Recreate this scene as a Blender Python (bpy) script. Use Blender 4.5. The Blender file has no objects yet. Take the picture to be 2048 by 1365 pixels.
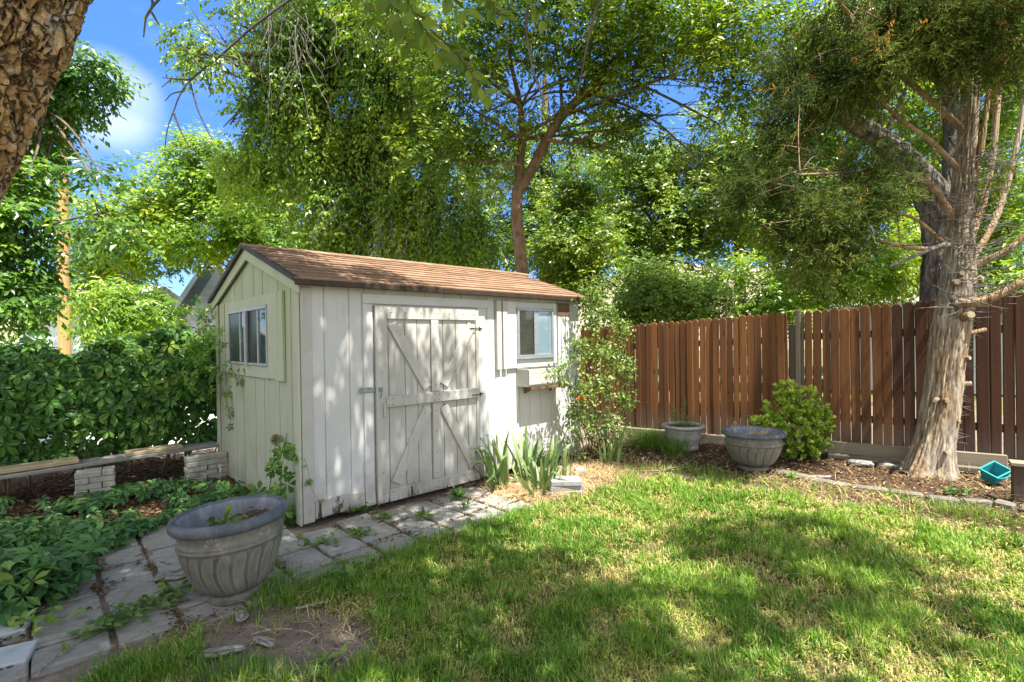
import bpy, math, random
import numpy as np
from mathutils import Matrix, Vector
random.seed(7)
RG = np.random.default_rng(11)
SC = bpy.context.scene
COL = SC.collection
R = math.radians
H = 1.48                      # camera height above the ground

# ------------------------------------------------------------------ camera
cam_d = bpy.data.cameras.new("camera")
cam = bpy.data.objects.new("camera", cam_d)
COL.objects.link(cam)
cam_d.sensor_width = 36.0
cam_d.lens = 18.0
cam_d.clip_start = 0.05
cam_d.clip_end = 2000
CAMM = Matrix.Translation((0, 0, H)) @ Matrix.Rotation(R(90 - 0.196), 4, 'X') @ Matrix.Rotation(R(-0.9), 4, 'Z')
cam.matrix_world = CAMM
SC.camera = cam

def ray(px, py):
    """direction of a point of the 2048 x 1365 photograph, from the camera"""
    d = CAMM.to_3x3() @ Vector(((px - 1024) / 1024, (682.5 - py) / 1024, -1))
    return d
def gnd(px, py, h=0.0):
    d = ray(px, py); t = (h - H) / d.z
    return np.array((d.x * t, d.y * t, h))
def at(px, py, Y):
    d = ray(px, py); t = Y / d.y
    return np.array((d.x * t, Y, H + d.z * t))

# shed frame: s along the front wall, t into the shed, z up
A_S = R(42.8)
UX, UY = math.cos(A_S), math.sin(A_S)
OX, OY = -1.712, 4.131
def S(s, t, z=0.0):
    return np.array((OX + s * UX - t * UY, OY + s * UY + t * UX, z))
def to_s(P):
    dx, dy = P[..., 0] - OX, P[..., 1] - OY
    return dx * UX + dy * UY, -dx * UY + dy * UX

# ------------------------------------------------------------------ noise
def _hash(i, j, k, seed):
    h = (i * 374761393 + j * 668265263 + k * 2147483647 + seed * 974711) & 0x7fffffff
    h = ((h ^ (h >> 13)) * 1274126177) & 0x7fffffff
    h = ((h ^ (h >> 15)) * 1103515245) & 0x7fffffff
    return (h ^ (h >> 16)) % 100003 / 100003.0
def vnoise(P, seed=0):
    P = np.asarray(P, float); i0 = np.floor(P).astype(np.int64); f = P - i0
    f = f * f * (3 - 2 * f); r = 0
    for a in (0, 1):
        for b in (0, 1):
            for c in (0, 1):
                w = (f[..., 0] if a else 1 - f[..., 0]) * (f[..., 1] if b else 1 - f[..., 1]) * (f[..., 2] if c else 1 - f[..., 2])
                r = r + w * _hash(i0[..., 0] + a, i0[..., 1] + b, i0[..., 2] + c, seed)
    return r
def fbm(P, seed=0, o=4):
    P = np.asarray(P, float); r = 0; a = 0.5; s = 0
    for k in range(o):
        r = r + a * vnoise(P * 2 ** k, seed + k); s += a; a *= 0.5
    return r / s

# ------------------------------------------------------------------ meshes
def tag(o, label=None, cat=None, group=None, kind=None):
    if label: o['label'] = label
    if cat: o['category'] = cat
    if group: o['group'] = group
    if kind: o['kind'] = kind
    return o
def link(name, me, mat=None, parent=None):
    o = bpy.data.objects.new(name, me); COL.objects.link(o)
    if mat is not None: me.materials.append(mat)
    if parent is not None: o.parent = parent
    return o
def empty(name, loc=(0, 0, 0), rz=0.0):
    o = bpy.data.objects.new(name, None); COL.objects.link(o)
    o.location = tuple(float(v) for v in loc); o.rotation_euler = (0, 0, rz); o.empty_display_size = 0.1
    return o
def copy_thing(o, loc=None, rz=None, label=None, scale=None):
    c = o.copy(); COL.objects.link(c)
    for ch in list(o.children):
        d = ch.copy(); COL.objects.link(d); d.parent = c
        for g in list(ch.children):
            e = g.copy(); COL.objects.link(e); e.parent = d
    if loc is not None: c.location = tuple(float(v) for v in loc)
    if rz is not None: c.rotation_euler = (0, 0, rz)
    if scale is not None: c.scale = (scale,) * 3
    if label: c['label'] = label
    return c

class MB:
    """collects faces, builds one mesh"""
    def __init__(s): s.v = []; s.f = {3: [], 4: []}; s.r = []; s.n = 0; s.big = []
    def add(s, V, F, rnd=0.5):
        V = np.asarray(V, float).reshape(-1, 3); k = len(V)
        F = np.asarray(F, np.int64)
        s.f[F.shape[1]].append(F + s.n)
        s.v.append(V); s.r.append(np.broadcast_to(np.asarray(rnd, float), (k,)).copy()); s.n += k
        return s
    def poly(s, V, rnd=0.5):
        V = np.asarray(V, float); k = len(V)
        s.big.append(np.arange(k) + s.n); s.v.append(V); s.r.append(np.full(k, rnd)); s.n += k
    def box(s, x0, x1, y0, y1, z0, z1, rnd=0.5, jit=0.0, bev=0.0):
        if bev > 0:
            return s.bbox(x0, x1, y0, y1, z0, z1, bev, rnd)
        V = np.array([(x, y, z) for z in (z0, z1) for y in (y0, y1) for x in (x0, x1)], float)
        if jit: V = V + RG.uniform(-jit, jit, V.shape)
        s.add(V, [(0, 2, 3, 1), (4, 5, 7, 6), (0, 1, 5, 4), (2, 6, 7, 3), (0, 4, 6, 2), (1, 3, 7, 5)], rnd)
        return s
    def bbox(s, x0, x1, y0, y1, z0, z1, b, rnd=0.5, M=None):
        """box with chamfered edges"""
        b = min(b, (x1 - x0) / 2.2, (y1 - y0) / 2.2, (z1 - z0) / 2.2)
        V = []; c = ((x0 + x1) / 2, (y0 + y1) / 2, (z0 + z1) / 2); h = ((x1 - x0) / 2, (y1 - y0) / 2, (z1 - z0) / 2)
        idx = {}
        for sx in (-1, 1):
            for sy in (-1, 1):
                for sz in (-1, 1):
                    for ax in range(3):
                        p = [c[0] + sx * (h[0] - b), c[1] + sy * (h[1] - b), c[2] + sz * (h[2] - b)]
                        p[ax] += (sx, sy, sz)[ax] * b
                        idx[(sx, sy, sz, ax)] = len(V); V.append(p)
        Q = []; T = []
        def quad(a): Q.append(a)
        for ax in range(3):
            o1, o2 = [i for i in range(3) if i != ax]
            for sg in (-1, 1):
                f = []
                for (p, q) in ((-1, -1), (1, -1), (1, 1), (-1, 1)):
                    k = [0, 0, 0]; k[ax] = sg; k[o1] = p; k[o2] = q
                    f.append(idx[(k[0], k[1], k[2], ax)])
                if (sg > 0) == (ax == 1): f.reverse()
                quad(f)
            # edges along ax
            for p in (-1, 1):
                for q in (-1, 1):
                    a = [0, 0, 0]; a[o1] = p; a[o2] = q
                    k0 = list(a); k0[ax] = -1; k1 = list(a); k1[ax] = 1
                    f = [idx[(*k0, o1)], idx[(*k1, o1)], idx[(*k1, o2)], idx[(*k0, o2)]]
                    quad(f)
        for sx in (-1, 1):
            for sy in (-1, 1):
                for sz in (-1, 1):
                    T.append([idx[(sx, sy, sz, i)] for i in range(3)])
        V = np.array(V)
        if M is not None: V = V @ np.array(M)[:3, :3].T + np.array(M)[:3, 3]
        n = s.n
        s.add(V, Q, rnd)
        s.f[3].append(np.array(T) + n)
        return s
    def build(s, name, mat=None, parent=None, smooth=False, fix=False):
        V = np.concatenate(s.v) if s.v else np.zeros((0, 3))
        me = bpy.data.meshes.new(name)
        loops = []; starts = []; pos = 0; npoly = 0
        for k in (3, 4):
            if s.f[k]:
                F = np.concatenate(s.f[k]); loops.append(F.reshape(-1))
                starts.append(pos + np.arange(len(F)) * k); pos += F.size; npoly += len(F)
        for b in s.big:
            loops.append(b); starts.append(np.array([pos])); pos += len(b); npoly += 1
        L = np.concatenate(loops); ST = np.concatenate(starts)
        me.vertices.add(len(V)); me.vertices.foreach_set('co', V.astype(np.float32).ravel())
        me.loops.add(len(L)); me.loops.foreach_set('vertex_index', L.astype(np.int32))
        me.polygons.add(npoly); me.polygons.foreach_set('loop_start', ST.astype(np.int32))
        me.update(calc_edges=True)
        at_ = me.attributes.new('rnd', 'FLOAT', 'POINT')
        at_.data.foreach_set('value', np.concatenate(s.r).astype(np.float32))
        me.polygons.foreach_set('use_smooth', np.full(npoly, smooth))
        if fix:
            import bmesh
            bm = bmesh.new(); bm.from_mesh(me); bmesh.ops.recalc_face_normals(bm, faces=bm.faces); bm.to_mesh(me); bm.free()
        return link(name, me, mat, parent)

def unit(v):
    v = np.asarray(v, float); return v / np.maximum(np.linalg.norm(v, axis=-1, keepdims=True), 1e-9)

def tube_arrays(pts, rad, seg=8, rough=0.0, seed=0, freq=6.0, ridge=0.0, rfreq=5.0, twist=0.0, cap=True, sub=0):
    """tube along pts with radii; sub = resample to so many rings"""
    P = np.asarray(pts, float); r = np.asarray(rad, float)
    if sub:
        d = np.concatenate([[0], np.cumsum(np.linalg.norm(np.diff(P, axis=0), axis=1))])
        # Catmull-like smoothing through dense interpolation
        u = np.linspace(0, d[-1], sub)
        Q = np.stack([np.interp(u, d, P[:, i]) for i in range(3)], 1); rr = np.interp(u, d, r)
        k = max(1, sub // (len(P) * 2))
        ker = np.ones(2 * k + 1) / (2 * k + 1)
        for i in range(3):
            pad = np.concatenate([2 * Q[0, i] - Q[k:0:-1, i], Q[:, i], 2 * Q[-1, i] - Q[-2:-k - 2:-1, i]])
            Q[:, i] = np.convolve(pad, ker, 'valid')
        P, r = Q, rr
    n = len(P)
    T = unit(np.gradient(P, axis=0))
    ref = np.array((0.31, 0.12, 0.94)) if abs(T[0, 2]) < 0.8 else np.array((0.9, 0.3, 0.1))
    X = unit(np.cross(T, ref)); Y = np.cross(T, X)
    a = np.linspace(0, 2 * math.pi, seg, endpoint=False)[None, :] + twist * np.linspace(0, 1, n)[:, None]
    rr = np.repeat(r[:, None], seg, 1)
    if rough or ridge:
        d = np.concatenate([[0], np.cumsum(np.linalg.norm(np.diff(P, axis=0), axis=1))])
        ca, sa = np.cos(a), np.sin(a)
        if rough:
            q = np.stack([ca * freq * r.mean() * 2, sa * freq * r.mean() * 2, np.repeat(d[:, None], seg, 1) * freq], -1)
            rr = rr * (1 + rough * (fbm(q, seed, 3) - 0.5) * 2)
        if ridge:
            q = np.stack([ca * rfreq, sa * rfreq, np.repeat(d[:, None], seg, 1) * rfreq * 0.35 / max(r.mean(), 0.02) * 0.6], -1)
            nz = fbm(q, seed + 9, 3)
            rr = rr + ridge * (1 - np.minimum(1, np.abs(nz - 0.5) * 7)) * -1 + ridge * 0.5
    V = P[:, None, :] + X[:, None, :] * (np.cos(a) * rr)[..., None] + Y[:, None, :] * (np.sin(a) * rr)[..., None]
    V = V.reshape(-1, 3)
    i = np.arange(n - 1)[:, None] * seg; j = np.arange(seg)[None, :]; j2 = (j + 1) % seg
    F = np.stack([i + j, i + j2, i + seg + j2, i + seg + j], -1).reshape(-1, 4)
    return V, F, n, seg, P
def add_tube(mb, pts, rad, seg=8, rnd=0.5, cap=True, **k):
    V, F, n, sg, P = tube_arrays(pts, rad, seg, **k)
    base = mb.n
    mb.add(V, F, rnd)
    if cap:
        for (o, c) in ((0, P[0]), ((n - 1) * sg, P[-1])):
            b = mb.n
            ring = np.arange(sg) + base + o
            mb.v.append(np.array([c])); mb.r.append(np.array([rnd])); mb.n += 1
            nx = np.roll(ring, -1)
            T = np.stack([ring, nx, np.full(sg, b)], 1)
            if o == 0: T = T[:, ::-1]
            mb.f[3].append(T)
def lathe(mb, prof, seg=64, rnd=0.5, fn=None, closed=False):
    P = np.asarray(prof, float); n = len(P)
    a = np.linspace(0, 2 * math.pi, seg, endpoint=False)
    rr = np.repeat(P[:, :1], seg, 1); zz = np.repeat(P[:, 1:2], seg, 1); A = np.repeat(a[None], n, 0)
    if fn is not None: rr, zz = fn(rr, zz, A)
    V = np.stack([np.cos(A) * rr, np.sin(A) * rr, zz], -1).reshape(-1, 3)
    i = np.arange(n - 1)[:, None] * seg; j = np.arange(seg)[None]; j2 = (j + 1) % seg
    F = np.stack([i + j, i + j2, i + seg + j2, i + seg + j], -1).reshape(-1, 4)
    mb.add(V, F, rnd)
    return mb

# ------------------------------------------------------------------ leaves
def T_(v, f): return np.array(v, float), np.array(f)
LEAF = T_([(0, 0, 0), (-.27, .42, .07), (0, .45, -.02), (.27, .42, .07), (0, 1, -.12)],
          [(0, 2, 1), (0, 3, 2), (1, 2, 4), (2, 3, 4)])
LEAF2 = T_([(0, 0, 0), (-.24, .5, .05), (0, 1, -.08), (.24, .5, .05)], [(0, 2, 1), (0, 3, 2)])
LANCE = T_([(0, 0, 0), (-.15, .4, .03), (0, 1, -.12), (.15, .4, .03)], [(0, 2, 1), (0, 3, 2)])
NEEDLE = T_([(0, 0, 0), (-.075, .45, .0), (0, 1, 0), (.075, .45, .03)], [(0, 2, 1), (0, 3, 2)])
OVATE = T_([(0, 0, 0), (-.2, .18, .03), (-.31, .42, .06), (-.22, .72, .03), (0, 1, -.1), (.22, .72, .03), (.31, .42, .06), (.2, .18, .03),
            (0, .2, -.02), (0, .45, -.03), (0, .75, -.05)],
           [(0, 8, 1), (0, 7, 8), (1, 8, 2), (8, 9, 2), (7, 6, 8), (8, 6, 9), (2, 9, 3), (9, 10, 3), (6, 5, 9), (9, 5, 10), (3, 10, 4), (10, 5, 4)])
SPOON = T_([(0, 0, 0), (-.12, .3, .03), (-.26, .65, .06), (-.15, .92, .03), (0, 1, -.03), (.15, .92, .03), (.26, .65, .06), (.12, .3, .03), (0, .6, -.02)],
           [(0, 8, 1), (1, 8, 2), (2, 8, 3), (3, 8, 4), (4, 8, 5), (5, 8, 6), (6, 8, 7), (7, 8, 0)])
# toothed leaflet of a creeper
_tl = [(0, 0, 0), (-.1, .2, .02), (-.24, .38, .04), (-.22, .46, .04), (-.33, .58, .05), (-.27, .64, .04), (-.3, .76, .03), (-.15, .86, .0), (0, 1.02, -.1),
       (.15, .86, .0), (.3, .76, .03), (.27, .64, .04), (.33, .58, .05), (.22, .46, .04), (.24, .38, .04), (.1, .2, .02), (0, .35, -.03), (0, .65, -.05)]
_tf = [(0, 16, 1), (1, 16, 2), (2, 16, 3), (3, 16, 17), (3, 17, 4), (4, 17, 5), (5, 17, 6), (6, 17, 7), (7, 17, 8),
       (8, 17, 9), (9, 17, 10), (10, 17, 11), (11, 17, 12), (12, 17, 13), (13, 17, 16), (13, 16, 14), (14, 16, 15), (15, 16, 0)]
TOOTH = T_(_tl, [f[::-1] for f in _tf])
def palmate(leaf, angs=(0, 50, -50, 100, -100), scl=(1, .95, .95, .72, .72), droop=0.18):
    V = []; F = []; n = 0
    for a, s in zip(angs, scl):
        v = leaf[0] * s; v = v + np.array((0, .06, 0))
        d = np.hypot(v[:, 0], v[:, 1]); v = v.copy(); v[:, 2] -= droop * d ** 2
        c, sn = math.cos(R(a)), math.sin(R(a))
        w = np.stack([v[:, 0] * c + v[:, 1] * sn, -v[:, 0] * sn + v[:, 1] * c, v[:, 2]], 1)
        V.append(w); F.append(leaf[1] + n); n += len(v)
    return np.concatenate(V), np.concatenate(F)
TOOTHN = (TOOTH[0] * np.array((.8, 1.05, 1)), TOOTH[1]); LEAFN_ = (LEAF[0] * np.array((.85, 1.05, 1)), LEAF[1])
CREEPER = palmate(TOOTHN, (0, 60, -60, 118, -118), (1.05, .95, .95, .7, .7), .3)
CREEPER_LO = palmate(LEAFN_, (0, 60, -60, 118, -118), (1.05, .95, .95, .7, .7), .3)

def scatter(mb, tmpl, pos, yd, zd, scale, rnd, wid=None):
    """copies of a leaf template: base at pos, tip along yd, upper side towards zd"""
    V, F = tmpl; n = len(pos); k = len(V)
    y = unit(yd); x = unit(np.cross(y, zd)); z = np.cross(x, y)
    sc = np.broadcast_to(np.asarray(scale, float), (n,))[:, None, None]
    w = 1.0 if wid is None else np.broadcast_to(np.asarray(wid, float), (n,))[:, None, None]
    W = pos[:, None, :] + sc * (x[:, None, :] * V[None, :, 0:1] * w + y[:, None, :] * V[None, :, 1:2] + z[:, None, :] * V[None, :, 2:3])
    FF = (F[None] + (np.arange(n) * k)[:, None, None]).reshape(-1, F.shape[1])
    mb.add(W.reshape(-1, 3), FF, np.repeat(np.broadcast_to(rnd, (n,)), k))
def rdir(n):
    v = RG.normal(size=(n, 3)); return unit(v)

# ------------------------------------------------------------------ materials
def node(nt, t, ins=None, **kw):
    n = nt.nodes.new(t)
    for k, v in kw.items(): setattr(n, k, v)
    for k, v in (ins or {}).items():
        sk = n.inputs[k]
        if isinstance(v, bpy.types.NodeSocket): nt.links.new(v, sk)
        else: sk.default_value = v
    return n
def new_mat(name):
    m = bpy.data.materials.new(name); m.use_nodes = True
    nt = m.node_tree; nt.nodes.clear()
    out = nt.nodes.new('ShaderNodeOutputMaterial')
    return m, nt, out
def c4(c): return (c[0], c[1], c[2], 1.0)
def ramp(nt, fac, stops, interp='LINEAR'):
    n = node(nt, 'ShaderNodeValToRGB', {'Fac': fac}); cr = n.color_ramp; cr.interpolation = interp
    while len(cr.elements) > 1: cr.elements.remove(cr.elements[-1])
    cr.elements[0].position = stops[0][0]; cr.elements[0].color = c4(stops[0][1])
    for p, c in stops[1:]:
        e = cr.elements.new(p); e.color = c4(c)
    return n.outputs['Color']
def fmap(nt, v, a, b, c=0.0, d=1.0):
    return node(nt, 'ShaderNodeMapRange', {'Value': v, 'From Min': a, 'From Max': b, 'To Min': c, 'To Max': d}).outputs[0]
def mixc(nt, fac, a, b, mode='MIX'):
    n = node(nt, 'ShaderNodeMix', data_type='RGBA', blend_type=mode)
    for k, v in ((0, fac), (6, a), (7, b)):
        if isinstance(v, bpy.types.NodeSocket): nt.links.new(v, n.inputs[k])
        else: n.inputs[k].default_value = c4(v) if k != 0 else v
    return n.outputs[2]
def math_(nt, op, a, b=0.5):
    n = node(nt, 'ShaderNodeMath', operation=op)
    for i, v in enumerate((a, b)):
        if isinstance(v, bpy.types.NodeSocket): nt.links.new(v, n.inputs[i])
        else: n.inputs[i].default_value = v
    return n.outputs[0]
def noise(nt, vec, scale, detail=4, rough=0.6, dist=0.0):
    n = node(nt, 'ShaderNodeTexNoise', {'Scale': scale, 'Detail': detail, 'Roughness': rough, 'Distortion': dist})
    nt.links.new(vec, n.inputs['Vector']); return n.outputs['Fac']
def coords(nt, scale=(1, 1, 1), kind='Object'):
    tc = node(nt, 'ShaderNodeTexCoord')
    mp = node(nt, 'ShaderNodeMapping', {'Vector': tc.outputs[kind], 'Scale': scale})
    return mp.outputs[0]
def attr(nt, name='rnd'):
    return node(nt, 'ShaderNodeAttribute', attribute_name=name).outputs['Fac']
def bsdf(nt, out, col, rough=0.7, bump=None, bstr=0.3, bdist=0.01, spec=0.3, metal=0.0):
    p = node(nt, 'ShaderNodeBsdfPrincipled', {'Roughness': rough, 'Specular IOR Level': spec, 'Metallic': metal})
    if isinstance(col, bpy.types.NodeSocket): nt.links.new(col, p.inputs['Base Color'])
    else: p.inputs['Base Color'].default_value = c4(col)
    if bump is not None:
        b = node(nt, 'ShaderNodeBump', {'Height': bump, 'Strength': bstr, 'Distance': bdist})
        nt.links.new(b.outputs[0], p.inputs['Normal'])
    nt.links.new(p.outputs[0], out.inputs['Surface'])
    return p
def leaf_mat(name, stops, trans=0.4, tcol=1.35, rough=0.5, spec=0.35):
    m, nt, out = new_mat(name)
    stops = [(p, (c[0] * 1.04, c[1], c[2] * .8)) for p, c in stops]
    col = ramp(nt, attr(nt), stops)
    p = node(nt, 'ShaderNodeBsdfPrincipled', {'Roughness': rough, 'Specular IOR Level': spec, 'Base Color': col})
    hs = node(nt, 'ShaderNodeHueSaturation', {'Hue': 0.488, 'Saturation': 1.1, 'Value': tcol, 'Color': col})
    tr = node(nt, 'ShaderNodeBsdfTranslucent', {'Color': hs.outputs[0]})
    mx = node(nt, 'ShaderNodeMixShader', {'Fac': trans})
    nt.links.new(p.outputs[0], mx.inputs[1]); nt.links.new(tr.outputs[0], mx.inputs[2])
    nt.links.new(mx.outputs[0], out.inputs['Surface'])
    return m
def wood_mat(name, a, b, dark=(0.03, 0.02, 0.012), scale=(1, 1, 1), grain=1.0, rough=0.75, rv=0.35, stain=0.35, foot=None, knots=0.0):
    """a..b light and dark of the wood; scale stretches the grain along an axis (small number = long)"""
    m, nt, out = new_mat(name)
    v = coords(nt, scale)
    r = attr(nt)
    sh = node(nt, 'ShaderNodeVectorMath', {0: v}, operation='ADD')
    cmb = node(nt, 'ShaderNodeCombineXYZ', {'X': math_(nt, 'MULTIPLY', r, 37.0), 'Y': math_(nt, 'MULTIPLY', r, 91.0), 'Z': math_(nt, 'MULTIPLY', r, 53.0)})
    nt.links.new(cmb.outputs[0], sh.inputs[1])
    g = noise(nt, sh.outputs[0], 14, 6, 0.65)
    col = ramp(nt, g, [(0.3, b), (0.62, a)])
    col = mixc(nt, math_(nt, 'MULTIPLY', r, rv), col, b)
    g2 = noise(nt, sh.outputs[0], 3.2, 3, 0.6)
    col = mixc(nt, fmap(nt, g2, 0.55, 0.75, 0, stain), col, dark)
    if knots:
        kv = node(nt, 'ShaderNodeTexVoronoi', {'Vector': coords(nt, (7, 7, 2.6)), 'Scale': 1.0}).outputs['Distance']
        col = mixc(nt, fmap(nt, kv, 0.14, 0.05, 0, knots), col, dark)
        sp_ = noise(nt, coords(nt, (1, 1, 1)), 70, 2, 0.5)
        col = mixc(nt, fmap(nt, sp_, 0.70, 0.76, 0, 0.5), col, (0.3, 0.24, 0.17))
    if foot:
        z_ = node(nt, 'ShaderNodeSeparateXYZ', {'Vector': coords(nt)}).outputs['Z']
        ft = math_(nt, 'ADD', fmap(nt, z_, 0.05, 0.55, 1.0, 0.0), math_(nt, 'SUBTRACT', noise(nt, coords(nt, (1, 1, .3)), 6, 4, .65), 0.62))
        col = mixc(nt, fmap(nt, ft, 0.1, 0.6, 0, 0.7), col, foot)
    g3 = noise(nt, sh.outputs[0], 60, 3, 0.6)
    bsdf(nt, out, col, rough, math_(nt, 'ADD', g, math_(nt, 'MULTIPLY', g3, 0.5)), 0.35 * grain, 0.006, 0.25)
    return m
def bark_mat(name, lo, hi, mid=None, scale=(1, 1, 0.25), f=9.0, bst=0.8, bd=0.03, rough=0.9, extra=None):
    m, nt, out = new_mat(name)
    v = coords(nt, scale)
    a = noise(nt, v, f, 6, 0.65, 0.4)
    vo = node(nt, 'ShaderNodeTexVoronoi', {'Vector': v, 'Scale': f * 0.9, 'Randomness': 1.0}, feature='DISTANCE_TO_EDGE').outputs['Distance']
    crack = fmap(nt, vo, 0.0, 0.12, 0, 1)
    col = ramp(nt, a, [(0.32, lo), (0.5, mid or tuple((x + y) / 2 for x, y in zip(lo, hi))), (0.68, hi)])
    if extra:
        e = noise(nt, coords(nt, (1, 1, 0.5)), 2.2, 3, 0.6)
        col = mixc(nt, fmap(nt, e, 0.48, 0.62, 0, 0.8), col, extra)
    h = math_(nt, 'ADD', math_(nt, 'MULTIPLY', crack, 0.6), a)
    bsdf(nt, out, col, rough, h, bst, bd, 0.15)
    return m
def plain_mat(name, col, rough=0.6, var=0.25, f=20, spec=0.3, metal=0.0, bst=0.15, dark=None, scale=(1, 1, 1)):
    m, nt, out = new_mat(name)
    v = coords(nt, scale); n1 = noise(nt, v, f, 5, 0.6)
    d = dark or tuple(x * (1 - var * 1.6) for x in col)
    c = ramp(nt, n1, [(0.3, d), (0.6, col)])
    c = mixc(nt, math_(nt, 'MULTIPLY', attr(nt), 0.25), c, d)
    bsdf(nt, out, c, rough, noise(nt, v, f * 4, 4, 0.6), bst, 0.004, spec, metal)
    return m
# ------------------------------------------------------------------ main amounts
SUN_E, SKY_S, EXPO = 4.6, 0.125, 1.72
GRASS_N, LEAFN = 1.45e6, 1.6
# ------------------------------------------------------------------ light and sky
SUNV = unit(np.array((0.2925, -0.3159, 0.9026)))
sun_d = bpy.data.lights.new("sun", 'SUN'); sun_d.energy = SUN_E; sun_d.angle = R(0.53); sun_d.color = (1.0, 0.96, 0.88)
sun = bpy.data.objects.new("sun", sun_d); COL.objects.link(sun)
sun.rotation_euler = Vector(SUNV).to_track_quat('Z', 'Y').to_euler()
sun.location = (4, -5, 12)
W = bpy.data.worlds.new("World"); SC.world = W; W.use_nodes = True
nt = W.node_tree; nt.nodes.clear()
sky = node(nt, 'ShaderNodeTexSky', sky_type='NISHITA')
sky.sun_disc = False; sky.sun_elevation = R(64.5); sky.sun_rotation = math.atan2(SUNV[0], SUNV[1])
sky.air_density = 1.0; sky.dust_density = 0.25; sky.ozone_density = 1.6; sky.altitude = 1300
tc = node(nt, 'ShaderNodeTexCoord')
cv = tc.outputs['Generated']
mp = node(nt, 'ShaderNodeMapping', {'Vector': cv, 'Scale': (3.2, 3.2, 9.0), 'Location': (0.4, 0.15, 0.3)})
cn = noise(nt, mp.outputs[0], 1.6, 5, 0.5, 0.25)
def dirmask(px, py, a, b):
    d = ray(px, py).normalized()
    dp = node(nt, 'ShaderNodeVectorMath', {0: cv, 1: tuple(d)}, operation='DOT_PRODUCT').outputs['Value']
    n = node(nt, 'ShaderNodeMapRange', {'Value': dp, 'From Min': math.cos(R(b)), 'From Max': math.cos(R(a)), 'To Min': 0.0, 'To Max': 1.0}, interpolation_type='SMOOTHSTEP')
    return n.outputs[0]
m1 = math_(nt, 'MULTIPLY', dirmask(215, 205, 0.3, 4.6), fmap(nt, cn, 0.25, 0.6, 0.35, 1.0))
m2 = math_(nt, 'MULTIPLY', fmap(nt, cn, 0.55, 0.8, 0.0, 0.12), 1.0)
cm = math_(nt, 'MINIMUM', math_(nt, 'ADD', math_(nt, 'MULTIPLY', m1, 0.5), m2), 1.0)
hs = node(nt, 'ShaderNodeHueSaturation', {'Saturation': 1.25, 'Hue': 0.512, 'Value': 0.8, 'Color': sky.outputs[0]})
deep = mixc(nt, 0.55, hs.outputs[0], (0.36, 1.12, 3.15))
# broken white cloud added unseen, overhead and behind the viewer, as neutral fill light
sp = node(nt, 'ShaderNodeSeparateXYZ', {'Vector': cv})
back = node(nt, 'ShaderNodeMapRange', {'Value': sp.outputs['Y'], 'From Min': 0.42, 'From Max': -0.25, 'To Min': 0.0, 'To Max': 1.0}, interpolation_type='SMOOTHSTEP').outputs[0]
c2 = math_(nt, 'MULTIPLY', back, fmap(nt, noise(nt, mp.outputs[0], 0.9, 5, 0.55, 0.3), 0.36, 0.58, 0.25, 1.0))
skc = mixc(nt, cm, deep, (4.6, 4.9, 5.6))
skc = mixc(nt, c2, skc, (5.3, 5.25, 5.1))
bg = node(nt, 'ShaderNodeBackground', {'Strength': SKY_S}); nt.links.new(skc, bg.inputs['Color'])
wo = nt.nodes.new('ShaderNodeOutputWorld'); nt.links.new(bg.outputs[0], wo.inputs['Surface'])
SC.view_settings.view_transform = 'Standard'; SC.view_settings.look = 'None'
SC.view_settings.exposure = EXPO; SC.view_settings.gamma = 1.0
SC.cycles.use_denoising = True; SC.cycles.denoising_prefilter = 'NONE'; SC.cycles.denoising_input_passes = 'RGB_ALBEDO_NORMAL'
SC.cycles.max_bounces = 7; SC.cycles.diffuse_bounces = 4; SC.cycles.glossy_bounces = 3
SC.cycles.transmission_bounces = 5; SC.cycles.transparent_max_bounces = 8
SC.cycles.sample_clamp_indirect = 6.0

# ------------------------------------------------------------------ ground zones
def sdf(P, poly):
    """signed distance of xy points to a polygon, negative inside"""
    P = np.asarray(P, float)[..., :2]; poly = np.asarray(poly, float)[:, :2]
    d = np.full(P.shape[:-1], 1e9); ins = np.zeros(P.shape[:-1], bool)
    for a, b in zip(poly, np.roll(poly, -1, 0)):
        e = b - a; w = P - a
        t = np.clip((w @ e) / (e @ e), 0, 1)
        q = w - t[..., None] * e
        d = np.minimum(d, (q ** 2).sum(-1))
        c = ((a[1] > P[..., 1]) != (b[1] > P[..., 1]))
        with np.errstate(divide='ignore', invalid='ignore'):
            xi = a[0] + (P[..., 1] - a[1]) * e[0] / e[1]
        ins ^= c & (P[..., 0] < xi)
    return np.where(ins, -1, 1) * np.sqrt(d)
G = lambda *pts: np.array([gnd(*p)[:2] for p in pts])
LAWN = np.concatenate([[(-1.95, 1.3)], [S(-1.25, -1.08)[:2]], [S(-.4, -1.10)[:2]], [S(.6, -1.06)[:2]], [S(1.42, -1.04)[:2]],
        G((1110, 1010), (1170, 985), (1240, 962), (1330, 952), (1450, 968), (1550, 985), (1700, 1008), (1850, 1034), (1950, 1048), (2048, 1080)), [(5.6, 3.1), (7.6, 2.6), (7.8, 0.9), (-1.0, 0.9)]])
DIRT = G((330, 1400), (350, 1290), (400, 1225), (560, 1192), (700, 1208), (765, 1280), (740, 1345), (680, 1400))
BEDR = np.concatenate([G((1180, 985), (1240, 955), (1330, 945), (1450, 955), (1560, 975), (1700, 1000), (1850, 1028), (2048, 1070)), [(6.5, 3.0), (7.5, 5.0), (1.6, 8.4), (0.9, 6.6)]])
BEDL = np.array([(-6.5, 2.2), S(-1.75, -.9)[:2], S(-1.62, -.3)[:2], S(-1.35, .2)[:2], S(-1.25, .75)[:2], S(-.9, .95)[:2], S(-.02, .75)[:2], S(-.02, 3.2)[:2], (-7, 7.5)])
STRAW = G((1030, 1010), (960, 985), (975, 958), (1060, 955), (1180, 925), (1300, 935), (1260, 965), (1150, 1000))
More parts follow.
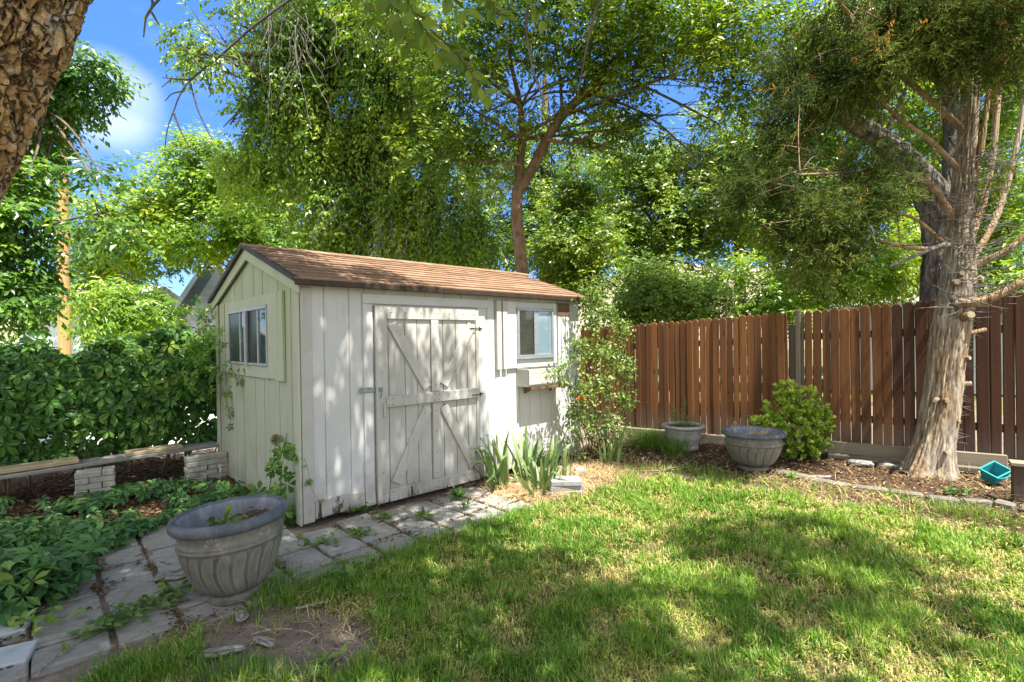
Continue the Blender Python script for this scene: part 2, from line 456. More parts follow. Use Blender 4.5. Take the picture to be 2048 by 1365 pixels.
def zones(P):
    n1 = (fbm(np.concatenate([P[..., :2] * 2.3, np.zeros(P.shape[:-1] + (1,))], -1), 3, 4) - .5)
    n2 = (fbm(np.concatenate([P[..., :2] * 9, np.zeros(P.shape[:-1] + (1,))], -1), 5, 3) - .5)
    j = n1 * .35 + n2 * .16
    st = lambda d, w: np.clip(.5 - d / w, 0, 1)
    lawn = st(sdf(P, LAWN) + j * .4, .12)
    dirt = st(sdf(P, DIRT) + j * 1.0, .22)
    straw = np.maximum(st(sdf(P, STRAW) + j * .6, .3), .8 * dirt * 0)
    mul = np.maximum(st(sdf(P, BEDR) + j * .3, .12), st(sdf(P, BEDL) + j * .3, .12))
    return lawn, dirt, mul, straw, n1
def axis(a, b, st, far):
    fine = np.arange(a, b, st); out = np.geomspace(st, far, 40)
    return np.concatenate([(a - np.cumsum(np.geomspace(st, far / 6, 40)))[::-1], fine, b + np.cumsum(np.geomspace(st, far / 6, 40)) - st + st])
gx = axis(-5.2, 6.2, .04, 900); gy = axis(1.4, 9.0, .04, 900)
GX, GY = np.meshgrid(gx, gy); GP = np.stack([GX, GY, np.zeros_like(GX)], -1)
lawn_, dirt_, mul_, straw_, _n = zones(GP)
near = (np.abs(GX) < 9) & (GY > -3) & (GY < 12)
gz = np.where(near, (fbm(GP * 1.1, 21, 3) - .5) * .03 + (fbm(GP * 7, 22, 3) - .5) * (.012 + .02 * dirt_ + .03 * mul_) - .018, -.05)
ss, tt = to_s(GP)
pathm = ((ss > -2) & (ss < 1.75) & (tt > -1.1) & (tt < 1.0)); gz = np.where(pathm, np.minimum(gz, -.02), gz)
shedm = (ss > -.05) & (ss < 3.6) & (tt > -.05) & (tt < 2.6); gz = np.where(shedm, -.03, gz)
GV = GP.copy(); GV[..., 2] = gz
mb = MB(); ny, nx = GX.shape
ii = (np.arange(ny - 1)[:, None] * nx + np.arange(nx - 1)[None]).reshape(-1)
mb.add(GV.reshape(-1, 3), np.stack([ii, ii + 1, ii + nx + 1, ii + nx], 1), np.clip(_n + .5, 0, 1).ravel())
m, nt, out = new_mat("soil")
v = coords(nt)
n_a = noise(nt, v, 9, 6, .65); n_b = noise(nt, v, 55, 5, .65); n_c = noise(nt, v, 2.2, 4, .6)
dirtc = ramp(nt, n_a, [(.3, (.15, .115, .085)), (.5, (.22, .175, .135)), (.7, (.29, .24, .19))])
dirtc = mixc(nt, fmap(nt, n_b, .5, .75, 0, .6), dirtc, (.10, .08, .06))
lawnc = ramp(nt, n_b, [(.3, (.06, .05, .025)), (.55, (.14, .12, .055)), (.75, (.28, .23, .125))])
mulc = ramp(nt, n_b, [(.3, (.025, .017, .011)), (.5, (.07, .045, .028)), (.7, (.17, .11, .07))])
strc = ramp(nt, n_b, [(.3, (.16, .10, .055)), (.55, (.34, .24, .14)), (.75, (.5, .4, .26))])
farc = ramp(nt, n_c, [(.35, (.10, .12, .04)), (.65, (.2, .19, .09))])
c = mixc(nt, attr(nt, 'near'), farc, dirtc)
c = mixc(nt, attr(nt, 'lawn'), c, lawnc)
c = mixc(nt, attr(nt, 'mulch'), c, mulc)
c = mixc(nt, attr(nt, 'straw'), c, strc)
c = mixc(nt, attr(nt, 'dirt'), c, dirtc)
bsdf(nt, out, c, .95, math_(nt, 'ADD', n_a, n_b), .7, .02, .1)
SOIL = m
gr = mb.build('ground', SOIL, smooth=True); tag(gr, kind='structure')
for nm, arr in (('lawn', lawn_), ('dirt', dirt_), ('mulch', mul_), ('straw', straw_), ('near', near.astype(float))):
    a_ = gr.data.attributes.new(nm, 'FLOAT', 'POINT'); a_.data.foreach_set('value', arr.astype(np.float32).ravel())

# ------------------------------------------------------------------ paver path
m, nt, out = new_mat("paver")
v = coords(nt); n1 = noise(nt, v, 5, 5, .6); n2 = noise(nt, v, 90, 4, .7); n3 = noise(nt, v, 23, 4, .6)
c = ramp(nt, n1, [(.3, (.24, .23, .205)), (.55, (.32, .305, .275)), (.75, (.39, .37, .335))])
c = mixc(nt, math_(nt, 'MULTIPLY', attr(nt), .55), c, (.24, .225, .20))
c = mixc(nt, fmap(nt, n2, .5, .75, 0, .5), c, (.15, .14, .125))
c = mixc(nt, fmap(nt, n3, .5, .66, 0, .5), c, (.17, .15, .12))
bsdf(nt, out, c, .88, math_(nt, 'ADD', n2, n3), .8, .008, .2)
PAVER = m
mb = MB()
rp = random.Random(5)
cols_ = [(-1.90, -1.60), (-1.595, -1.295), (-1.285, -1.015), (-1.005, -.71), (-.70, -.405), (-.395, -.10), (-.09, .19), (.20, .50), (.51, .79), (.80, 1.075), (1.085, 1.36), (1.37, 1.65)]
offs = [-1.03, -1.02, -1.02, -1.07, -1.05, -1.06, -1.05, -.985, -1.04, -1.045, -1.03, -1.02]
for (a, b), o in zip(cols_, offs):
    t = o
    top = {True: -.115, False: .93}[b > .1]
    if b < -1.25: top = .40
    if b < -1.55: top = -.25
    while t < top - .08:
        h_ = .285 if a > -.1 else rp.choice((.215, .29, .29, .235))
        t1 = min(t + h_, top)
        if t1 - t > .07:
            dx, dy = rp.uniform(-.006, .006), rp.uniform(-.006, .006)
            M = Matrix.Translation(S((a + b) / 2 + dx, (t + t1) / 2 + dy, -.02 + rp.uniform(-.009, .009))) @ Matrix.Rotation(A_S + rp.uniform(-.012, .012), 4, 'Z') @ Matrix.Rotation(rp.uniform(-.03, .03), 4, 'X') @ Matrix.Rotation(rp.uniform(-.03, .03), 4, 'Y')
            hw, hh = (b - a) / 2 - .006, (t1 - t) / 2 - .009
            mb.bbox(-hw, hw, -hh, hh, -.025, .025, .008, rp.random(), M)
        t = t1 + .006
path = mb.build('path', PAVER); tag(path, kind='structure')

# pale concrete beyond the vine hedge, and the dry hill far behind the trees
m, nt, out = new_mat("pale_concrete"); v = coords(nt)
bsdf(nt, out, ramp(nt, noise(nt, v, 1.2, 5, .6), [(.3, (.5, .48, .45)), (.7, (.66, .64, .61))]), .9, None)
mb = MB(); mb.poly([(-26, 7.2, .0), (-4.6, 7.2, .0), (-4.9, 15, .0), (-26, 15, .0)])
tag(mb.build('driveway', m), kind='structure')
m, nt, out = new_mat("dry_hill"); v = coords(nt)
bsdf(nt, out, ramp(nt, noise(nt, v, .25, 6, .7), [(.35, (.16, .14, .07)), (.6, (.36, .29, .2))]), .95, None)
mb = MB(); hx = np.linspace(-120, 160, 57); hy = np.linspace(55, 150, 16); HX, HY = np.meshgrid(hx, hy)
hz = np.clip((HY - 55) / 60, 0, 1) ** .8 * (9 + 9 * np.exp(-((HX - 45) / 40) ** 2)) + (fbm(np.stack([HX * .06, HY * .06, HX * 0], -1), 4, 4) - .5) * 6 * np.clip((HY - 55) / 20, 0, 1) - .1
n_ = 57; ii = (np.arange(15)[:, None] * n_ + np.arange(n_ - 1)[None]).reshape(-1)
mb.add(np.stack([HX, HY, hz], -1).reshape(-1, 3), np.stack([ii, ii + 1, ii + n_ + 1, ii + n_], 1))
tag(mb.build('hill', m, smooth=True), kind='structure')

# ------------------------------------------------------------------ lawn
def blades(mb, P, L, wd, lean, az, rnd, bend=0.6):
    n = len(P); hd = np.stack([np.cos(az), np.sin(az), np.zeros(n)], 1)
    sd = np.stack([-np.sin(az + RG.normal(0, .8, n)), np.cos(az), np.zeros(n)], 1); sd = unit(sd)
    up = np.array((0, 0, 1.0))
    a1 = lean * (1 - bend); a2 = lean * (1 + bend)
    d1 = up * np.cos(a1)[:, None] + hd * np.sin(a1)[:, None]; d2 = up * np.cos(a2)[:, None] + hd * np.sin(a2)[:, None]
    m_ = P + d1 * (L * .5)[:, None]; tip = m_ + d2 * (L * .5)[:, None]
    w = (wd / 2)[:, None] * sd
    V = np.stack([P - w * .8, P + w * .8, m_ + w, m_ - w, tip], 1).reshape(-1, 3)
    F = np.array([(0, 1, 2), (0, 2, 3), (3, 2, 4)])
    FF = (F[None] + (np.arange(n) * 5)[:, None, None]).reshape(-1, 3)
    mb.add(V, FF, np.repeat(rnd, 5))
GRASS = leaf_mat("grass_blade", [(0, (.055, .135, .02)), (.3, (.11, .245, .034)), (.6, (.20, .35, .055)), (.72, (.29, .40, .09)), (.8, (.44, .39, .16)), (1, (.64, .55, .32))], .36, 1.35, .5, .3)
def grass_points(N, x0, x1, y0, y1, ref=2.4, pw=1.5):
    P = np.stack([RG.uniform(x0, x1, N), RG.uniform(y0, y1, N), np.zeros(N)], 1)
    d = np.hypot(P[:, 0], P[:, 1])
    keep = RG.random(N) < np.minimum(1, (ref / d) ** pw)
    return P[keep]
P = grass_points(int(GRASS_N), -2.2, 6.6, 1.6, 5.6)
P = P[(sdf(P, LAWN) < .12) & (np.abs(P[:, 0]) < 1.2 * P[:, 1] + 1.2)]
lw, di, mu, sw, n1 = zones(P)
tuft = fbm(P * np.array((13., 13, 1)), 33, 3); wide = fbm(P * np.array((1.6, 1.6, 1)), 35, 3); dry = fbm(P * np.array((4.5, 4.5, 1)), 37, 5)
dens = lw * (1 - .985 * di) * np.clip(.55 + (tuft - .42) * 3.0, .3, 1) * np.clip(1.15 - np.clip(dry - .56, 0, 1) * 5.0, .35, 1)
fr = (sdf(P, DIRT) < .2) & (P[:, 1] < 2.25); dens = np.where(fr & (tuft > .5), np.maximum(dens, .6), dens)
keep = RG.random(len(P)) < dens
P = P[keep]; tuft = tuft[keep]; wide = wide[keep]; dry = dry[keep]; di = di[keep]; n = len(P)
d = np.hypot(P[:, 0], P[:, 1])
L = (.024 + .050 * np.clip(tuft, .2, .8) + .022 * wide) * RG.uniform(.55, 1.35, n); L *= np.clip(1.2 - .6 * (dry > .56), .5, 2)
wdt = RG.uniform(.0032, .0056, n) * np.clip(d / 2.6, 1, 2.2)
isdry = RG.random(n) < np.clip(.27 + (dry - .48) * 1.9, .1, .75)
rnd = np.where(isdry, RG.uniform(.74, 1, n), np.clip(.26 + (wide - .3) * .6 + RG.normal(0, .23, n), 0, .72))
lean = np.abs(RG.normal(.5, .32, n)) + isdry * RG.uniform(.1, .8, n)
P[:, 2] = -.012
mb = MB(); blades(mb, P, L, wdt, np.minimum(lean, 1.35), RG.uniform(0, 6.28, n), rnd)
# longer dark tufts at the path edge, round the pots and along the bed edging
def tuftset(px, py, k, rad, Ln, r0=.1, r1=.5):
    c = gnd(px, py); q = RG.normal(size=(k, 2)) * rad * .5
    P = np.stack([c[0] + q[:, 0], c[1] + q[:, 1], np.full(k, -.012)], 1)
    az = np.arctan2(q[:, 1], q[:, 0]) + RG.normal(0, .7, k)
    blades(mb, P, Ln * RG.uniform(.6, 1.2, k), RG.uniform(.003, .0048, k), np.abs(RG.normal(.38, .22, k)), az, RG.uniform(r0, r1, k))
for px, py in ((430, 1350), (300, 1330), (250, 1350), (330, 1340), (210, 1360), (490, 1355), (520, 1362), (350, 1345)):
    tuftset(px, py, 150, .13, .09, .05, .5)
for px, py in ((520, 1190), (545, 1180), (560, 1165), (600, 1185), (640, 1170), (680, 1150), (720, 1140), (760, 1125), (800, 1110), (850, 1092), (900, 1075), (950, 1055), (1000, 1040), (1040, 1025), (575, 1200), (620, 1195), (530, 1200)):
    tuftset(px, py, 130, .14, .095, .1, .6)
for px, py in ((535, 1120), (528, 1150), (545, 1140)): tuftset(px, py, 26, .06, .2, .05, .35)
for px, py in ((1345, 915), (1362, 912)): tuftset(px, py, 120, .1, .3, .05, .35)
for px, py in ((1300, 885), (1285, 895), (1318, 893)): tuftset(px, py, 220, .22, .26, .1, .5)
for px, py in ((1870, 1020), (1795, 1000), (1905, 1030), (1960, 1030), (2005, 1045), (1640, 985), (1540, 975), (1465, 965), (1420, 955), (1330, 945), (1280, 945), (1255, 955), (1400, 945)):
    tuftset(px, py, 130, .22, .11, .15, .75)
tag(mb.build('grass', GRASS), 'patchy green and straw coloured lawn grass', kind='stuff')

# dry straw and litter lying about
STRAWM = leaf_mat("dry_straw", [(0, (.22, .15, .08)), (.5, (.42, .31, .18)), (1, (.62, .52, .34))], .1, 1.0, .8, .1)
def strands(mb, C, n, sx, L0, L1, z=.01, w=.003):
    q = RG.normal(size=(n, 2)) * sx
    P = np.stack([C[0] + q[:, 0], C[1] + q[:, 1], z + RG.uniform(0, .03, n)], 1)
    L = RG.uniform(L0, L1, n)
    blades(mb, P, L, np.full(n, w), RG.uniform(1.2, 1.62, n), RG.uniform(0, 6.28, n), RG.random(n), .12)
mb = MB()
for px, py, k, s_ in ((1200, 950, 900, .25), (1150, 970, 600, .22), (1050, 990, 350, .2), (960, 970, 200, .2), (1100, 1000, 400, .18), (1270, 930, 300, .3), (1600, 985, 350, .25), (1700, 995, 250, .25),
                      (1530, 965, 150, .2), (1400, 930, 200, .3), (600, 1205, 40, .16), (560, 1230, 14, .2), (690, 1260, 60, .15), (660, 1300, 30, .15), (1780, 1010, 150, .2), (1850, 950, 150, .25), (2000, 985, 120, .2)):
    strands(mb, gnd(px, py), k, s_, .05, .22)
tag(mb.build('straw', STRAWM), 'dry straw strewn over the bare ground', kind='stuff')
CHIP = leaf_mat("bark_chip", [(0, (.035, .022, .014)), (.45, (.10, .06, .036)), (.8, (.22, .14, .085)), (1, (.42, .31, .2))], .0, 1.0, .85, .15)
mb = MB()
def chips(poly, N, s0, s1, seed, rl=0, rh=1):
    lo, hi = poly.min(0), poly.max(0)
    lo = np.maximum(lo, (-5.3, 1.5)); hi = np.minimum(hi, (6.2, 8.5))
    P = np.stack([RG.uniform(lo[0], hi[0], N), RG.uniform(lo[1], hi[1], N), RG.uniform(-.01, .02, N)], 1)
    P = P[sdf(P, poly) < .05]
    s_, t_ = to_s(P); P = P[~((s_ > -.03) & (s_ < 3.6) & (t_ > -.03) & (t_ < 2.6))]
    n = len(P); yd = rdir(n); yd[:, 2] *= .25; zd = rdir(n) * .35 + np.array((0, 0, 1))
    scatter(mb, LEAF2, P, yd, zd, RG.uniform(s0, s1, n), RG.uniform(rl, rh, n), RG.uniform(.6, 1.5, n))
chips(BEDR, 26000, .018, .05, 1); chips(BEDL, 24000, .02, .06, 2, 0, .8); chips(STRAW, 900, .015, .04, 3, .3, 1); chips(DIRT, 900, .008, .025, 4)
# litter in the paver joints
k = 3600
sj = RG.choice([-1.59, -1.29, -1.01, -.705, -.4, -.095, .195, .505, .795, 1.08, 1.365], k) + RG.normal(0, .022, k); tj = RG.uniform(-1.05, .35, k)
k2 = 2200; sj = np.concatenate([sj, RG.uniform(-1.6, 1.6, k2)]); tj = np.concatenate([tj, RG.choice([-1.04, -.75, -.46, -.17, .12], k2) + RG.normal(0, .03, k2)])
clus = fbm(np.stack([sj * 2.2, tj * 2.2, sj * 0], 1), 51, 3) > .5; clus &= ~((sj > .0) & (tj > -.12)); sj, tj = sj[clus], tj[clus]; k = len(sj)
P = np.array([S(a, b, RG.uniform(.004, .014)) for a, b in zip(sj, tj)])
yd = rdir(k); yd[:, 2] *= .1
scatter(mb, LEAF2, P, yd, np.tile((0, 0, 1.), (k, 1)) + rdir(k) * .2, RG.uniform(.012, .045, k), RG.uniform(0, .9, k), RG.uniform(.4, 1.1, k))
tag(mb.build('leaf_litter', CHIP), 'brown bark chips and dead leaf litter', kind='stuff')
# ------------------------------------------------------------------ garden shed
def paint_mat(name, base, dirt, algae=None, peel=.5, chip=True, grime_h=.5):
    m, nt, out = new_mat(name)
    v = coords(nt); sep = node(nt, 'ShaderNodeSeparateXYZ', {'Vector': v})
    vs = coords(nt, (1, 1, .12)); r = attr(nt)
    n1 = noise(nt, vs, 26, 5, .6); n2 = noise(nt, v, 3.0, 5, .65); n3 = noise(nt, v, 30, 5, .7, .3)
    c = mixc(nt, fmap(nt, n2, .45, .75, 0, .45), base, dirt)
    c = mixc(nt, math_(nt, 'MULTIPLY', r, .22), c, dirt)
    c = mixc(nt, fmap(nt, n1, .56, .74, 0, .28), c, tuple(x * .55 for x in dirt))
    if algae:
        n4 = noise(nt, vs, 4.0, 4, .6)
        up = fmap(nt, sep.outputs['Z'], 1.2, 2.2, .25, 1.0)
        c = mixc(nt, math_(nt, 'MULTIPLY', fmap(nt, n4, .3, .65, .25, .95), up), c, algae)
    low = fmap(nt, sep.outputs['Z'], .02, grime_h, 1.0, 0.0)
    g = math_(nt, 'MULTIPLY', low, fmap(nt, n2, .4, .62, 0, .6))
    c = mixc(nt, g, c, tuple(x * .55 for x in dirt))
    if chip:
        k = math_(nt, 'ADD', math_(nt, 'MULTIPLY', noise(nt, vs, 11, 6, .75, .6), .75), math_(nt, 'MULTIPLY', low, .075 * peel * 2))
        f = fmap(nt, k, .535, .55, 0, 1)
        c = mixc(nt, f, c, (.055, .045, .035))
    bsdf(nt, out, c, .62, math_(nt, 'ADD', math_(nt, 'MULTIPLY', n1, .7), n3), .22, .006, .3)
    return m
WHITE = paint_mat("white_paint", (.54, .535, .515), (.41, .40, .37))
WHITE2 = paint_mat("aged_white_paint", (.45, .435, .395), (.30, .28, .245), None, .9, True, .35)
GREENISH = paint_mat("bounce_green_algae_paint", (.43, .44, .355), (.35, .36, .28), (.29, .33, .155), .3, False)  # green base holds the foliage bounce; algae stains mostly the upper wall
TRIMG = paint_mat("pale_green_trim", (.45, .46, .37), (.37, .38, .29), (.34, .38, .21), .3, False)
BARE = wood_mat("bare_board", (.17, .10, .06), (.08, .05, .03), scale=(1, 1, .1))
METALD = plain_mat("dark_metal", (.045, .035, .03), .5, .3, 30, .4, .5)
GALV = plain_mat("galvanised", (.30, .34, .35), .45, .3, 40, .5, .7)
ALU = plain_mat("aluminium_frame", (.42, .45, .48), .35, .15, 30, .5, .6)
ALUW = plain_mat("white_vinyl", (.42, .44, .44), .4, .15, 30, .5)
def glass_mat(name, tint, rough=.03, refl=.75):
    m, nt, out = new_mat(name)
    d = node(nt, 'ShaderNodeBsdfPrincipled', {'Base Color': c4(tint), 'Roughness': .5, 'Specular IOR Level': .1})
    g = node(nt, 'ShaderNodeBsdfGlossy', {'Color': (.9, .95, 1, 1), 'Roughness': rough})
    fr = node(nt, 'ShaderNodeFresnel', {'IOR': 1.6})
    mx = node(nt, 'ShaderNodeMixShader', {'Fac': math_(nt, 'MINIMUM', math_(nt, 'ADD', fr.outputs[0], refl), 1.0)})
    nt.links.new(d.outputs[0], mx.inputs[1]); nt.links.new(g.outputs[0], mx.inputs[2]); nt.links.new(mx.outputs[0], out.inputs['Surface'])
    return m
GL_DARK = glass_mat("dark_screened_glass", (.01, .011, .014), .35, -.04)
GL_REF = glass_mat("reflecting_glass", (.03, .045, .06), .03, .0)
GL_BLUE = glass_mat("sky_tinted_glass", (.17, .25, .30), .08, .12)  # blue body colour stands in for the reflected sky
def thinglass():
    m, nt, out = new_mat("clear_glass")
    t = node(nt, 'ShaderNodeBsdfTransparent', {'Color': (.85, .9, .92, 1)}); g = node(nt, 'ShaderNodeBsdfGlossy', {'Color': (1, 1, 1, 1), 'Roughness': .02})
    fr = node(nt, 'ShaderNodeFresnel', {'IOR': 1.5}); mx = node(nt, 'ShaderNodeMixShader', {'Fac': fr.outputs[0]})
    nt.links.new(t.outputs[0], mx.inputs[1]); nt.links.new(g.outputs[0], mx.inputs[2]); nt.links.new(mx.outputs[0], out.inputs['Surface'])
    return m
GL_CLEAR = thinglass()
m, nt, out = new_mat("shingle"); v = coords(nt)
c = ramp(nt, attr(nt), [(0, (.17, .10, .062)), (.5, (.26, .16, .10)), (1, (.34, .22, .145))])
c = mixc(nt, fmap(nt, noise(nt, v, 160, 3, .7), .5, .75, 0, .6), c, (.08, .05, .035))
c = mixc(nt, fmap(nt, noise(nt, v, 2.5, 4, .6), .5, .72, 0, .45), c, (.15, .10, .065))
bsdf(nt, out, c, .92, noise(nt, v, 220, 2, .6), .5, .004, .15)
SHINGLE = m

shed = empty('garden_shed', S(0, 0, 0), A_S)
tag(shed, 'weathered white wooden garden shed with brown shingle roof and double braced door', 'shed')
SW, SD, EZ = 3.5, 2.55, 1.955
ridge_t, RZ = 1.275, 2.425
slope = (RZ - 1.965) / (ridge_t + .1)
roofz = lambda t: 1.965 + (min(t, 2 * ridge_t - t) + .1) * slope      # underside reference
# front wall: vertical grooved boards
mb = MB(); e = .0
gro = [0.0, .2, .42, .56, .76, .98, 1.2, 1.42, 1.64, 1.86, 1.97, 2.08, 2.26, 2.44, 2.60, 2.78, 2.96, 3.10, 3.28, 3.5]
for a, b in zip(gro[:-1], gro[1:]):
    mb.bbox(a + .0035, b - .0035, 0, .03, .03 + RG.uniform(-.01, .01), EZ, .004, RG.random())
mb.box(.01, SW - .01, .009, .04, .05, EZ - .01, .9)
mb.build('front_wall', WHITE, shed, fix=True)
# gable wall facing the hedge
mb = MB(); edges = [0.03, .18, .36, .48, .61, .75, .89, 1.03, 1.16, 1.28, 1.41, 1.54, 1.68, 1.82, 1.96, 2.12, 2.28, 2.41, 2.55]
def gboard(x0, x1, a, b, z0, rnd):
    ts = [a, b] if not (a < ridge_t < b) else [a, ridge_t, b]
    top = [(t, roofz(t) - .012) for t in ts]
    pr = [(a, z0), (b, z0)] + top[::-1]
    n = len(pr)
    V = [(x, t, z) for x in (x0, x1) for t, z in pr]
    mb.poly([V[i] for i in range(n)], rnd); mb.poly([V[n + i] for i in range(n)][::-1], rnd)
    for i in range(n):
        j = (i + 1) % n; mb.add([V[i], V[j], V[n + j], V[n + i]], [(0, 1, 2, 3)], rnd)
for a, b in zip(edges[:-1], edges[1:]):
    o = RG.uniform(-.002, .002)
    gboard(-.004 + o, .02, a + .003, b - .003, .0, RG.random())
gboard(.008, .03, .05, 2.5, .02, .9)
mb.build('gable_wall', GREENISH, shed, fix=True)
# the two walls out of view
mb = MB(); mb.box(SW - .03, SW, .03, SD, .02, EZ, .5); mb.box(.03, SW - .03, SD - .03, SD, .02, EZ, .5)
V = [(SW - .02, 0, EZ), (SW - .02, SD, EZ), (SW - .02, ridge_t, RZ - .02)]; mb.poly(V)
mb.build('rear_wall', WHITE, shed, fix=True)
# corner boards, kick board
mb = MB(); mb.bbox(-.022, -.003, -.012, .085, .0, 1.93, .004, .5); mb.build('corner_board', TRIMG, shed, fix=True)
mb = MB(); mb.bbox(-.026, -.0065, 2.46, 2.555, .0, 1.93, .004, .3); mb.build('corner_board', TRIMG, shed, fix=True)
mb = MB(); mb.bbox(.002, .095, -.016, -.001, .01, 1.93, .004, .4)
mb.build('corner_board', WHITE2, shed, fix=True)
mb = MB(); mb.bbox(.098, .535, -.018, -.001, .035, .175, .004, .6)
mb.build('kick_board', WHITE2, shed, fix=True)
# fascia strip under the eave and rake boards
for sg, t0 in ((1, -.1), (-1, 2 * ridge_t + .1)):
    mb = MB(); pts = []
    z = lambda t: roofz(t) - .006
    ta, tb = t0 + sg * .015, ridge_t
    for x in (-.045, -.027):
        pts += [(x, ta, z(ta)), (x, tb, z(tb)), (x, tb, z(tb) - .115), (x, ta, z(ta) - .09)]
    mb.add(pts, [(0, 1, 2, 3), (7, 6, 5, 4), (0, 4, 5, 1), (3, 2, 6, 7), (0, 3, 7, 4), (1, 5, 6, 2)], .3 + .3 * (sg > 0))
    mb.build('rake_board', TRIMG, shed, fix=True)
# roof
roof_bm = MB(); th = .012
for sg in (1, -1):
    e0 = np.array((0, -.1 if sg > 0 else 2 * ridge_t + .1, 1.968)); up = np.array((0, ridge_t - e0[1], RZ - 1.965)); Ls = np.linalg.norm(up); up = up / Ls
    nrm = np.array((0, -up[2] * sg, abs(up[1])));
    # deck
    D = [e0 + np.array((x, 0, 0)) + up * u + nrm * w for w in (0, .014) for x, u in ((-.06, 0), (SW + .1, 0), (SW + .1, Ls), (-.06, Ls))]
    roof_bm.add(D, [(0, 1, 2, 3), (7, 6, 5, 4), (0, 4, 5, 1), (1, 5, 6, 2), (2, 6, 7, 3), (3, 7, 4, 0)], .2)
    rows = 11; ex = Ls / rows
    for r in range(rows + 1):
        u0 = r * ex - .012; u1 = min(u0 + ex * 1.35, Ls)
        if u1 - u0 < .03: continue
        x = -.075 - RG.uniform(0, .25)
        tone = RG.uniform(-.12, .12)
        while x < SW + .11:
            w = RG.choice([.16, .24, .32, .3])
            x0, x1 = max(x, -.075), min(x + w - .005, SW + .115)
            if x1 - x0 > .02:
                b_ = RG.uniform(-.0025, .0025); lo = .022 + .009; hi = .0165
                j = RG.uniform(-.004, .004)
                C = []
                for (xx, uu, ww) in ((x0, u0 + j, lo), (x1, u0 + j, lo), (x1, u1, hi), (x0, u1, hi)):
                    C.append(e0 + np.array((xx, 0, 0)) + up * uu + nrm * (ww + b_))
                for (xx, uu, ww) in ((x0, u0 + j, lo - th), (x1, u0 + j, lo - th), (x1, u1, hi - .004), (x0, u1, hi - .004)):
                    C.append(e0 + np.array((xx, 0, 0)) + up * uu + nrm * (ww + b_))
                roof_bm.add(C, [(0, 1, 2, 3), (0, 4, 5, 1), (1, 5, 6, 2), (3, 7, 4, 0), (7, 6, 5, 4)], np.clip(.5 + tone + RG.normal(0, .17), 0, 1))
            x += w
# ridge caps
x = -.08
while x < SW + .08:
    for sg in (1, -1):
        t_ = ridge_t; dn = .12
        a = np.array((x, t_, RZ + .04)); b = np.array((x + .30, t_, RZ + .032))
        dv = np.array((0, -sg * dn, -dn * slope))
        roof_bm.add([a, b, b + dv, a + dv, a - (0, 0, .012), b - (0, 0, .012), b + dv - (0, 0, .012), a + dv - (0, 0, .012)], [(0, 1, 2, 3), (3, 2, 6, 7), (0, 3, 7, 4), (1, 5, 6, 2)], RG.uniform(.3, .9))
    x += .145
roof = roof_bm.build('roof', SHINGLE, shed, fix=True)
mb = MB()
mb.bbox(-.07, SW + .11, -.118, -.092, 1.935, 1.985, .006, .5)
for sg in (1, -1):
    ta = -.112 if sg > 0 else 2 * ridge_t + .112
    pts = []
    for x in (-.078, -.046):
        pts += [(x, ta, 1.958), (x, ridge_t, RZ - .008), (x, ridge_t, RZ + .036), (x, ta, 2.0)]
    mb.add(pts, [(0, 1, 2, 3), (7, 6, 5, 4), (0, 4, 5, 1), (3, 2, 6, 7), (0, 3, 7, 4), (1, 5, 6, 2)], .5)
mb.build('drip_edge', plain_mat("brown_drip_edge", (.05, .03, .02), .5, .3, 20, .3), roof, fix=True)

# door frame and door
def slab(mb, x0, x1, z0, z1, y0, y1, rnd=.5, bev=.004): mb.bbox(x0, x1, y0, y1, z0, z1, bev, rnd)
def each(name, mat, parent, L):
    for a_ in L:
        m_ = MB(); slab(m_, *a_); m_.build(name, mat, parent, fix=True)
each('door_frame', WHITE, shed, [(.54, 1.99, 1.815, 1.905, -.02, -.001, .4), (.54, .632, .03, 1.813, -.022, -.001, .5), (1.835, 1.93, .03, 1.813, -.016, -.001, .3)])
mb = MB(); xs = [.643, .78, .95, 1.085, 1.235, 1.38, 1.535, 1.68, 1.826]
for a, b in zip(xs[:-1], xs[1:]):
    slab(mb, a + .003, b - .003, .035 + RG.uniform(-.006, .006), 1.802, -.026 + RG.uniform(-.0015, .0015), -.004, RG.random(), .003)
mb.box(.65, 1.82, -.012, -.002, .05, 1.79, .9)
door = mb.build('door', WHITE2, shed, fix=True)
FZ0, FZ1 = -.048, -.0275
each('stile', WHITE2, door, [(.645, .757, .032, 1.80, FZ0, FZ1, .35), (1.785, 1.826, .145, 1.80, FZ0 + .004, FZ1, .5), (1.232, 1.322, .985, 1.676, FZ0 + .001, FZ1, .5), (1.238, 1.325, .145, .882, FZ0 + .001, FZ1, .55)])
each('rail', WHITE2, door, [(.759, 1.783, 1.68, 1.801, FZ0 + .002, FZ1, .45), (.762, 1.823, .03, .142, FZ0 - .002, FZ1, .7), (.735, 1.80, .885, .982, FZ0 - .016, FZ1, .5)])
def brace(x0, z0, x1, z1, w=.1, rnd=.5, dy=0):
    m_ = MB(); L = math.hypot(x1 - x0, z1 - z0); a = math.atan2(z1 - z0, x1 - x0)
    M = Matrix.Translation(((x0 + x1) / 2, (FZ0 + FZ1) / 2 + dy, (z0 + z1) / 2)) @ Matrix.Rotation(-a, 4, 'Y')
    m_.bbox(-L / 2, L / 2, -.0095, .0095, -w / 2, w / 2, .004, rnd, M)
    m_.build('brace', WHITE2, door, fix=True)
brace(.815, 1.64, 1.185, 1.03, .1, .3); brace(1.735, 1.635, 1.375, 1.04, .1, .5); brace(1.185, .84, .83, .185, .1, .6); brace(1.37, .83, 1.735, .185, .1, .4)
nh = MB()
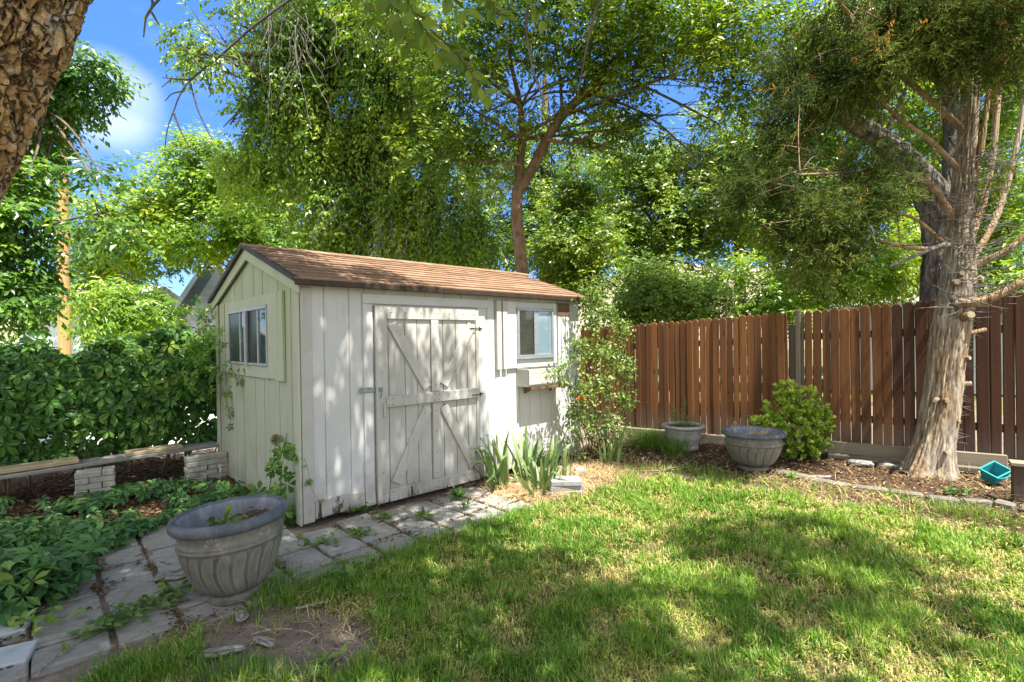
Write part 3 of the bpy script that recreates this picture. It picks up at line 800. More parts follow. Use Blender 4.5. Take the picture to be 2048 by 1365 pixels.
for (x_, z_) in [(x, z) for z in (.905, .962) for x in (.755, .80, .90, 1.05, 1.25, 1.30, 1.5, 1.66, 1.77)] + [(x, z) for z in (.055, .115) for x in (.70, .80, .98, 1.12, 1.28, 1.42, 1.6, 1.75)] + [(1.277, z) for z in (.2, .4, .6, .8, 1.05, 1.25, 1.5, 1.64)] + [(.70, z) for z in (.3, .6, 1.2, 1.5, 1.75)] + [(x, 1.74) for x in (.8, .95, 1.12, 1.28, 1.45, 1.62, 1.75)] + [(.86, 1.57), (.89, 1.54), (1.15, 1.09), (1.69, 1.57), (1.42, 1.1), (.87, .25), (1.15, .79), (1.42, .75), (1.69, .26)]:
    yy = FZ0 - .0172 if .88 < z_ < .99 else FZ0 - (.0035 if z_ < .15 else .0008)
    nh.box(x_ - .0042, x_ + .0042, yy, yy + .003, z_ - .0042, z_ + .0042)
nh.build('nail_heads', METALD, door)['kind'] = 'stuff'
# hinges, hasp, handle
for z in (1.6, .915):
    m_ = MB(); m_.bbox(1.70, 1.835, FZ0 - .028 if z < 1 else FZ0 - .006, FZ0 - .02 if z < 1 else FZ0 - .001, z - .004, z + .004, .002); m_.bbox(1.834, 1.842, -.04, -.02, z - .03, z + .02, .002); m_.bbox(1.845, 1.885, -.03, -.017, z - .005, z + .005, .002)
    m_.build('hinge', METALD, door, fix=True)
m_ = MB(); m_.bbox(.505, .638, -.032, -.0235, 1.03, 1.075, .003); m_.bbox(.5, .515, -.036, -.0235, 1.026, 1.079, .003); m_.build('hasp', GALV, shed, fix=True)
m_ = MB(); m_.bbox(.66, .705, -.056, -.049, 1.03, 1.07, .003)
add_tube(m_, [(.683, -.06, 1.055), (.683, -.07, 1.045), (.683, -.07, 1.02), (.683, -.06, 1.0), (.68, -.056, .975)], [.004] * 5, 6); m_.build('staple', GALV, door)
m_ = MB(); m_.bbox(.706, .73, -.07, -.049, .80, .93, .006, .5); m_.build('handle', TRIMG, door, fix=True)

# front window
win = MB()
def frame4(mb, x0, x1, z0, z1, w, y0, y1, rnd=.5):
    slab(mb, x0, x1, z1 - w, z1, y0, y1, rnd, .003); slab(mb, x0, x1, z0, z0 + w, y0, y1, rnd, .003)
    slab(mb, x0, x0 + w, z0 + w + .0005, z1 - w - .0005, y0 + .001, y1, rnd, .003); slab(mb, x1 - w, x1, z0 + w + .0005, z1 - w - .0005, y0 + .001, y1, rnd, .003)
frame4(win, 2.385, 2.975, 1.272, 1.83, .028, -.05, -.006)
slab(win, 2.655, 2.725, 1.3005, 1.8015, -.040, -.008, .5, .003)
slab(win, 2.37, 2.985, 1.255, 1.2715, -.055, -.021, .4, .003)
window = win.build('window', ALU, shed, fix=True)
mb = MB(); mb.add([(2.413, -.033, 1.30), (2.655, -.033, 1.30), (2.655, -.033, 1.802), (2.413, -.033, 1.802)], [(0, 1, 2, 3)]); mb.build('pane', GL_CLEAR, window)
mb = MB()
for k in range(26):
    z = 1.31 + k * .0195
    mb.add([(2.414, -.0275, z), (2.654, -.0275, z), (2.654, -.012, z + .014), (2.414, -.012, z + .014)], [(0, 1, 2, 3)], RG.random())
mb.box(2.414, 2.654, -.008, -.005, 1.30, 1.80, .9)
mb.build('blind', plain_mat("tan_blind", (.62, .55, .45), .6, .2, 20), window)
mb = MB(); mb.box(2.725, 2.947, -.026, -.012, 1.30, 1.802); mb.build('pane', GL_BLUE, window)
mb = MB(); slab(mb, 2.905, 2.918, 1.30, 1.80, -.031, -.027, .5, .002); mb.build('sash_bar', ALU, window, fix=True)
# boards round it
each('window_trim', WHITE, shed, [(2.245, 2.384, 1.155, 1.905, -.03, -.001, .4), (2.976, 3.045, 1.19, 1.905, -.03, -.001, .3), (2.386, 2.974, 1.8305, 1.9, -.03, -.001, .5), (2.386, 2.974, 1.155, 1.254, -.029, -.001, .6)])
for a, b in ((2.08, 2.15), (2.168, 2.235)):
    m_ = MB(); slab(m_, a, b, 1.15, 1.905, -.042, -.001, RG.random()); m_.build('shutter_slat', WHITE2, shed, fix=True)
mpale = paint_mat("worn_green_white_paint", (.58, .62, .56), (.42, .42, .36))
for a, b, mm in ((3.058, 3.108, BARE), (3.12, 3.185, mpale), (3.197, 3.26, mpale)):
    m_ = MB(); slab(m_, a, b, 1.13, 1.90, -.042, -.001, RG.random()); o = m_.build('shutter_slat', mpale if mm is BARE else mm, shed, fix=True)
m_ = MB(); slab(m_, 3.05, 3.265, 1.755, 1.908, -.049, -.0425, .6); o = m_.build('shutter_rail', BARE, shed, fix=True); o['label'] = 'bare dark brown board across the shutter top'
# window box
wb = MB()
for k in range(3): slab(wb, 2.385, 3.05, .975 + k * .058, 1.03 + k * .058, -.215, -.20, RG.random())
slab(wb, 2.385, 2.40, .95, 1.15, -.199, -.002, .6); slab(wb, 3.035, 3.05, .95, 1.15, -.199, -.002, .6); slab(wb, 2.402, 3.033, .952, .966, -.199, -.002, .8)
box_ = wb.build('window_box', WHITE2, shed, fix=True)
mb = MB()
for x0 in (2.50, 2.92): mb.add([(x0, -.01, .948), (x0, -.19, .948), (x0, -.01, .86), (x0 + .03, -.01, .948), (x0 + .03, -.19, .948), (x0 + .03, -.01, .86)], [(0, 1, 4, 3), (1, 2, 5, 4), (0, 3, 5, 2)], .5); mb.f[3].append(np.array([(0, 2, 1), (3, 4, 5)]) + mb.n - 6)
slab(mb, 2.42, 3.03, .912, .948, -.206, -.17, .5)
mb.build('bracket', BARE, box_, fix=True)

# gable window
gw = MB()
def gslab(mb, t0, t1, z0, z1, x0, x1, rnd=.5, bev=.003): mb.bbox(x0, x1, t0, t1, z0, z1, bev, rnd)
gslab(gw, .70, 1.96, 1.795, 1.83, -.045, -.005, .4); gslab(gw, .70, 1.96, 1.27, 1.292, -.045, -.005, .5)
for t0, t1 in ((1.93, 1.9595), (1.51, 1.53), (1.275, 1.315), (.94, .96), (.7005, .712)): gslab(gw, t0, t1, 1.2925, 1.7945, -.042 if t1 < 1.3 or t0 > 1.4 else -.06, -.006, .5)
gslab(gw, 1.25, 1.275, 1.25, 1.80, -.065, -.0455, .6)
gwin = gw.build('window', ALUW, shed, fix=True)
for (t0, t1), mm in zip(((1.53, 1.93), (1.315, 1.51), (.96, 1.275), (.712, .94)), (GL_DARK, GL_REF, GL_DARK, GL_REF)):
    mb = MB(); mb.box(-.03, -.024, t0, t1, 1.2925, 1.7945); mb.build('pane', mm, gwin)
for a_ in ((.51, .698, 1.16, 1.925, -.028, -.007, .4, .004), (1.9605, 2.12, 1.16, 1.925, -.028, -.007, .4, .004), (.70, 1.96, 1.832, 1.925, -.027, -.007, .5, .004), (.70, 1.96, 1.155, 1.268, -.027, -.007, .5, .004)):
    m_ = MB(); gslab(m_, *a_); m_.build('window_trim', TRIMG, shed, fix=True)
for t0, t1, mm in ((.435, .502, TRIMG), (.305, .425, TRIMG), (2.15, 2.2, TRIMG), (2.23, 2.30, TRIMG)):
    m_ = MB(); gslab(m_, t0, t1, 1.15, 1.925, -.034, -.007, RG.random(), .004); m_.build('shutter_slat', mm, shed, fix=True)
# ------------------------------------------------------------------ picket fences
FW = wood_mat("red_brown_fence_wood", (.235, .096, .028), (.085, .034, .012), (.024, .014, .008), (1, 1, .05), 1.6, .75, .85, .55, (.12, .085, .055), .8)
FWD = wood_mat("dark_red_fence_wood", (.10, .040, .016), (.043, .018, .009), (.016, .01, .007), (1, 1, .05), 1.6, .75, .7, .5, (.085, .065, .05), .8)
FGR = wood_mat("greyed_fence_wood", (.15, .12, .09), (.09, .065, .045), (.03, .025, .02), (1, 1, .07), 1.2, .8, .5, .4)
TIMB = wood_mat("weathered_timber", (.30, .255, .185), (.19, .155, .105), (.09, .07, .045), (.08, 1, 1), 1.0, .8, .4, .3)
TIMBD = wood_mat("dark_grey_timber", (.16, .14, .115), (.09, .08, .065), (.04, .035, .03), (.08, 1, 1), 1.0, .8, .4, .3)  # darker and greyer than the other timbers
fA = gnd(1165, 852)[:2]; fB = gnd(1578, 889)[:2]; fC = gnd(1593, 889)[:2]; fD = gnd(1960, 925)[:2]
fdir = unit(fD - fC); fE = fD + fdir * 1.6
def fence_panel(A, B, hA, hB, w, gap, shear=0.0, prob=.25, dog=.03, z0=.04, thin=None):
    d = unit(B - A); L = np.linalg.norm(B - A); n = np.array((-d[1], d[0])); mb = MB()
    x = 0; k = 0
    while x < L - .02:
        ww = w * RG.uniform(.9, 1.1); g = gap * RG.uniform(.2, 1.2) if RG.random() > prob else gap * RG.uniform(1.5, 2.8)
        x1 = min(x + ww - g, L); h = hA + (hB - hA) * (x / L) + RG.uniform(-.012, .012)
        tl = RG.normal(0, .003) ; c = min(dog, ww * .3)
        sh = shear * (x / L); t_ = RG.uniform(-.008, .008); bow = RG.normal(0, .006)
        pr = [(x, z0 + RG.uniform(-.015, .02)), (x1, z0 + RG.uniform(-.015, .02)), (x1 + tl + sh * .5 + bow, h * .5), (x1 + tl + sh, h - c * 1.1), (x1 - c + tl + sh, h), (x + c + tl + sh, h), (x + tl + sh, h - c * 1.1), (x + tl + sh * .5 + bow, h * .5)]
        V = []; ch = .0065; cx_ = (x + x1) / 2; hx_ = (x1 - x) / 2
        for y, ins in ((-.010 + t_, ch), (-.003 + t_, 0.), (.009 + t_, 0.)):
            for (u, z) in pr:
                u2 = cx_ + (u - cx_) * (1 - ins / hx_); p = A + d * u2 + n * y; V.append((p[0], p[1], z - ins * (z > 1)))
        m_ = len(pr); r = np.clip(RG.random() * 1.0, 0, 1)
        V = np.array(V); b = mb.n
        mb.v.append(V); mb.r.append(np.full(3 * m_, r)); mb.n += 3 * m_
        mb.big.append(np.arange(m_) + b); mb.big.append((np.arange(m_) + b + 2 * m_)[::-1])
        q = [(b + l * m_ + i, b + l * m_ + (i + 1) % m_, b + (l + 1) * m_ + (i + 1) % m_, b + (l + 1) * m_ + i) for l in (0, 1) for i in range(m_)]
        mb.f[4].append(np.array(q)); x += ww; k += 1
    return mb
def along(A, d, n, u, y, z): p = A + d * u + n * y; return (p[0], p[1], z)
def rail_mb(A, B, zs, y0, y1, hh=.045):
    d = unit(B - A); L = np.linalg.norm(B - A); M = Matrix.Translation((A[0], A[1], 0)) @ Matrix.Rotation(math.atan2(d[1], d[0]), 4, 'Z'); mb = MB()
    for (z, z2) in zs:
        sl = math.atan2(z2 - z, L)
        mb.bbox(0, L, y0, y1, -hh, hh, .004, RG.random(), M @ Matrix.Translation((0, 0, z)) @ Matrix.Rotation(-sl, 4, 'Y'))
    return mb
def post_mb(p, d, h, w=.09, z0=-.05):
    M = Matrix.Translation((p[0], p[1], 0)) @ Matrix.Rotation(math.atan2(d[1], d[0]), 4, 'Z'); mb = MB(); mb.bbox(-w / 2, w / 2, -w / 2, w / 2, z0, h, .006, RG.random(), M); return mb
fence1 = empty('picket_fence', (0, 0, 0)); tag(fence1, 'leaning stretch of red-brown picket fence from the rose to the dark gap', 'fence', 'wooden fence along the back of the yard')
dL = unit(fB - fA); nL = np.array((-dL[1], dL[0]))
fence_panel(fA, fB, 1.64, 1.79, .090, .004, .0, .10, .026).build('picket_panel', FW, fence1, fix=True)
for q_ in ((.35, .35), (1.3, 1.42)): rail_mb(fA, fB, (q_,), .013, .05).build('rail', FGR, fence1, fix=True)
for f in (.02, .5): post_mb(fA + (fB - fA) * f + nL * .1, dL, 1.5).build('post', FGR, fence1, fix=True)
fence2 = empty('picket_fence', (0, 0, 0)); tag(fence2, 'dark red-brown picket fence with light through its gaps, behind the cedar trunk', 'fence', 'wooden fence along the back of the yard')
dR = fdir; nR = np.array((-dR[1], dR[0])); fM = fC + dR * 1.05
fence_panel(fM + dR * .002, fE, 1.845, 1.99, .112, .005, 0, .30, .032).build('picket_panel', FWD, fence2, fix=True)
o = fence_panel(fC + dR * .115, fM, 1.80, 1.842, .106, .004, 0, .14, .03).build('picket_panel', FW, fence2, fix=True)
mb = fence_panel(fC - dR * .0, fC + dR * .062, 1.815, 1.815, .062, .002, 0, 0, .004); o = mb.build('picket', FGR, fence2, fix=True); o['label'] = 'narrow greyed split picket beside the gap'
mb = fence_panel(fC + dR * .075 + nR * .012, fC + dR * .112 + nR * .012, 1.79, 1.79, .037, .002, 0, 0, .003); mb.build('picket', FGR, fence2, fix=True)
for q_ in ((.4, .4), (1.45, 1.55)): rail_mb(fC, fE, (q_,), .014, .05).build('rail', FGR, fence2, fix=True)
post_mb(fC - dR * .035 + nR * .075, dR, 1.62, .1).build('post', FGR, fence2, fix=True)
post_mb(fC + dR * 1.9 + nR * .1, dR, 1.7).build('post', FGR, fence2, fix=True)
pp = gnd(2043, 1000)[:2]
fp = empty('fence_post', (pp[0], pp[1], 0), math.atan2(dR[1], dR[0])); tag(fp, 'short dark red wooden post standing at the end of the bed edging', 'post')
mb = MB(); mb.bbox(-.06, .06, -.06, .06, -.05, .30, .006, .4); mb.build('shaft', FWD, fp, fix=True)
mb = MB(); mb.bbox(-.075, .075, -.075, .075, .302, .335, .005, .4); mb.build('cap', TIMB, fp, fix=True)

# ------------------------------------------------------------------ landscape timbers at the fence foot
def timber(A, B, z0, z1, w, label, mat=TIMB, jit=.0):
    A, B = np.asarray(A), np.asarray(B); d = B - A; L = np.linalg.norm(d[:2])
    o = empty('timber', (A[0], A[1], 0), math.atan2(d[1], d[0]))
    mb = MB(); mb.bbox(0, L, -w / 2, w / 2, z0, z1, .007, RG.random())
    ob = mb.build('timber', mat, None, fix=True); ob.location = o.location; ob.rotation_euler = o.rotation_euler
    bpy.data.objects.remove(o); tag(ob, label, 'timber', 'timbers at the foot of the fence'); return ob
t1a = gnd(1238, 868)[:2]; t1b = gnd(1650, 908)[:2]; timber(t1a, t1b, -.01, .115, .05, 'weathered timber along the fence foot behind the two pots')
t2a = gnd(1632, 912)[:2]; t2b = gnd(2034, 951)[:2]; t2d = unit(t2b - t2a)
timber(t2a + np.array((0.0, .08)), t2b + np.array((.0, .1)), .045, .185, .045, 'pale weathered timber on edge behind the cedar trunk')
timber(t2a + t2d * .12, t2b - t2d * .02, -.02, .045, .1, 'dark timber lying flat under the pale one by the cedar', TIMBD)
t3a = gnd(2006, 962, .07)[:2]; timber(t2b + t2d * .04 - np.array((0, .02)), t2b + t2d * 1.4, .05, .11, .1, 'grey timber end beside the turquoise bin', TIMB)

# ------------------------------------------------------------------ flower pots
def pot_mat(name, a, b, c_, hi):
    m, nt, out = new_mat(name); v = coords(nt); vs = coords(nt, (1, 1, .3))
    n1 = noise(nt, v, 5, 5, .65); n2 = noise(nt, vs, 16, 5, .65); n3 = noise(nt, v, 70, 4, .7)
    c = ramp(nt, n1, [(.3, a), (.52, b), (.72, c_)])
    c = mixc(nt, fmap(nt, n2, .5, .7, 0, .5), c, hi); c = mixc(nt, fmap(nt, n3, .55, .8, 0, .4), c, a)
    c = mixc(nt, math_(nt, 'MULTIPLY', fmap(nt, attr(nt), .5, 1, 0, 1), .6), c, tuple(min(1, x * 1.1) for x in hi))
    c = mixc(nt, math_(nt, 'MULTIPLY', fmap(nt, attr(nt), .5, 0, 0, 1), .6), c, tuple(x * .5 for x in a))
    bsdf(nt, out, c, .55, n3, .2, .004, .35); return m
POT = pot_mat("grey_glazed_pot", (.075, .07, .058), (.135, .128, .108), (.20, .19, .16), (.27, .255, .215))
POTR = pot_mat("slate_blue_rim", (.05, .058, .068), (.085, .097, .115), (.135, .14, .145), (.19, .18, .16))
POTI = pot_mat("streaked_pot_inside", (.04, .05, .075), (.075, .09, .125), (.2, .215, .24), (.36, .37, .39))
PALE = pot_mat("pale_stone_pot", (.25, .24, .205), (.34, .325, .285), (.41, .395, .355), (.45, .43, .39))
def big_pot(loc, rz, label, group='large grey fluted flower pots', s=1.0, tilt=(0, 0)):
    o = empty('flower_pot', loc, rz); tag(o, label, 'flower pot', group); o.scale = (s,) * 3
    prof = [(.02, 0), (.152, 0), (.158, .012), (.156, .03), (.146, .043), (.154, .053)]
    zz = np.linspace(.058, .295, 40); rr = np.interp(zz, [.058, .075, .10, .13, .17, .21, .25, .295], [.170, .193, .216, .235, .256, .272, .286, .297])
    prof += list(zip(rr, zz)); prof += [(.303, .298), (.309, .305), (.308, .313), (.302, .317), (.307, .323), (.305, .331), (.296, .336), (.292, .345), (.292, .36), (.294, .375), (.298, .388), (.298, .394)]
    P = np.array(prof)
    NL = 20
    def fn(r, z, A):
        inb = np.clip((z - .06) / .03, 0, 1) * np.clip((.292 - z) / .02, 0, 1)
        tw = A * NL + 2.3 * np.sin((z - .06) / .235 * 3.0 + .2) + (z - .06) * 3
        ph = (tw / (2 * math.pi)) % 1.0; dd = np.abs(ph - .5) * 2           # 0 at lobe centre, 1 between lobes
        arch = np.clip((.285 - z) / .03, 0, 1) ** .5
        line = np.exp(-((dd - .62 * arch - .02) / .09) ** 2) * .006 - np.exp(-((dd - .86) / .12) ** 2) * .003 + (dd < .5 * arch) * .0015
        r = r + line * inb
        # rosettes on the neck
        nk = np.clip((z - .338) / .008, 0, 1) * np.clip((.386 - z) / .008, 0, 1)
        q = ((A / (2 * math.pi) * 6) % 1 - .5) * 2 * math.pi * .295 / 6; zc = z - .348
        rad = np.hypot(q, zc); th = np.arctan2(zc, q); pet = np.cos(th * 8) > .1
        r = r + nk * (rad < .042) * (rad > .008) * pet * .006
        return r, z
    seg = 320; A = np.linspace(0, 2 * math.pi, seg, endpoint=False)
    Pd = []
    for (r0, z0), (r1, z1) in zip(prof[:-1], prof[1:]):
        k = max(1, int(math.hypot(r1 - r0, z1 - z0) / .006))
        for i in range(k): Pd.append((r0 + (r1 - r0) * i / k, z0 + (z1 - z0) * i / k))
    Pd.append(prof[-1]); Pn = np.array(Pd)
    rr2, zz2 = fn(np.repeat(Pn[:, :1], seg, 1), np.repeat(Pn[:, 1:2], seg, 1), np.repeat(A[None], len(Pn), 0))
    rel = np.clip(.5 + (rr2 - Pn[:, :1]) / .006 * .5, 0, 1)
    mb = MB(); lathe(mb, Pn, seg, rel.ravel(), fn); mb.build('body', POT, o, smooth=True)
    mb = MB(); lathe(mb, [(.298, .393), (.314, .386), (.328, .389), (.338, .399), (.342, .413), (.340, .427), (.333, .438), (.322, .445), (.310, .446), (.301, .441), (.297, .433)], 96, .5); mb.build('rim', POTR, o, smooth=True)
    mb = MB(); lathe(mb, [(.298, .434), (.29, .425), (.284, .40), (.275, .35), (.262, .30), (.25, .27)], 96, .7, lambda r, z, A: (r + .002 * np.sin(z * 420), z)); mb.build('inner_wall', POTI, o, smooth=True)
    mb = MB(); rg = np.linspace(.276, 0.005, 14)
    def sf(r, z, A): return r, z + (fbm(np.stack([np.cos(A) * r * 14, np.sin(A) * r * 14, A * 0], -1), 4, 3) - .5) * .05 + .03 * np.cos(A + .8) * r / .26
    lathe(mb, [(r, .345) for r in rg], 60, .5, sf)
    so = mb.build('potting_soil', SOILP, o, smooth=True)
    return o
m, nt, out = new_mat("potting_soil"); v = coords(nt); nb = noise(nt, v, 60, 5, .7)
bsdf(nt, out, ramp(nt, nb, [(.3, (.03, .022, .016)), (.52, (.10, .065, .04)), (.72, (.26, .19, .12))]), .95, nb, .8, .02, .1); SOILP = m
pA = gnd(472, 1190); pB = gnd(1507, 938)
potA = big_pot(pA, 1.2, 'large grey fluted flower pot with blue-grey rim on the paved path by the shed corner', s=.93); potA.rotation_euler = (0, 0, 1.2); potA.matrix_world = Matrix.Translation(potA.location) @ Matrix.Rotation(-.055, 4, 'Y') @ Matrix.Rotation(1.2, 4, 'Z') @ Matrix.Diagonal((.915, .915, 1.13, 1))
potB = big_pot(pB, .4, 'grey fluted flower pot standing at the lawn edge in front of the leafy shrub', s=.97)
mb = MB()
def pot_litter(o, n, s, z=.33):
    mb = MB(); q = RG.normal(size=(n, 2)) * s; P = np.stack([q[:, 0], q[:, 1], z + .03 * q[:, 0] / .26 + RG.uniform(0, .015, n)], 1)
    yd = rdir(n); yd[:, 2] = np.abs(yd[:, 2]) * .3
    scatter(mb, LEAF2, P, yd, np.tile((0, 0, 1.), (n, 1)), RG.uniform(.01, .035, n), RG.random(n), RG.uniform(.3, 1, n))
    c = mb.build('soil_litter', CHIP, o); tag(c, kind='stuff')
pot_litter(potA, 500, .1, .35); pot_litter(potB, 250, .1, .35)
mb = MB(); n = 150; q = RG.normal(size=(n, 2)) * (.035, .05); P = np.stack([.04 + q[:, 0] * 2, q[:, 1], .335 + RG.uniform(0, .03, n)], 1)
blades(mb, P, RG.uniform(.08, .26, n), np.full(n, .003), RG.uniform(1.0, 1.5, n), RG.normal(.3, .5, n), RG.uniform(.4, 1, n), .15)
add_tube(mb, [(-.2, .02, .30), (-.19, .02, .45), (-.185, .02, .53)], [.003, .003, .002], 5, .8); add_tube(mb, [(-.185, .02, .53), (-.23, .06, .44)], [.0025, .0015], 5, .8); add_tube(mb, [(-.185, .02, .53), (-.14, -.02, .42)], [.0025, .0015], 5, .8)
o = mb.build('dry_stalks', STRAWM); o.location = potB.location; tag(o, 'bundle of dry yellow stalks lying in the far grey pot', 'dead plant')
# pale pot at the back
pC = gnd(1367, 897)
potC = empty('flower_pot', pC, .2); tag(potC, 'smaller pale stone flower pot with garland relief by the fence', 'flower pot')
def fnC(r, z, A):
    q = ((A / (2 * math.pi) * 7) % 1 - .5) * 2; zc = (z - .165) / .05; rad = np.hypot(q * 1.1, zc)
    g = np.exp(-((zc + .6 - 1.1 * q ** 2) / .35) ** 2) * (np.abs(q) < .9) * .006 + (rad < .5) * .004 * (1 + np.sin(A * 180) * .4)
    return r + g * ((z > .1) & (z < .23)), z
pr = [(.02, 0), (.185, 0), (.19, .01), (.19, .055), (.185, .06), (.192, .066), (.19, .075)] + [(np.interp(z, [.08, .14, .2, .235], [.193, .212, .225, .231]), z) for z in np.linspace(.08, .235, 26)] + [(.238, .24), (.238, .25), (.232, .255), (.24, .26), (.242, .272)]
mb = MB(); lathe(mb, pr, 220, .5, fnC); mb.build('body', PALE, potC, smooth=True)
mb = MB(); lathe(mb, [(.242, .271), (.262, .275), (.275, .285), (.278, .30), (.270, .314), (.252, .32), (.236, .318), (.228, .30), (.222, .25)], 90, .6); mb.build('rim', PALE, potC, smooth=True)
mb = MB(); lathe(mb, [(.224, .285), (.1, .29), (.005, .292)], 40, .5); mb.build('potting_soil', SOILP, potC, smooth=True)

# ------------------------------------------------------------------ plank bench on brick piers
b0 = at(-40, 957, 4.62); b0[2] = 0; bz = .275
BA = gnd(-60, 962, bz)[:2]; BB = gnd(438, 889, bz + .02)[:2]; bd = unit(BB - BA); bl = np.linalg.norm(BB - BA); brz = math.atan2(bd[1], bd[0])
PLK = wood_mat("grey_plank", (.30, .285, .255), (.19, .18, .16), (.09, .085, .075), (.08, 1, 1), 1.0, .8, .3, .25)
PLY = wood_mat("yellow_plank", (.43, .355, .22), (.30, .235, .135), (.15, .11, .06), (.08, 1, 1), 1.0, .8, .3, .2)
def plank(u0, u1, y0, y1, z0, z1, mat, label, dz=0, rot=0, group='planks of the low bench'):
    mb = MB(); L = u1 - u0; mb.bbox(-L / 2, L / 2, y0, y1, z0, z1, .006, RG.random())
    o = mb.build('plank', mat, None, fix=True); c = BA + bd * (u0 + u1) / 2
    o.location = (c[0], c[1], dz); o.rotation_euler = (0, rot, brz); tag(o, label, 'plank', group); return o
plank(-.25, bl * .985, -.14, .14, bz, bz + .036, PLK, 'long grey plank lying across the two brick piers', 0, -.012)
u1_ = (gnd(160, 925, bz + .05)[:2] - BA) @ bd
plank(-.25, u1_, -.11, .10, bz + .0365, bz + .077, PLY, 'yellowish short plank lying on the grey plank at its outer end', 0, -.012)
ua = (gnd(248, 905, bz + .05)[:2] - BA) @ bd; ub = (gnd(360, 893, bz + .05)[:2] - BA) @ bd
plank(ua, ub, -.12, .07, bz + .045, bz + .085, PLY, 'yellowish short plank lying on the grey plank near the shed', 0, -.012)
BRK = plain_mat("tan_grey_brick", (.37, .355, .30), .85, .22, 14, .2, 0, .4, (.25, .24, .2))
def brick(c, rz, l, w, h, label, group):
    mb = MB(); mb.bbox(-l / 2, l / 2, -w / 2, w / 2, 0, h, .007, RG.random()); o = mb.build('brick', BRK, None, fix=True)
    o.location = tuple(c); o.rotation_euler = (0, 0, rz); tag(o, label, 'brick', group); return o
ordn = ['bottom', 'second', 'third', 'fourth', 'top']
def pier(C, rz, name, rows, layout, group, hb=.054):
    ex = np.array((math.cos(rz), math.sin(rz))); ey = np.array((-ex[1], ex[0]))
    for r in range(rows):
        for (u, v_, l, w, wh) in layout[r % len(layout)]:
            p = C + ex * (u + RG.uniform(-.007, .007)) + ey * (v_ + RG.uniform(-.007, .007))
            cr = ordn[r] if r < rows - 1 else 'top'
            brick((p[0], p[1], -.012 + r * (hb + .0012)), rz + RG.uniform(-.03, .03), l, w, hb, f'tan {wh} brick in the {cr} course of the {name}', group)
pn = gnd(186, 1000)[:2] + np.array((-.04, .09)); pf = gnd(408, 962)[:2] + np.array((-.02, .08))
L1 = [(-.052, 0, .10, .2, 'short left'), (.103, -.05, .2, .095, 'front right'), (.103, .052, .2, .095, 'rear right')]
L2 = [(-.0, -.05, .2, .095, 'front left'), (-.0, .052, .2, .095, 'rear left'), (.152, 0, .095, .2, 'short right')]
pier(pn + bd * -.05, brz - .12, 'brick pier farther from the shed', 5, [L2, L1], 'bricks of the outer pier', .0555)
L3 = [(-.1, 0, .2, .11, 'left'), (.102, 0, .2, .11, 'right')]
L4 = [(-.15, 0, .1, .115, 'short left'), (.002, 0, .2, .11, 'middle'), (.155, 0, .1, .115, 'short right')]
pier(pf, brz + .02, 'brick pier against the shed', 5, [L3, L4], 'bricks of the pier by the shed', .0555)

# ------------------------------------------------------------------ stones and bricks lying about
STONE = plain_mat("grey_paver_block", (.29, .285, .27), .85, .25, 12, .2, 0, .4, (.17, .165, .155))
c = S(2.08, -.86); rzs = A_S - .70
for k, (nm, dz) in enumerate((('bottom', 0), ('middle', .047), ('top', .094))):
    mb = MB(); mb.bbox(-.165, .165, -.10, .10, 0, .046, .005, RG.random()); o = mb.build('paver_block', STONE, None, fix=True)
    o.location = (c[0] + RG.uniform(-.008, .008) + .08, c[1] + RG.uniform(-.008, .008), dz - .005); o.rotation_euler = (0, 0, rzs + (.0, .06, -.02)[k]); tag(o, f'grey paving block, {nm} of the stack of three beside the irises', 'paving block', 'stacked paving blocks')
SLAB = plain_mat("pale_blue_grey_slab", (.42, .445, .45), .8, .2, 9, .25, 0, .5, (.29, .315, .32))
for (px, py, l, w, h, z, rz, lab) in ((-20, 1332, .30, .18, .045, 0, .5, 'pale blue-grey stone slab nearest the grass in the bottom corner'), (-14, 1272, .27, .16, .04, 0, .62, 'thin pale stone slab just behind another at the creeper edge')):
    q = gnd(px, py); mb = MB(); M = Matrix.Rotation(.04, 4, 'X'); mb.bbox(-l / 2, l / 2, -w / 2, w / 2, 0, h, .006, RG.random(), M); o = mb.build('stone_slab', SLAB, None, fix=True)
    o.location = (q[0], q[1], z - .01); o.rotation_euler = (0, 0, rz); tag(o, lab, 'stone slab')
# edging stones between lawn and bed
EDG = plain_mat("edging_stone", (.20, .175, .145), .9, .25, 14, .2, 0, .6, (.11, .095, .08))
epx = [(1556, 946), (1622, 960), (1700, 973), (1778, 986), (1850, 996), (1920, 1003), (1985, 1008), (2035, 1017), (2100, 1028)]
places = ['just right of the grey fluted pot', 'second to the right of the grey fluted pot', 'with sunlit top between the fluted pot and the cedar', 'left of the cedar trunk in line with the shrub', 'left foot of the cedar trunk', 'straight in front of the cedar trunk', 'between cedar trunk and turquoise bin', 'in front of the turquoise bin', 'beside the short red post']
ends = [gnd(*p)[:2] for p in epx]
for i in range(len(ends) - 1):
    a, b = ends[i], ends[i + 1]; dd = unit(b - a); L = np.linalg.norm(b - a)
    mb = MB(); n_ = 7; us = np.linspace(.012, L - .012, n_)
    mb.bbox(-L / 2 + .01, L / 2 - .01, -.05, .05, -.05, .034 + RG.uniform(-.01, .008), .016, RG.random()); o = mb.build('edging_stone', EDG, None, fix=True)
    me = o.data; co = np.empty(len(me.vertices) * 3, np.float32); me.vertices.foreach_get('co', co); co = co.reshape(-1, 3); co += RG.uniform(-.006, .006, co.shape); me.vertices.foreach_set('co', co.ravel())
    m_ = (a + b) / 2; o.location = (m_[0], m_[1], 0); o.rotation_euler = (RG.uniform(-.06, .06), RG.uniform(-.04, .04), math.atan2(dd[1], dd[0]) + RG.uniform(-.05, .05)); tag(o, 'grey-brown edging stone ' + places[i], 'edging stone', 'edging stones between lawn and bed')
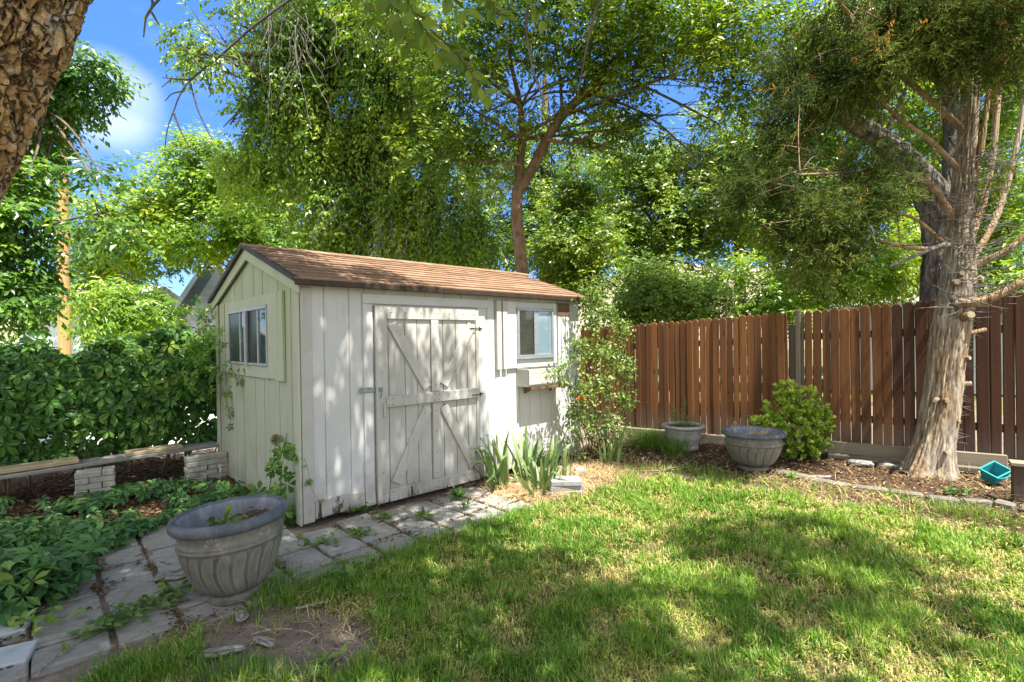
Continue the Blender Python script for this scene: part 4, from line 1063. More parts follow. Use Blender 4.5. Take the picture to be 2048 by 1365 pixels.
# broken concrete by the timber
STONE2 = plain_mat('broken_concrete', (.27, .26, .235), .9, .25, 25, .2, 0, .5, (.15, .145, .13))
def rock(px, py, sx, sy, sz, mat, name, label, cat, seed, rz=0):
    import bmesh
    bm = bmesh.new(); bmesh.ops.create_icosphere(bm, subdivisions=4, radius=1)
    V = np.array([v.co for v in bm.verts]); nz = fbm(V * 1.6 + seed, seed, 4)
    V = V * (0.62 + .75 * nz[:, None]); V = np.sign(V) * np.abs(V) ** .75; V *= (sx, sy, sz)
    for v, c in zip(bm.verts, V): v.co = c
    me = bpy.data.meshes.new(name); bm.to_mesh(me); bm.free(); o = link(name, me, mat); q = gnd(px, py); o.location = (q[0], q[1], sz * .35); o.rotation_euler = (0, 0, rz); tag(o, label, cat); return o
rock(1722, 929, .12, .055, .035, STONE2, 'concrete_chunk', 'flat broken grey concrete chunk by the timber left of the cedar', 'concrete chunk', 3, -.5)
rock(1778, 934, .10, .045, .028, STONE2, 'concrete_chunk', 'smaller low concrete chunk nearest the cedar trunk', 'concrete chunk', 8, -.5)
rock(1160, 948, .07, .05, .055, PALE, 'rock', 'rounded pale stone lying on the straw beside the irises', 'stone', 5)
# turquoise bin on its side
TEAL = plain_mat("turquoise_plastic", (.025, .26, .32), .65, .12, 9, .15, 0, .05, (.03, .25, .22))
bn = empty('plastic_bin', gnd(2000, 970) + np.array((.0, .06, .0)), .35); bn.scale = (.86, .86, .8); tag(bn, 'small turquoise plastic bin tipped over on the mulch', 'bin')
def openbox(w0, w1, d0, d1, h, th):
    def ring(w, d, z): return [(-w / 2, -d / 2, z), (w / 2, -d / 2, z), (w / 2, d / 2, z), (-w / 2, d / 2, z)]
    V = ring(w0, d0, 0) + ring(w1, d1, h) + ring(w1 - th, d1 - th, h) + ring(w0 - th, d0 - th, th)
    F = [(3, 2, 1, 0)] + [(a, (a + 1) % 4, 4 + (a + 1) % 4, 4 + a) for a in range(4)] + [(4 + a, 4 + (a + 1) % 4, 8 + (a + 1) % 4, 8 + a) for a in range(4)] + [(8 + a, 8 + (a + 1) % 4, 12 + (a + 1) % 4, 12 + a) for a in range(4)] + [(12, 13, 14, 15)]
    return V, F
MT = Matrix.Translation((0, 0, .105)) @ Matrix.Rotation(R(24), 4, 'X') @ Matrix.Rotation(R(-22), 4, 'Y') @ Matrix.Translation((0, 0, -.085))
V, F = openbox(.16, .21, .13, .17, .17, .008); V = np.array(V) @ np.array(MT)[:3, :3].T + np.array(MT)[:3, 3]
mb = MB(); mb.add(V, F); mb.build('tub', TEAL, bn, fix=True)
V = [(sx_ * w_ / 2, sy_ * d_ / 2, z_) for (w_, d_, z_) in ((.212, .172, .158), (.234, .194, .158), (.234, .194, .174), (.203, .163, .174)) for (sx_, sy_) in ((-1, -1), (1, -1), (1, 1), (-1, 1))]; F = [(l_ * 4 + a, l_ * 4 + (a + 1) % 4, ((l_ + 1) % 4) * 4 + (a + 1) % 4, ((l_ + 1) % 4) * 4 + a) for l_ in range(4) for a in range(4)]; V = np.array(V); V = V @ np.array(MT)[:3, :3].T + np.array(MT)[:3, 3]
mb = MB(); mb.add(V, F); mb.build('rim', TEAL, bn, fix=True)
mb = MB(); hp = [np.array(MT @ Vector((.115 * math.cos(a), .02, .165 + .12 * math.sin(a)))) for a in np.linspace(.0, math.pi, 12)]
hp = [np.array(MT @ Vector((.118 * math.cos(a), -.095 - .05 * math.sin(a), .165 + .03 * math.sin(a)))) for a in np.linspace(0, math.pi, 12)]
add_tube(mb, hp, [.008] * 12, 8); mb.build('handle', TEAL, bn, smooth=True)
# red ball behind the timber
RED = plain_mat("red_plastic", (.38, .012, .03), .4, .15, 12, .5)
import bmesh as _bm
b_ = _bm.new(); _bm.ops.create_uvsphere(b_, u_segments=24, v_segments=16, radius=.058)
for v in b_.verts: v.co.z *= .95; v.co *= 1 + .05 * math.sin(5 * math.atan2(v.co.y, v.co.x))
me = bpy.data.meshes.new('ball'); b_.to_mesh(me); b_.free()
for p in me.polygons: p.use_smooth = True
o = link('ball', me, RED); q = gnd(1641, 887); o.location = (q[0], q[1], .13); tag(o, 'small dark red ball behind the fence timber beside the shrub', 'ball')

# ------------------------------------------------------------------ bark pieces and twigs lying about
DRIFT = bark_mat("grey_driftwood", (.09, .08, .07), (.50, .47, .43), (.28, .255, .23), (.15, 1, 1), 26, .9, .015)
TWIG = bark_mat("twig_bark", (.12, .095, .075), (.40, .34, .275), None, (1, 1, 1), 40, .4, .004)
def barkpiece(px, py, L, r, rz, label, seed, tilt=.0, fl=.5, cat='bark piece'):
    L *= 1.25; r *= 1.3
    xs = np.linspace(-L / 2, L / 2, 40); rr = r * np.clip(np.minimum((xs + L / 2), (L / 2 - xs)) / (L * .13), .16, 1) * (.55 + .9 * fbm(np.stack([xs * 14, xs * 0 + seed, xs * 0], 1), seed, 3))
    P = np.stack([xs, .3 * r * np.sin(xs * 9 + seed), xs * 0], 1)
    mb = MB(); add_tube(mb, P, rr, 18, .5, rough=.6, seed=seed, freq=26)
    o = mb.build('bark_piece', DRIFT, None, smooth=True); q = gnd(px, py); o.location = (q[0], q[1], r * fl * .8); o.rotation_euler = (.3 * seed, tilt, rz); o.scale = (1, 1, fl); o.rotation_euler = (0, tilt, rz); tag(o, label, cat, 'bark pieces on the ground'); return o
barkpiece(484, 1236, .12, .020, 2.05, 'grey bark piece standing out on the dirt right below the front pot', 1, .1)
barkpiece(447, 1307, .17, .018, .28, 'flat grey bark piece lying in the middle of the bare dirt', 2)
barkpiece(340, 1160, .16, .03, .25, 'dark bark piece on the pavers left of the front pot', 3)
barkpiece(330, 1130, .09, .016, -.5, 'small dark bark flake on the pavers near the front pot rim', 4)
barkpiece(530, 1285, .13, .013, -.55, 'curved grey bark strip among the twigs on the dirt', 5)
barkpiece(1640, 955, .2, .018, -.15, 'pale bark strip on the mulch behind the sunlit edging', 6)
def twig(pts, r, label, group='twigs on the ground'):
    P = [gnd(px, py, z) for px, py, z in pts]; mb = MB(); k = len(P)
    add_tube(mb, P, np.linspace(r, r * .45, k), 8, .5, sub=24, rough=.25, seed=3, freq=30)
    o = mb.build('twig', TWIG, None, smooth=True); tag(o, label, 'twig', group)
twig([(505, 1268, .008), (545, 1258, .02), (585, 1258, .014), (600, 1265, .006)], .006, 'thin forked-looking twig across the dirt, topmost of the pale ones')
twig([(500, 1290, .006), (520, 1272, .018), (548, 1280, .012)], .005, 'short bent twig beside the curved bark strip')
twig([(590, 1262, .006), (612, 1262, .014), (630, 1272, .006)], .005, 'short pale twig at the right end of the dirt patch')
twig([(590, 1218, .008), (625, 1210, .016), (655, 1204, .012)], .009, 'thick dark twig at the edge of the lawn and dirt')
twig([(600, 1150, .018), (640, 1136, .02), (672, 1118, .024), (692, 1104, .03)], .0045, 'long thin straw-coloured twig on the pavers before the shed')
twig([(272, 1335, .02), (290, 1325, .03), (312, 1333 - 15, .02)], .004, 'pale straight twig on the tufts at the bottom edge')
twig([(640, 1130, .02), (690, 1120, .024), (738, 1108, .02)], .010, 'dark thick twig lying at the lawn edge of the pavers')
twig([(70, 1355, .02), (100, 1322, .03), (150, 1292, .02)], .007, 'dark twig on the pavers beside the pale slabs')
twig([(1235, 940, .02), (1310, 944, .03), (1370, 930, .03), (1390, 915, .04)], .006, 'long thin pale stick on the ground in front of the pale pot')
# ------------------------------------------------------------------ leaf materials
M_CREEP = leaf_mat("creeper_leaf", [(0, (.03, .085, .02)), (.45, (.065, .175, .034)), (.8, (.14, .285, .05)), (1, (.30, .40, .08))], .36, 1.5, .42, .4)
M_COVER = leaf_mat("groundcover_leaf", [(0, (.025, .08, .028)), (.45, (.055, .155, .045)), (.8, (.12, .25, .06)), (1, (.26, .36, .09))], .25, 1.4, .45, .4)
M_IRIS = leaf_mat("iris_blade", [(0, (.06, .125, .045)), (.5, (.12, .205, .08)), (1, (.22, .30, .13))], .25, 1.3, .45, .35)
M_ROSE = leaf_mat("rose_leaf", [(0, (.06, .13, .03)), (.5, (.14, .23, .055)), (.85, (.26, .35, .10)), (1, (.38, .40, .13))], .3, 1.3, .4, .4)
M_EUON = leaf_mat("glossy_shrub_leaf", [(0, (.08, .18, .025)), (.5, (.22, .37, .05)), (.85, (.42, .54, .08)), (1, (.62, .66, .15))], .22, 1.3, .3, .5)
M_WEED = leaf_mat("weed_leaf", [(0, (.05, .12, .03)), (.6, (.10, .20, .045)), (1, (.24, .30, .08))], .25, 1.3, .5, .3)
STEM = plain_mat("green_stem", (.13, .16, .06), .7, .3, 20)
CANE = plain_mat("brown_cane", (.20, .13, .07), .8, .3, 20)
PETAL = leaf_mat("coral_petal", [(0, (.75, .16, .07)), (1, (.85, .30, .17))], .3, 1.2, .5, .2)
WPETAL = leaf_mat("cream_petal", [(0, (.75, .74, .6)), (1, (.85, .84, .75))], .3, 1.1, .5, .2)
SEEDM = plain_mat("dry_seed_head", (.30, .25, .13), .9, .3, 30)
UP = np.array((0, 0, 1.0))

# ------------------------------------------------------------------ vine hedge
hn = np.array((-bd[1], bd[0])); H1 = BB + hn * .33 + bd * .27; H0 = BA + hn * .33 - bd * 1.6; hl = np.linalg.norm(H1 - H0)
hedge = empty('vine_hedge', (0, 0, 0)); tag(hedge, 'dense creeper hedge with five-fingered leaves along the left side behind the plank bench', 'hedge')
mb = MB()
def hedge_leaves(n, off, sd, s0, s1, dens_low, rl, rh, tm):
    u = RG.uniform(0, hl, n); top = 1.62 + .34 * (fbm(np.stack([u * 1.7, u * 0, u * 0], 1), 3, 3) - .5) * 2 + np.clip((1.75 - u) / .6, 0, 1) * 1.0
    z = .3 + RG.random(n) ** .85 * (top - .3)
    g = fbm(np.stack([u * 2.4, z * 2.6, u * 0], 1), 13, 3)
    low = np.clip((1.0 - z) / .4, 0, 1)
    keep = RG.random(n) > low * np.clip(dens_low + (.5 - g) * 3.0, 0, .93); u, z, top = u[keep], z[keep], top[keep]; n = len(u)
    bulge = .16 * np.sin(np.clip((z - .3) / np.maximum(top - .3, .1), 0, 1) * math.pi) + .12 * (fbm(np.stack([u * 2, z * 2, u * 0 + 7], 1), 17, 3) - .5)
    ed = np.clip((z - top + .25) / .25, 0, 1)
    y = off - bulge + RG.normal(0, sd, n) + ed * RG.uniform(0, .3, n)
    P = np.stack([H0[0] + bd[0] * u + hn[0] * y, H0[1] + bd[1] * u + hn[1] * y, z], 1)
    fr = np.array((-hn[0], -hn[1], 0))
    zd = fr * (1 - .6 * ed)[:, None] + UP * (.75 + .8 * ed)[:, None] + rdir(n) * .55
    yd = fr * .35 - UP * (.8 - .9 * ed)[:, None] + rdir(n) * .55
    r = np.clip(rl + (rh - rl) * RG.beta(1.6, 2.2, n), 0, 1)
    scatter(mb, tm, P, yd, zd, RG.uniform(s0, s1, n), r)
hedge_leaves(2500, .02, .08, .055, .135, .2, 0, 1, CREEPER)
hedge_leaves(3000, .16, .07, .055, .1, .3, 0, .55, CREEPER_LO)
# shoots that lean over onto the shed wall
def shoot(mb, mbs, pts, n, s0, s1, zdir, spread=.03, rl=.3, rh=1, tm=CREEPER, r=.004):
    P = np.asarray(pts, float); d = np.concatenate([[0], np.cumsum(np.linalg.norm(np.diff(P, axis=0), axis=1))]); u = RG.uniform(0, d[-1], n)
    Q = np.stack([np.interp(u, d, P[:, i]) for i in range(3)], 1) + RG.normal(0, spread, (n, 3))
    zd = np.asarray(zdir, float) + rdir(n) * .5; yd = rdir(n) * .8 - UP * .4 + np.asarray(zdir) * .3
    scatter(mb, tm, Q, yd, zd, RG.uniform(s0, s1, n), RG.uniform(rl, rh, n)); add_tube(mbs, P, np.linspace(r, r * .5, len(P)), 5, .5, sub=16)
mbs = MB()
gn = np.array((-UX, -UY, 0))
def GWp(t, z, o): return S(0, t, z) + gn * o
shoot(mb, mbs, [GWp(2.6, 1.55, .25), GWp(2.3, 1.62, .22), GWp(1.9, 1.5, .14), GWp(1.45, 1.45, .06)], 26, .035, .06, gn + UP * .5, .05)
shoot(mb, mbs, [GWp(2.6, 1.4, .25), GWp(2.2, 1.35, .25), GWp(1.8, 1.25, .16), GWp(1.5, 1.12, .08)], 40, .04, .075, gn + UP * .4, .08)
shoot(mb, mbs, [GWp(2.2, 1.25, .15), GWp(2.0, 1.05, .1), GWp(1.95, .8, .05), GWp(1.93, .55, .03)], 20, .03, .055, gn + UP * .3, .03)
shoot(mb, mbs, [GWp(2.6, 1.2, .3), GWp(2.4, 1.1, .3), GWp(2.2, 1.0, .2)], 40, .05, .08, gn + UP * .4, .1)
shoot(mb, mbs, [GWp(2.7, 1.9, .1), GWp(2.62, 1.75, .12), GWp(2.55, 1.5, .15)], 25, .05, .08, gn + UP * .4, .07)
for k in range(34):
    u = RG.uniform(.2, hl - .1); a = H0 + bd * u + hn * RG.uniform(.05, .2); b = a + bd * RG.uniform(-.5, .5) + hn * RG.uniform(-.1, .1); zt = RG.uniform(.9, 1.6)
    add_tube(mbs, [(a[0], a[1], -.02), ((a[0] * 2 + b[0]) / 3 + RG.uniform(-.05, .05), (a[1] * 2 + b[1]) / 3, zt * .4), (b[0], b[1], zt)], [RG.uniform(.006, .018), .008, .005], 6, .5, sub=12, rough=.2, freq=10)
mb.build('leaves', M_CREEP, hedge); mbs.build('stems', CANE, hedge, smooth=True)
# leaves of the bench-top sprig are part of the hedge too

# ------------------------------------------------------------------ creeping ground cover
GC = np.concatenate([G((-120, 1010), (140, 1012), (250, 985), (380, 975), (470, 985), (575, 1012), (520, 1020), (420, 1035), (330, 1048), (255, 1085), (180, 1130), (150, 1190), (60, 1235), (-120, 1290))])
mb = MB(); N = 5200
lo, hi = GC.min(0), GC.max(0); P = np.stack([RG.uniform(lo[0], hi[0], N), RG.uniform(lo[1], hi[1], N), np.zeros(N)], 1)
sd_ = sdf(P, GC); P = P[(sd_ < .03)]; sd_ = sdf(P, GC); n = len(P)
hole = fbm(P * np.array((2.6, 2.6, 1)), 61, 3); s_, t_ = to_s(P)
inner = sdf(P, G((-100, 1000), (330, 985), (440, 1000), (300, 1045), (150, 1060), (-100, 1060)))
keep = (hole > .40 + .22 * (inner < 0)) | (RG.random(n) < .06); keep &= ~((s_ > -.06) & (t_ > -.1)); P = P[keep]; n = len(P)
d = np.hypot(P[:, 0] + .5, P[:, 1]); tall = np.clip((-1.9 - P[:, 0]) / .7, 0, 1) * np.clip((3.5 - P[:, 1]) / .6, 0, 1)
P[:, 2] = RG.uniform(.03, .10, n) + tall * RG.uniform(.0, .24, n)
zd = UP + rdir(n) * .45 + np.array((.15, -.25, 0)); yd = rdir(n) + np.array((.3, -.4, 0)); yd[:, 2] *= .3
scatter(mb, CREEPER, P, yd, zd, RG.uniform(.055, .095, n) * (1 + .3 * tall), np.clip(RG.beta(1.8, 2.4, n), 0, 1))
q = gnd(80, 1262)[:2]; k = 26; Pq = np.stack([q[0] + RG.normal(0, .08, k), q[1] + RG.normal(0, .06, k), RG.uniform(.03, .09, k)], 1)
scatter(mb, OVATE, Pq, rdir(k) + np.array((0, -.3, .1)), UP + rdir(k) * .4, RG.uniform(.05, .08, k), RG.uniform(.8, 1, k))
for k in range(60):
    i = RG.integers(n); p = P[i]; add_tube(mb, [(p[0], p[1], -.01), (p[0] + RG.uniform(-.03, .03), p[1] + RG.uniform(-.03, .03), p[2])], [.003, .002], 4, .2)
tag(mb.build('ground_cover', M_COVER), 'creeping five-fingered ground cover beside the path', kind='stuff')

# ------------------------------------------------------------------ creeper and dry stalks at the shed corner
cv_ = empty('creeper', S(-.1, .02)); tag(cv_, 'young creeper climbing the near corner of the shed', 'vine')
mb = MB(); mbs = MB(); o3 = np.array(cv_.location)
c0 = S(-.10, .12) - o3; tocam = unit(np.array((-c0[0] + 1.6, -3, 0)))
pts = [c0, c0 + (-.03, -.02, .25), c0 + (.0, -.03, .5), c0 + (.03, .0, .75)]
shoot(mb, mbs, pts, 30, .05, .085, tocam + UP * .6, .05, .1, .9)
shoot(mb, mbs, [c0 + (-.05, .0, .05), c0 + (-.15, .05, .2), c0 + (-.22, .08, .28)], 16, .06, .09, tocam + UP * .8, .05, .1, .7)
c1 = S(.01, -.03) - o3
shoot(mb, mbs, [c1 + (0, 0, .55), c1 + (.04, .0, .4), c1 + (.05, .02, .25), c1 + (.14, .1, .12)], 7, .02, .035, tocam + UP * .2, .012, .4, 1, CREEPER, .002)
shoot(mb, mbs, [c0 + (.02, -.02, .6), c0 + (.1, .02, .62), c0 + (.16, .05, .55)], 7, .05, .08, tocam + UP * .5, .03, .5, 1)
mb.build('leaves', M_CREEP, cv_); mbs.build('stem', STEM, cv_, smooth=True)
def seedstalk(base, top, r, label, n=120, rb=.0025):
    o = empty('seed_stalk', base); tag(o, label, 'dry flower stalk'); b = np.zeros(3); t = np.asarray(top) - np.asarray(base); mid = (b + t) / 2 + (.012, 0, 0)
    mb = MB(); add_tube(mb, [b, mid, t], [rb, rb, rb * .7], 6, .5, sub=12); mb.build('stem', STEM, o, smooth=True)
    mb = MB(); d = rdir(n); P = np.repeat(t[None], n, 0) + d * r * .15; scatter(mb, NEEDLE, P, d, rdir(n), r * .95, .5, 1.0)
    P = t + d * r; scatter(mb, LEAF2, P - d * .006, d, rdir(n), .013, RG.random(n), 1.4); mb.build('seed_head', SEEDM, o)
a = S(-.17, .42); seedstalk(a, at(552, 880, a[1]), .045, 'round dry allium seed head on a green stalk by the gable wall', 150, .004)
a = S(1.96, -.03); seedstalk(a, at(968, 797, a[1]), .018, 'taller thin dry stalk with reddish seed head against the white wall', 40, .0018)
a = S(1.985, -.03); seedstalk(a + (.0, 0, 0), at(972, 870, a[1]), .014, 'shorter dry stalk with dark seed head against the white wall', 30, .0015)
a = S(1.93, -.035); tp = at(960, 815, a[1]); o = empty('dry_stalk', a); tag(o, 'wispy grey dried flower spike leaning on the wall by the door', 'dry flower stalk')
mb = MB(); t = tp - a; add_tube(mb, [(0, 0, 0), t * .5 + (.01, 0, 0), t], [.002, .0018, .001], 5, .5, sub=10); mb.build('stem', SEEDM, o)
mb = MB(); n = 70; P = t[None] * RG.uniform(.55, 1, n)[:, None]; scatter(mb, NEEDLE, P, rdir(n), rdir(n), .03, .2, 1.5); mb.build('seed_head', METALD, o)
# tall thin grass stem by the front pot
a = gnd(370, 1035); o = empty('grass_stem', a); tag(o, 'single tall thin grass stem rising from the ground cover behind the front pot', 'grass stem')
mb = MB(); t = at(340, 958, a[1]) - a; add_tube(mb, [(0, 0, 0), t * .5 + (.015, 0, 0), t], [.0025, .002, .001], 5, .5, sub=10); mb.build('stem', STEM, o)

# ------------------------------------------------------------------ irises
def iris(c, n, L0, L1, label, seed, fold=.35, lean=.35, spread=.09, bias=(0, 0)):
    rs = np.random.default_rng(seed); mb = MB()
    for k in range(n):
        q = rs.normal(size=2) * spread; az = math.atan2(q[1] + bias[1] * spread, q[0] + bias[0] * spread) + rs.normal(0, .5); L = rs.uniform(L0, L1); w = rs.uniform(.014, .022)
        m_ = 12; a0 = abs(rs.normal(lean * .6, lean * .5)); kink = rs.uniform(.35, .75) if rs.random() < fold else 2; ben = rs.uniform(.1, .7)
        hd = np.array((math.cos(az), math.sin(az), 0)); sd = np.array((-math.sin(az), math.cos(az), 0)); tw = rs.normal(0, .5)
        p = np.array((q[0], q[1], -.01)); V = []
        for i in range(m_ + 1):
            u = i / m_; a = a0 + ben * u * u * 1.2 + (1.15 * np.clip((u - kink) * 6, 0, 1) if kink < 1 else 0); a = min(a, 2.5)
            d = UP * math.cos(a) + hd * math.sin(a); nn = -UP * math.sin(a) + hd * math.cos(a)
            ww = w * (1 - max(0, (u - .55) / .45) ** 1.6) * (.8 + .2 * min(1, u * 4)) + .0006; s2 = sd * math.cos(tw * u) + nn * math.sin(tw * u)
            V += [p - s2 * ww, p - nn * ww * .35, p + s2 * ww]; p = p + d * L / m_
        F = []
        for i in range(m_):
            b = i * 3; F += [(b, b + 1, b + 4, b + 3), (b + 1, b + 2, b + 5, b + 4)]
        mb.add(V, F, rs.uniform(.15, .95))
    o = mb.build('iris_plant', M_IRIS, None, smooth=True); o.location = tuple(c); tag(o, label, 'iris', 'iris clumps beside the shed'); return o
iris(gnd(1000, 972), 21, .42, .66, 'iris clump with drooping folded leaves nearest the shed door', 1, .55, .5, .09, (-1.2, -.3))
iris(gnd(1050, 962), 20, .42, .66, 'iris clump under the window box, its leaves fanning both ways', 2, .4, .35, .09)
iris(gnd(1104, 968), 15, .45, .68, 'iris clump with tall upright fan behind the stacked paving blocks', 3, .25, .28, .07, (.8, 0))
iris(gnd(1080, 985), 15, .34, .5, 'low arching iris clump spilling in front beside the paving blocks', 4, .6, .6, .07, (-.5, -.8))
iris(gnd(1225, 928), 13, .4, .62, 'iris clump by the rose foot with one leaf lying flat', 5, .45, .4, .06, (.9, -.2))

# ------------------------------------------------------------------ rose bush by the shed end
rb = gnd(1195, 915); rose = empty('rose_bush', rb); tag(rose, 'tall thin climbing rose with a coral bloom at the shed end', 'rose bush')
mb = MB(); mbs = MB(); YR = rb[1] - .15
tips = [(1180, 590, .0), (1210, 620, .1), (1240, 660, .2), (1225, 710, .1), (1185, 640, .0), (1160, 700, -.35), (1130, 730, -.5), (1105, 742, -.6), (1250, 740, .25), (1205, 770, -.1), (1165, 780, -.3), (1250, 800, .2), (1150, 830, -.25), (1220, 850, 0), (1185, 845, -.1), (1120, 765, -.5), (1200, 700, 0)]
for i, (px, py, dy) in enumerate(tips):
    p = at(px, py, YR + dy) - rb; q = np.array((RG.normal(0, .09), RG.normal(0, .07), 0)); mid = q * .6 + p * .5 + (RG.normal(0, .05), RG.normal(0, .05), .12)
    add_tube(mbs, [q, mid, p], [.008, .005, .002], 6, .5, sub=14)
    n = 250 if i < 13 else 160; c = p[None] + RG.normal(0, .075, (n, 3)) * (1.0, 1.0, 1.25)
    if i in (6, 7, 15): n = 40; c = c[:n] * 1.0; c = p[None] + (c - p) * .6
    scatter(mb, LEAF, c, rdir(n) - UP * .35, UP + rdir(n) * .8 + np.array((.2, -.3, 0)), RG.uniform(.04, .066, n), RG.beta(2, 2, n))
for k in range(16):
    q = np.array((RG.normal(0, .12), RG.normal(0, .1), 0)); p = q + np.array((RG.normal(0, .12), RG.normal(0, .12), RG.uniform(.5, 1.2))); add_tube(mbs, [q, (q + p) / 2 + RG.normal(0, .03, 3), p], [.006, .005, .003], 5, .5, sub=10)
mb.build('foliage', M_ROSE, rose); mbs.build('canes', CANE, rose, smooth=True)
mb = MB(); n = 46; d = rdir(n); d[:, 2] = np.abs(d[:, 2]); P = np.repeat((at(1160, 800, YR - .38) - rb)[None], n, 0) + RG.normal(0, .008, (n, 3)); scatter(mb, OVATE, P, d + np.array((0, -.3, .2)), rdir(n) * .4 + UP, RG.uniform(.03, .05, n), RG.random(n), 1.5); mb.build('bloom', PETAL, rose)
# yellowish low shoots and cream flowers at its foot
fl = empty('flowering_plant', gnd(1238, 920)); tag(fl, 'low plant with small cream flowers between rose and fence', 'flowering plant'); f0 = np.array(fl.location)
mb = MB(); n = 170; P = np.stack([RG.normal(0, .09, n), RG.normal(0, .09, n), RG.uniform(.02, .5, n)], 1); scatter(mb, LEAF, P, rdir(n), UP + rdir(n) * .7, RG.uniform(.03, .05, n), RG.uniform(.2, .9, n)); mb.build('foliage', M_ROSE, fl)
mb = MB(); n = 150; cl = np.array([at(px, py, f0[1] - .05) - f0 for px, py in ((1232, 838), (1240, 850), (1246, 862), (1228, 855), (1250, 870), (1218, 862), (1236, 872))]); P = cl[RG.integers(0, len(cl), n)] + RG.normal(0, .018, (n, 3)); scatter(mb, SPOON, P, rdir(n), rdir(n), RG.uniform(.016, .026, n), RG.random(n), 1.5); mb.build('blossoms', WPETAL, fl)
ys = empty('leafy_weed', gnd(1155, 925)); tag(ys, 'yellow-green leafy weed between the irises and the rose', 'weed')
mb = MB(); n = 140; P = np.stack([RG.normal(0, .11, n), RG.normal(0, .07, n), RG.uniform(.02, .42, n)], 1); scatter(mb, LEAF, P, rdir(n), UP + rdir(n) * .7, RG.uniform(.03, .055, n), RG.uniform(.7, 1, n)); mb.build('leaves', M_WEED, ys)
mb = MB(); [add_tube(mb, [(0, 0, 0), tuple(P[i] * (.5, .5, .6)), tuple(P[i])], [.003, .002, .001], 4, .5) for i in range(0, n, 9)]; mb.build('stems', STEM, ys)

# ------------------------------------------------------------------ glossy shrub
eb = gnd(1592, 915); eu = empty('shrub', eb); tag(eu, 'bushy bright green glossy-leaved shrub against the fence', 'shrub')
mb = MB(); mbs = MB(); blobs = [((1592, 800), .19, .16), ((1560, 825), .17, .15), ((1625, 830), .16, .16), ((1590, 855), .24, .2), ((1545, 862), .13, .11), ((1622, 872), .16, .15), ((1600, 900), .17, .12), ((1515, 852), .07, .05), ((1575, 788), .1, .09), ((1640, 850), .09, .12)]
for (px_, r, rz_) in blobs:
    c = at(px_[0], px_[1], eb[1]) - eb; ns = int(1000 * r * r) + 12; d = rdir(ns); d[:, 1] -= .25; d = unit(d); rad = RG.uniform(.55, 1.05, ns)[:, None]
    B = c + d * rad * (r, r, rz_); add_tube(mbs, [(0, 0, 0), tuple(c * .55 + (0, 0, .05)), tuple(c)], [.012, .008, .004], 6, .5, sub=10)
    dirs = unit(d + UP * .6 + rdir(ns) * .35); k = 11
    for j in range(k):
        a = j * 2.4 + RG.uniform(0, .5, ns); e1 = unit(np.cross(dirs, rdir(ns))); e2 = np.cross(dirs, e1); lat = e1 * np.cos(a)[:, None] + e2 * np.sin(a)[:, None]
        f = j / k; yd = lat * (1 - .6 * f) + dirs * (.25 + .9 * f); base = B + dirs * (.01 + .045 * f)
        scatter(mb, SPOON, base, yd, dirs * (1.1 - f) - lat * .7 + UP * .2, RG.uniform(.05, .072, ns), np.clip(.28 + .4 * f + RG.normal(0, .16, ns) + .25 * (d[:, 2] > .3), 0, 1))  # upper leaves coloured lighter to stand for sun on the shrub top
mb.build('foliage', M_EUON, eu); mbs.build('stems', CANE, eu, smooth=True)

# ------------------------------------------------------------------ small weeds
def weed(c, n, L, label, tm=OVATE, flat=.8, rl=.2, rh=.9, h=.0, group='weeds in the paving joints', spread=.02, wid=1.0):
    mb = MB(); az = RG.uniform(0, 6.28, n); el = np.abs(RG.normal(.3, .3, n)) * (1.6 - flat) + .12
    yd = np.stack([np.cos(az) * np.cos(el), np.sin(az) * np.cos(el), np.sin(el)], 1); P = np.stack([RG.normal(0, spread, n), RG.normal(0, spread, n), RG.uniform(0, .02 + h, n)], 1)
    scatter(mb, tm, P, yd, UP + rdir(n) * .3, RG.uniform(L * .6, L * 1.1, n), RG.uniform(rl, rh, n), wid)
    if spread > .021:
        for i in range(n): add_tube(mb, [(0, 0, 0), tuple(P[i] * .5 + (0, 0, .006)), tuple(P[i])], [.0016, .0014, .001], 3, .4, cap=False)
    o = mb.build('weed', M_WEED); o.location = tuple(float(v) for v in c); tag(o, label, 'weed', group); return o
def wp(px, py, z=.012): q = gnd(px, py, z); q[2] = z; return q
weed(wp(722, 1020), 46, .055, 'spreading weed against the bottom of the white door frame', h=.05, spread=.07)
weed(wp(700, 1026), 22, .05, 'small weed at the foot of the shed kick board', h=.03, spread=.04)
weed(wp(642, 1087), 30, .05, 'low round-leaved weed on the pavers near the shed corner', spread=.06)
weed(wp(718, 1070), 34, .05, 'low round-leaved weed in the middle of the pavers before the door frame', spread=.05)
weed(wp(845, 1040), 16, .12, 'dandelion-like weed with upright leaves in front of the door', LANCE, .3, .3, .8, .02, wid=1.5)
weed(wp(768, 1036), 24, .07, 'jagged weed rosette by the lower left corner of the door', LANCE, .7, spread=.03, wid=1.6)
weed(wp(915, 997), 60, .075, 'thick green weed rosette below the right part of the door', LANCE, .5, .1, .7, .03, wid=1.7)
weed(wp(930, 1020), 18, .09, 'spiky grass-like weed on the pavers right of the thick rosette', LANCE, .2, .2, .7, .02, wid=.7)
weed(wp(848, 1080), 12, .05, 'tiny weed at the lawn edge of the pavers', LANCE, .6, wid=1.4)
weed(wp(612, 1092), 12, .045, 'tiny round-leaved weed between the shed corner and the front pot', spread=.025)
weed(wp(352, 1188), 40, .06, 'yellow-green round-leaved weed on the pavers left of the front pot foot', spread=.08, rl=.4)
weed(wp(220, 1258), 60, .05, 'trailing weed along the paver joint in the bottom left', h=.03, spread=.09)
weed(wp(285, 1222), 55, .05, 'trailing weed between the two longest paver joints below the front pot', h=.03, spread=.09)
weed(wp(565, 1022), 14, .06, 'brownish withered weed at the shed corner foot', LANCE, .4, .6, 1, .03)
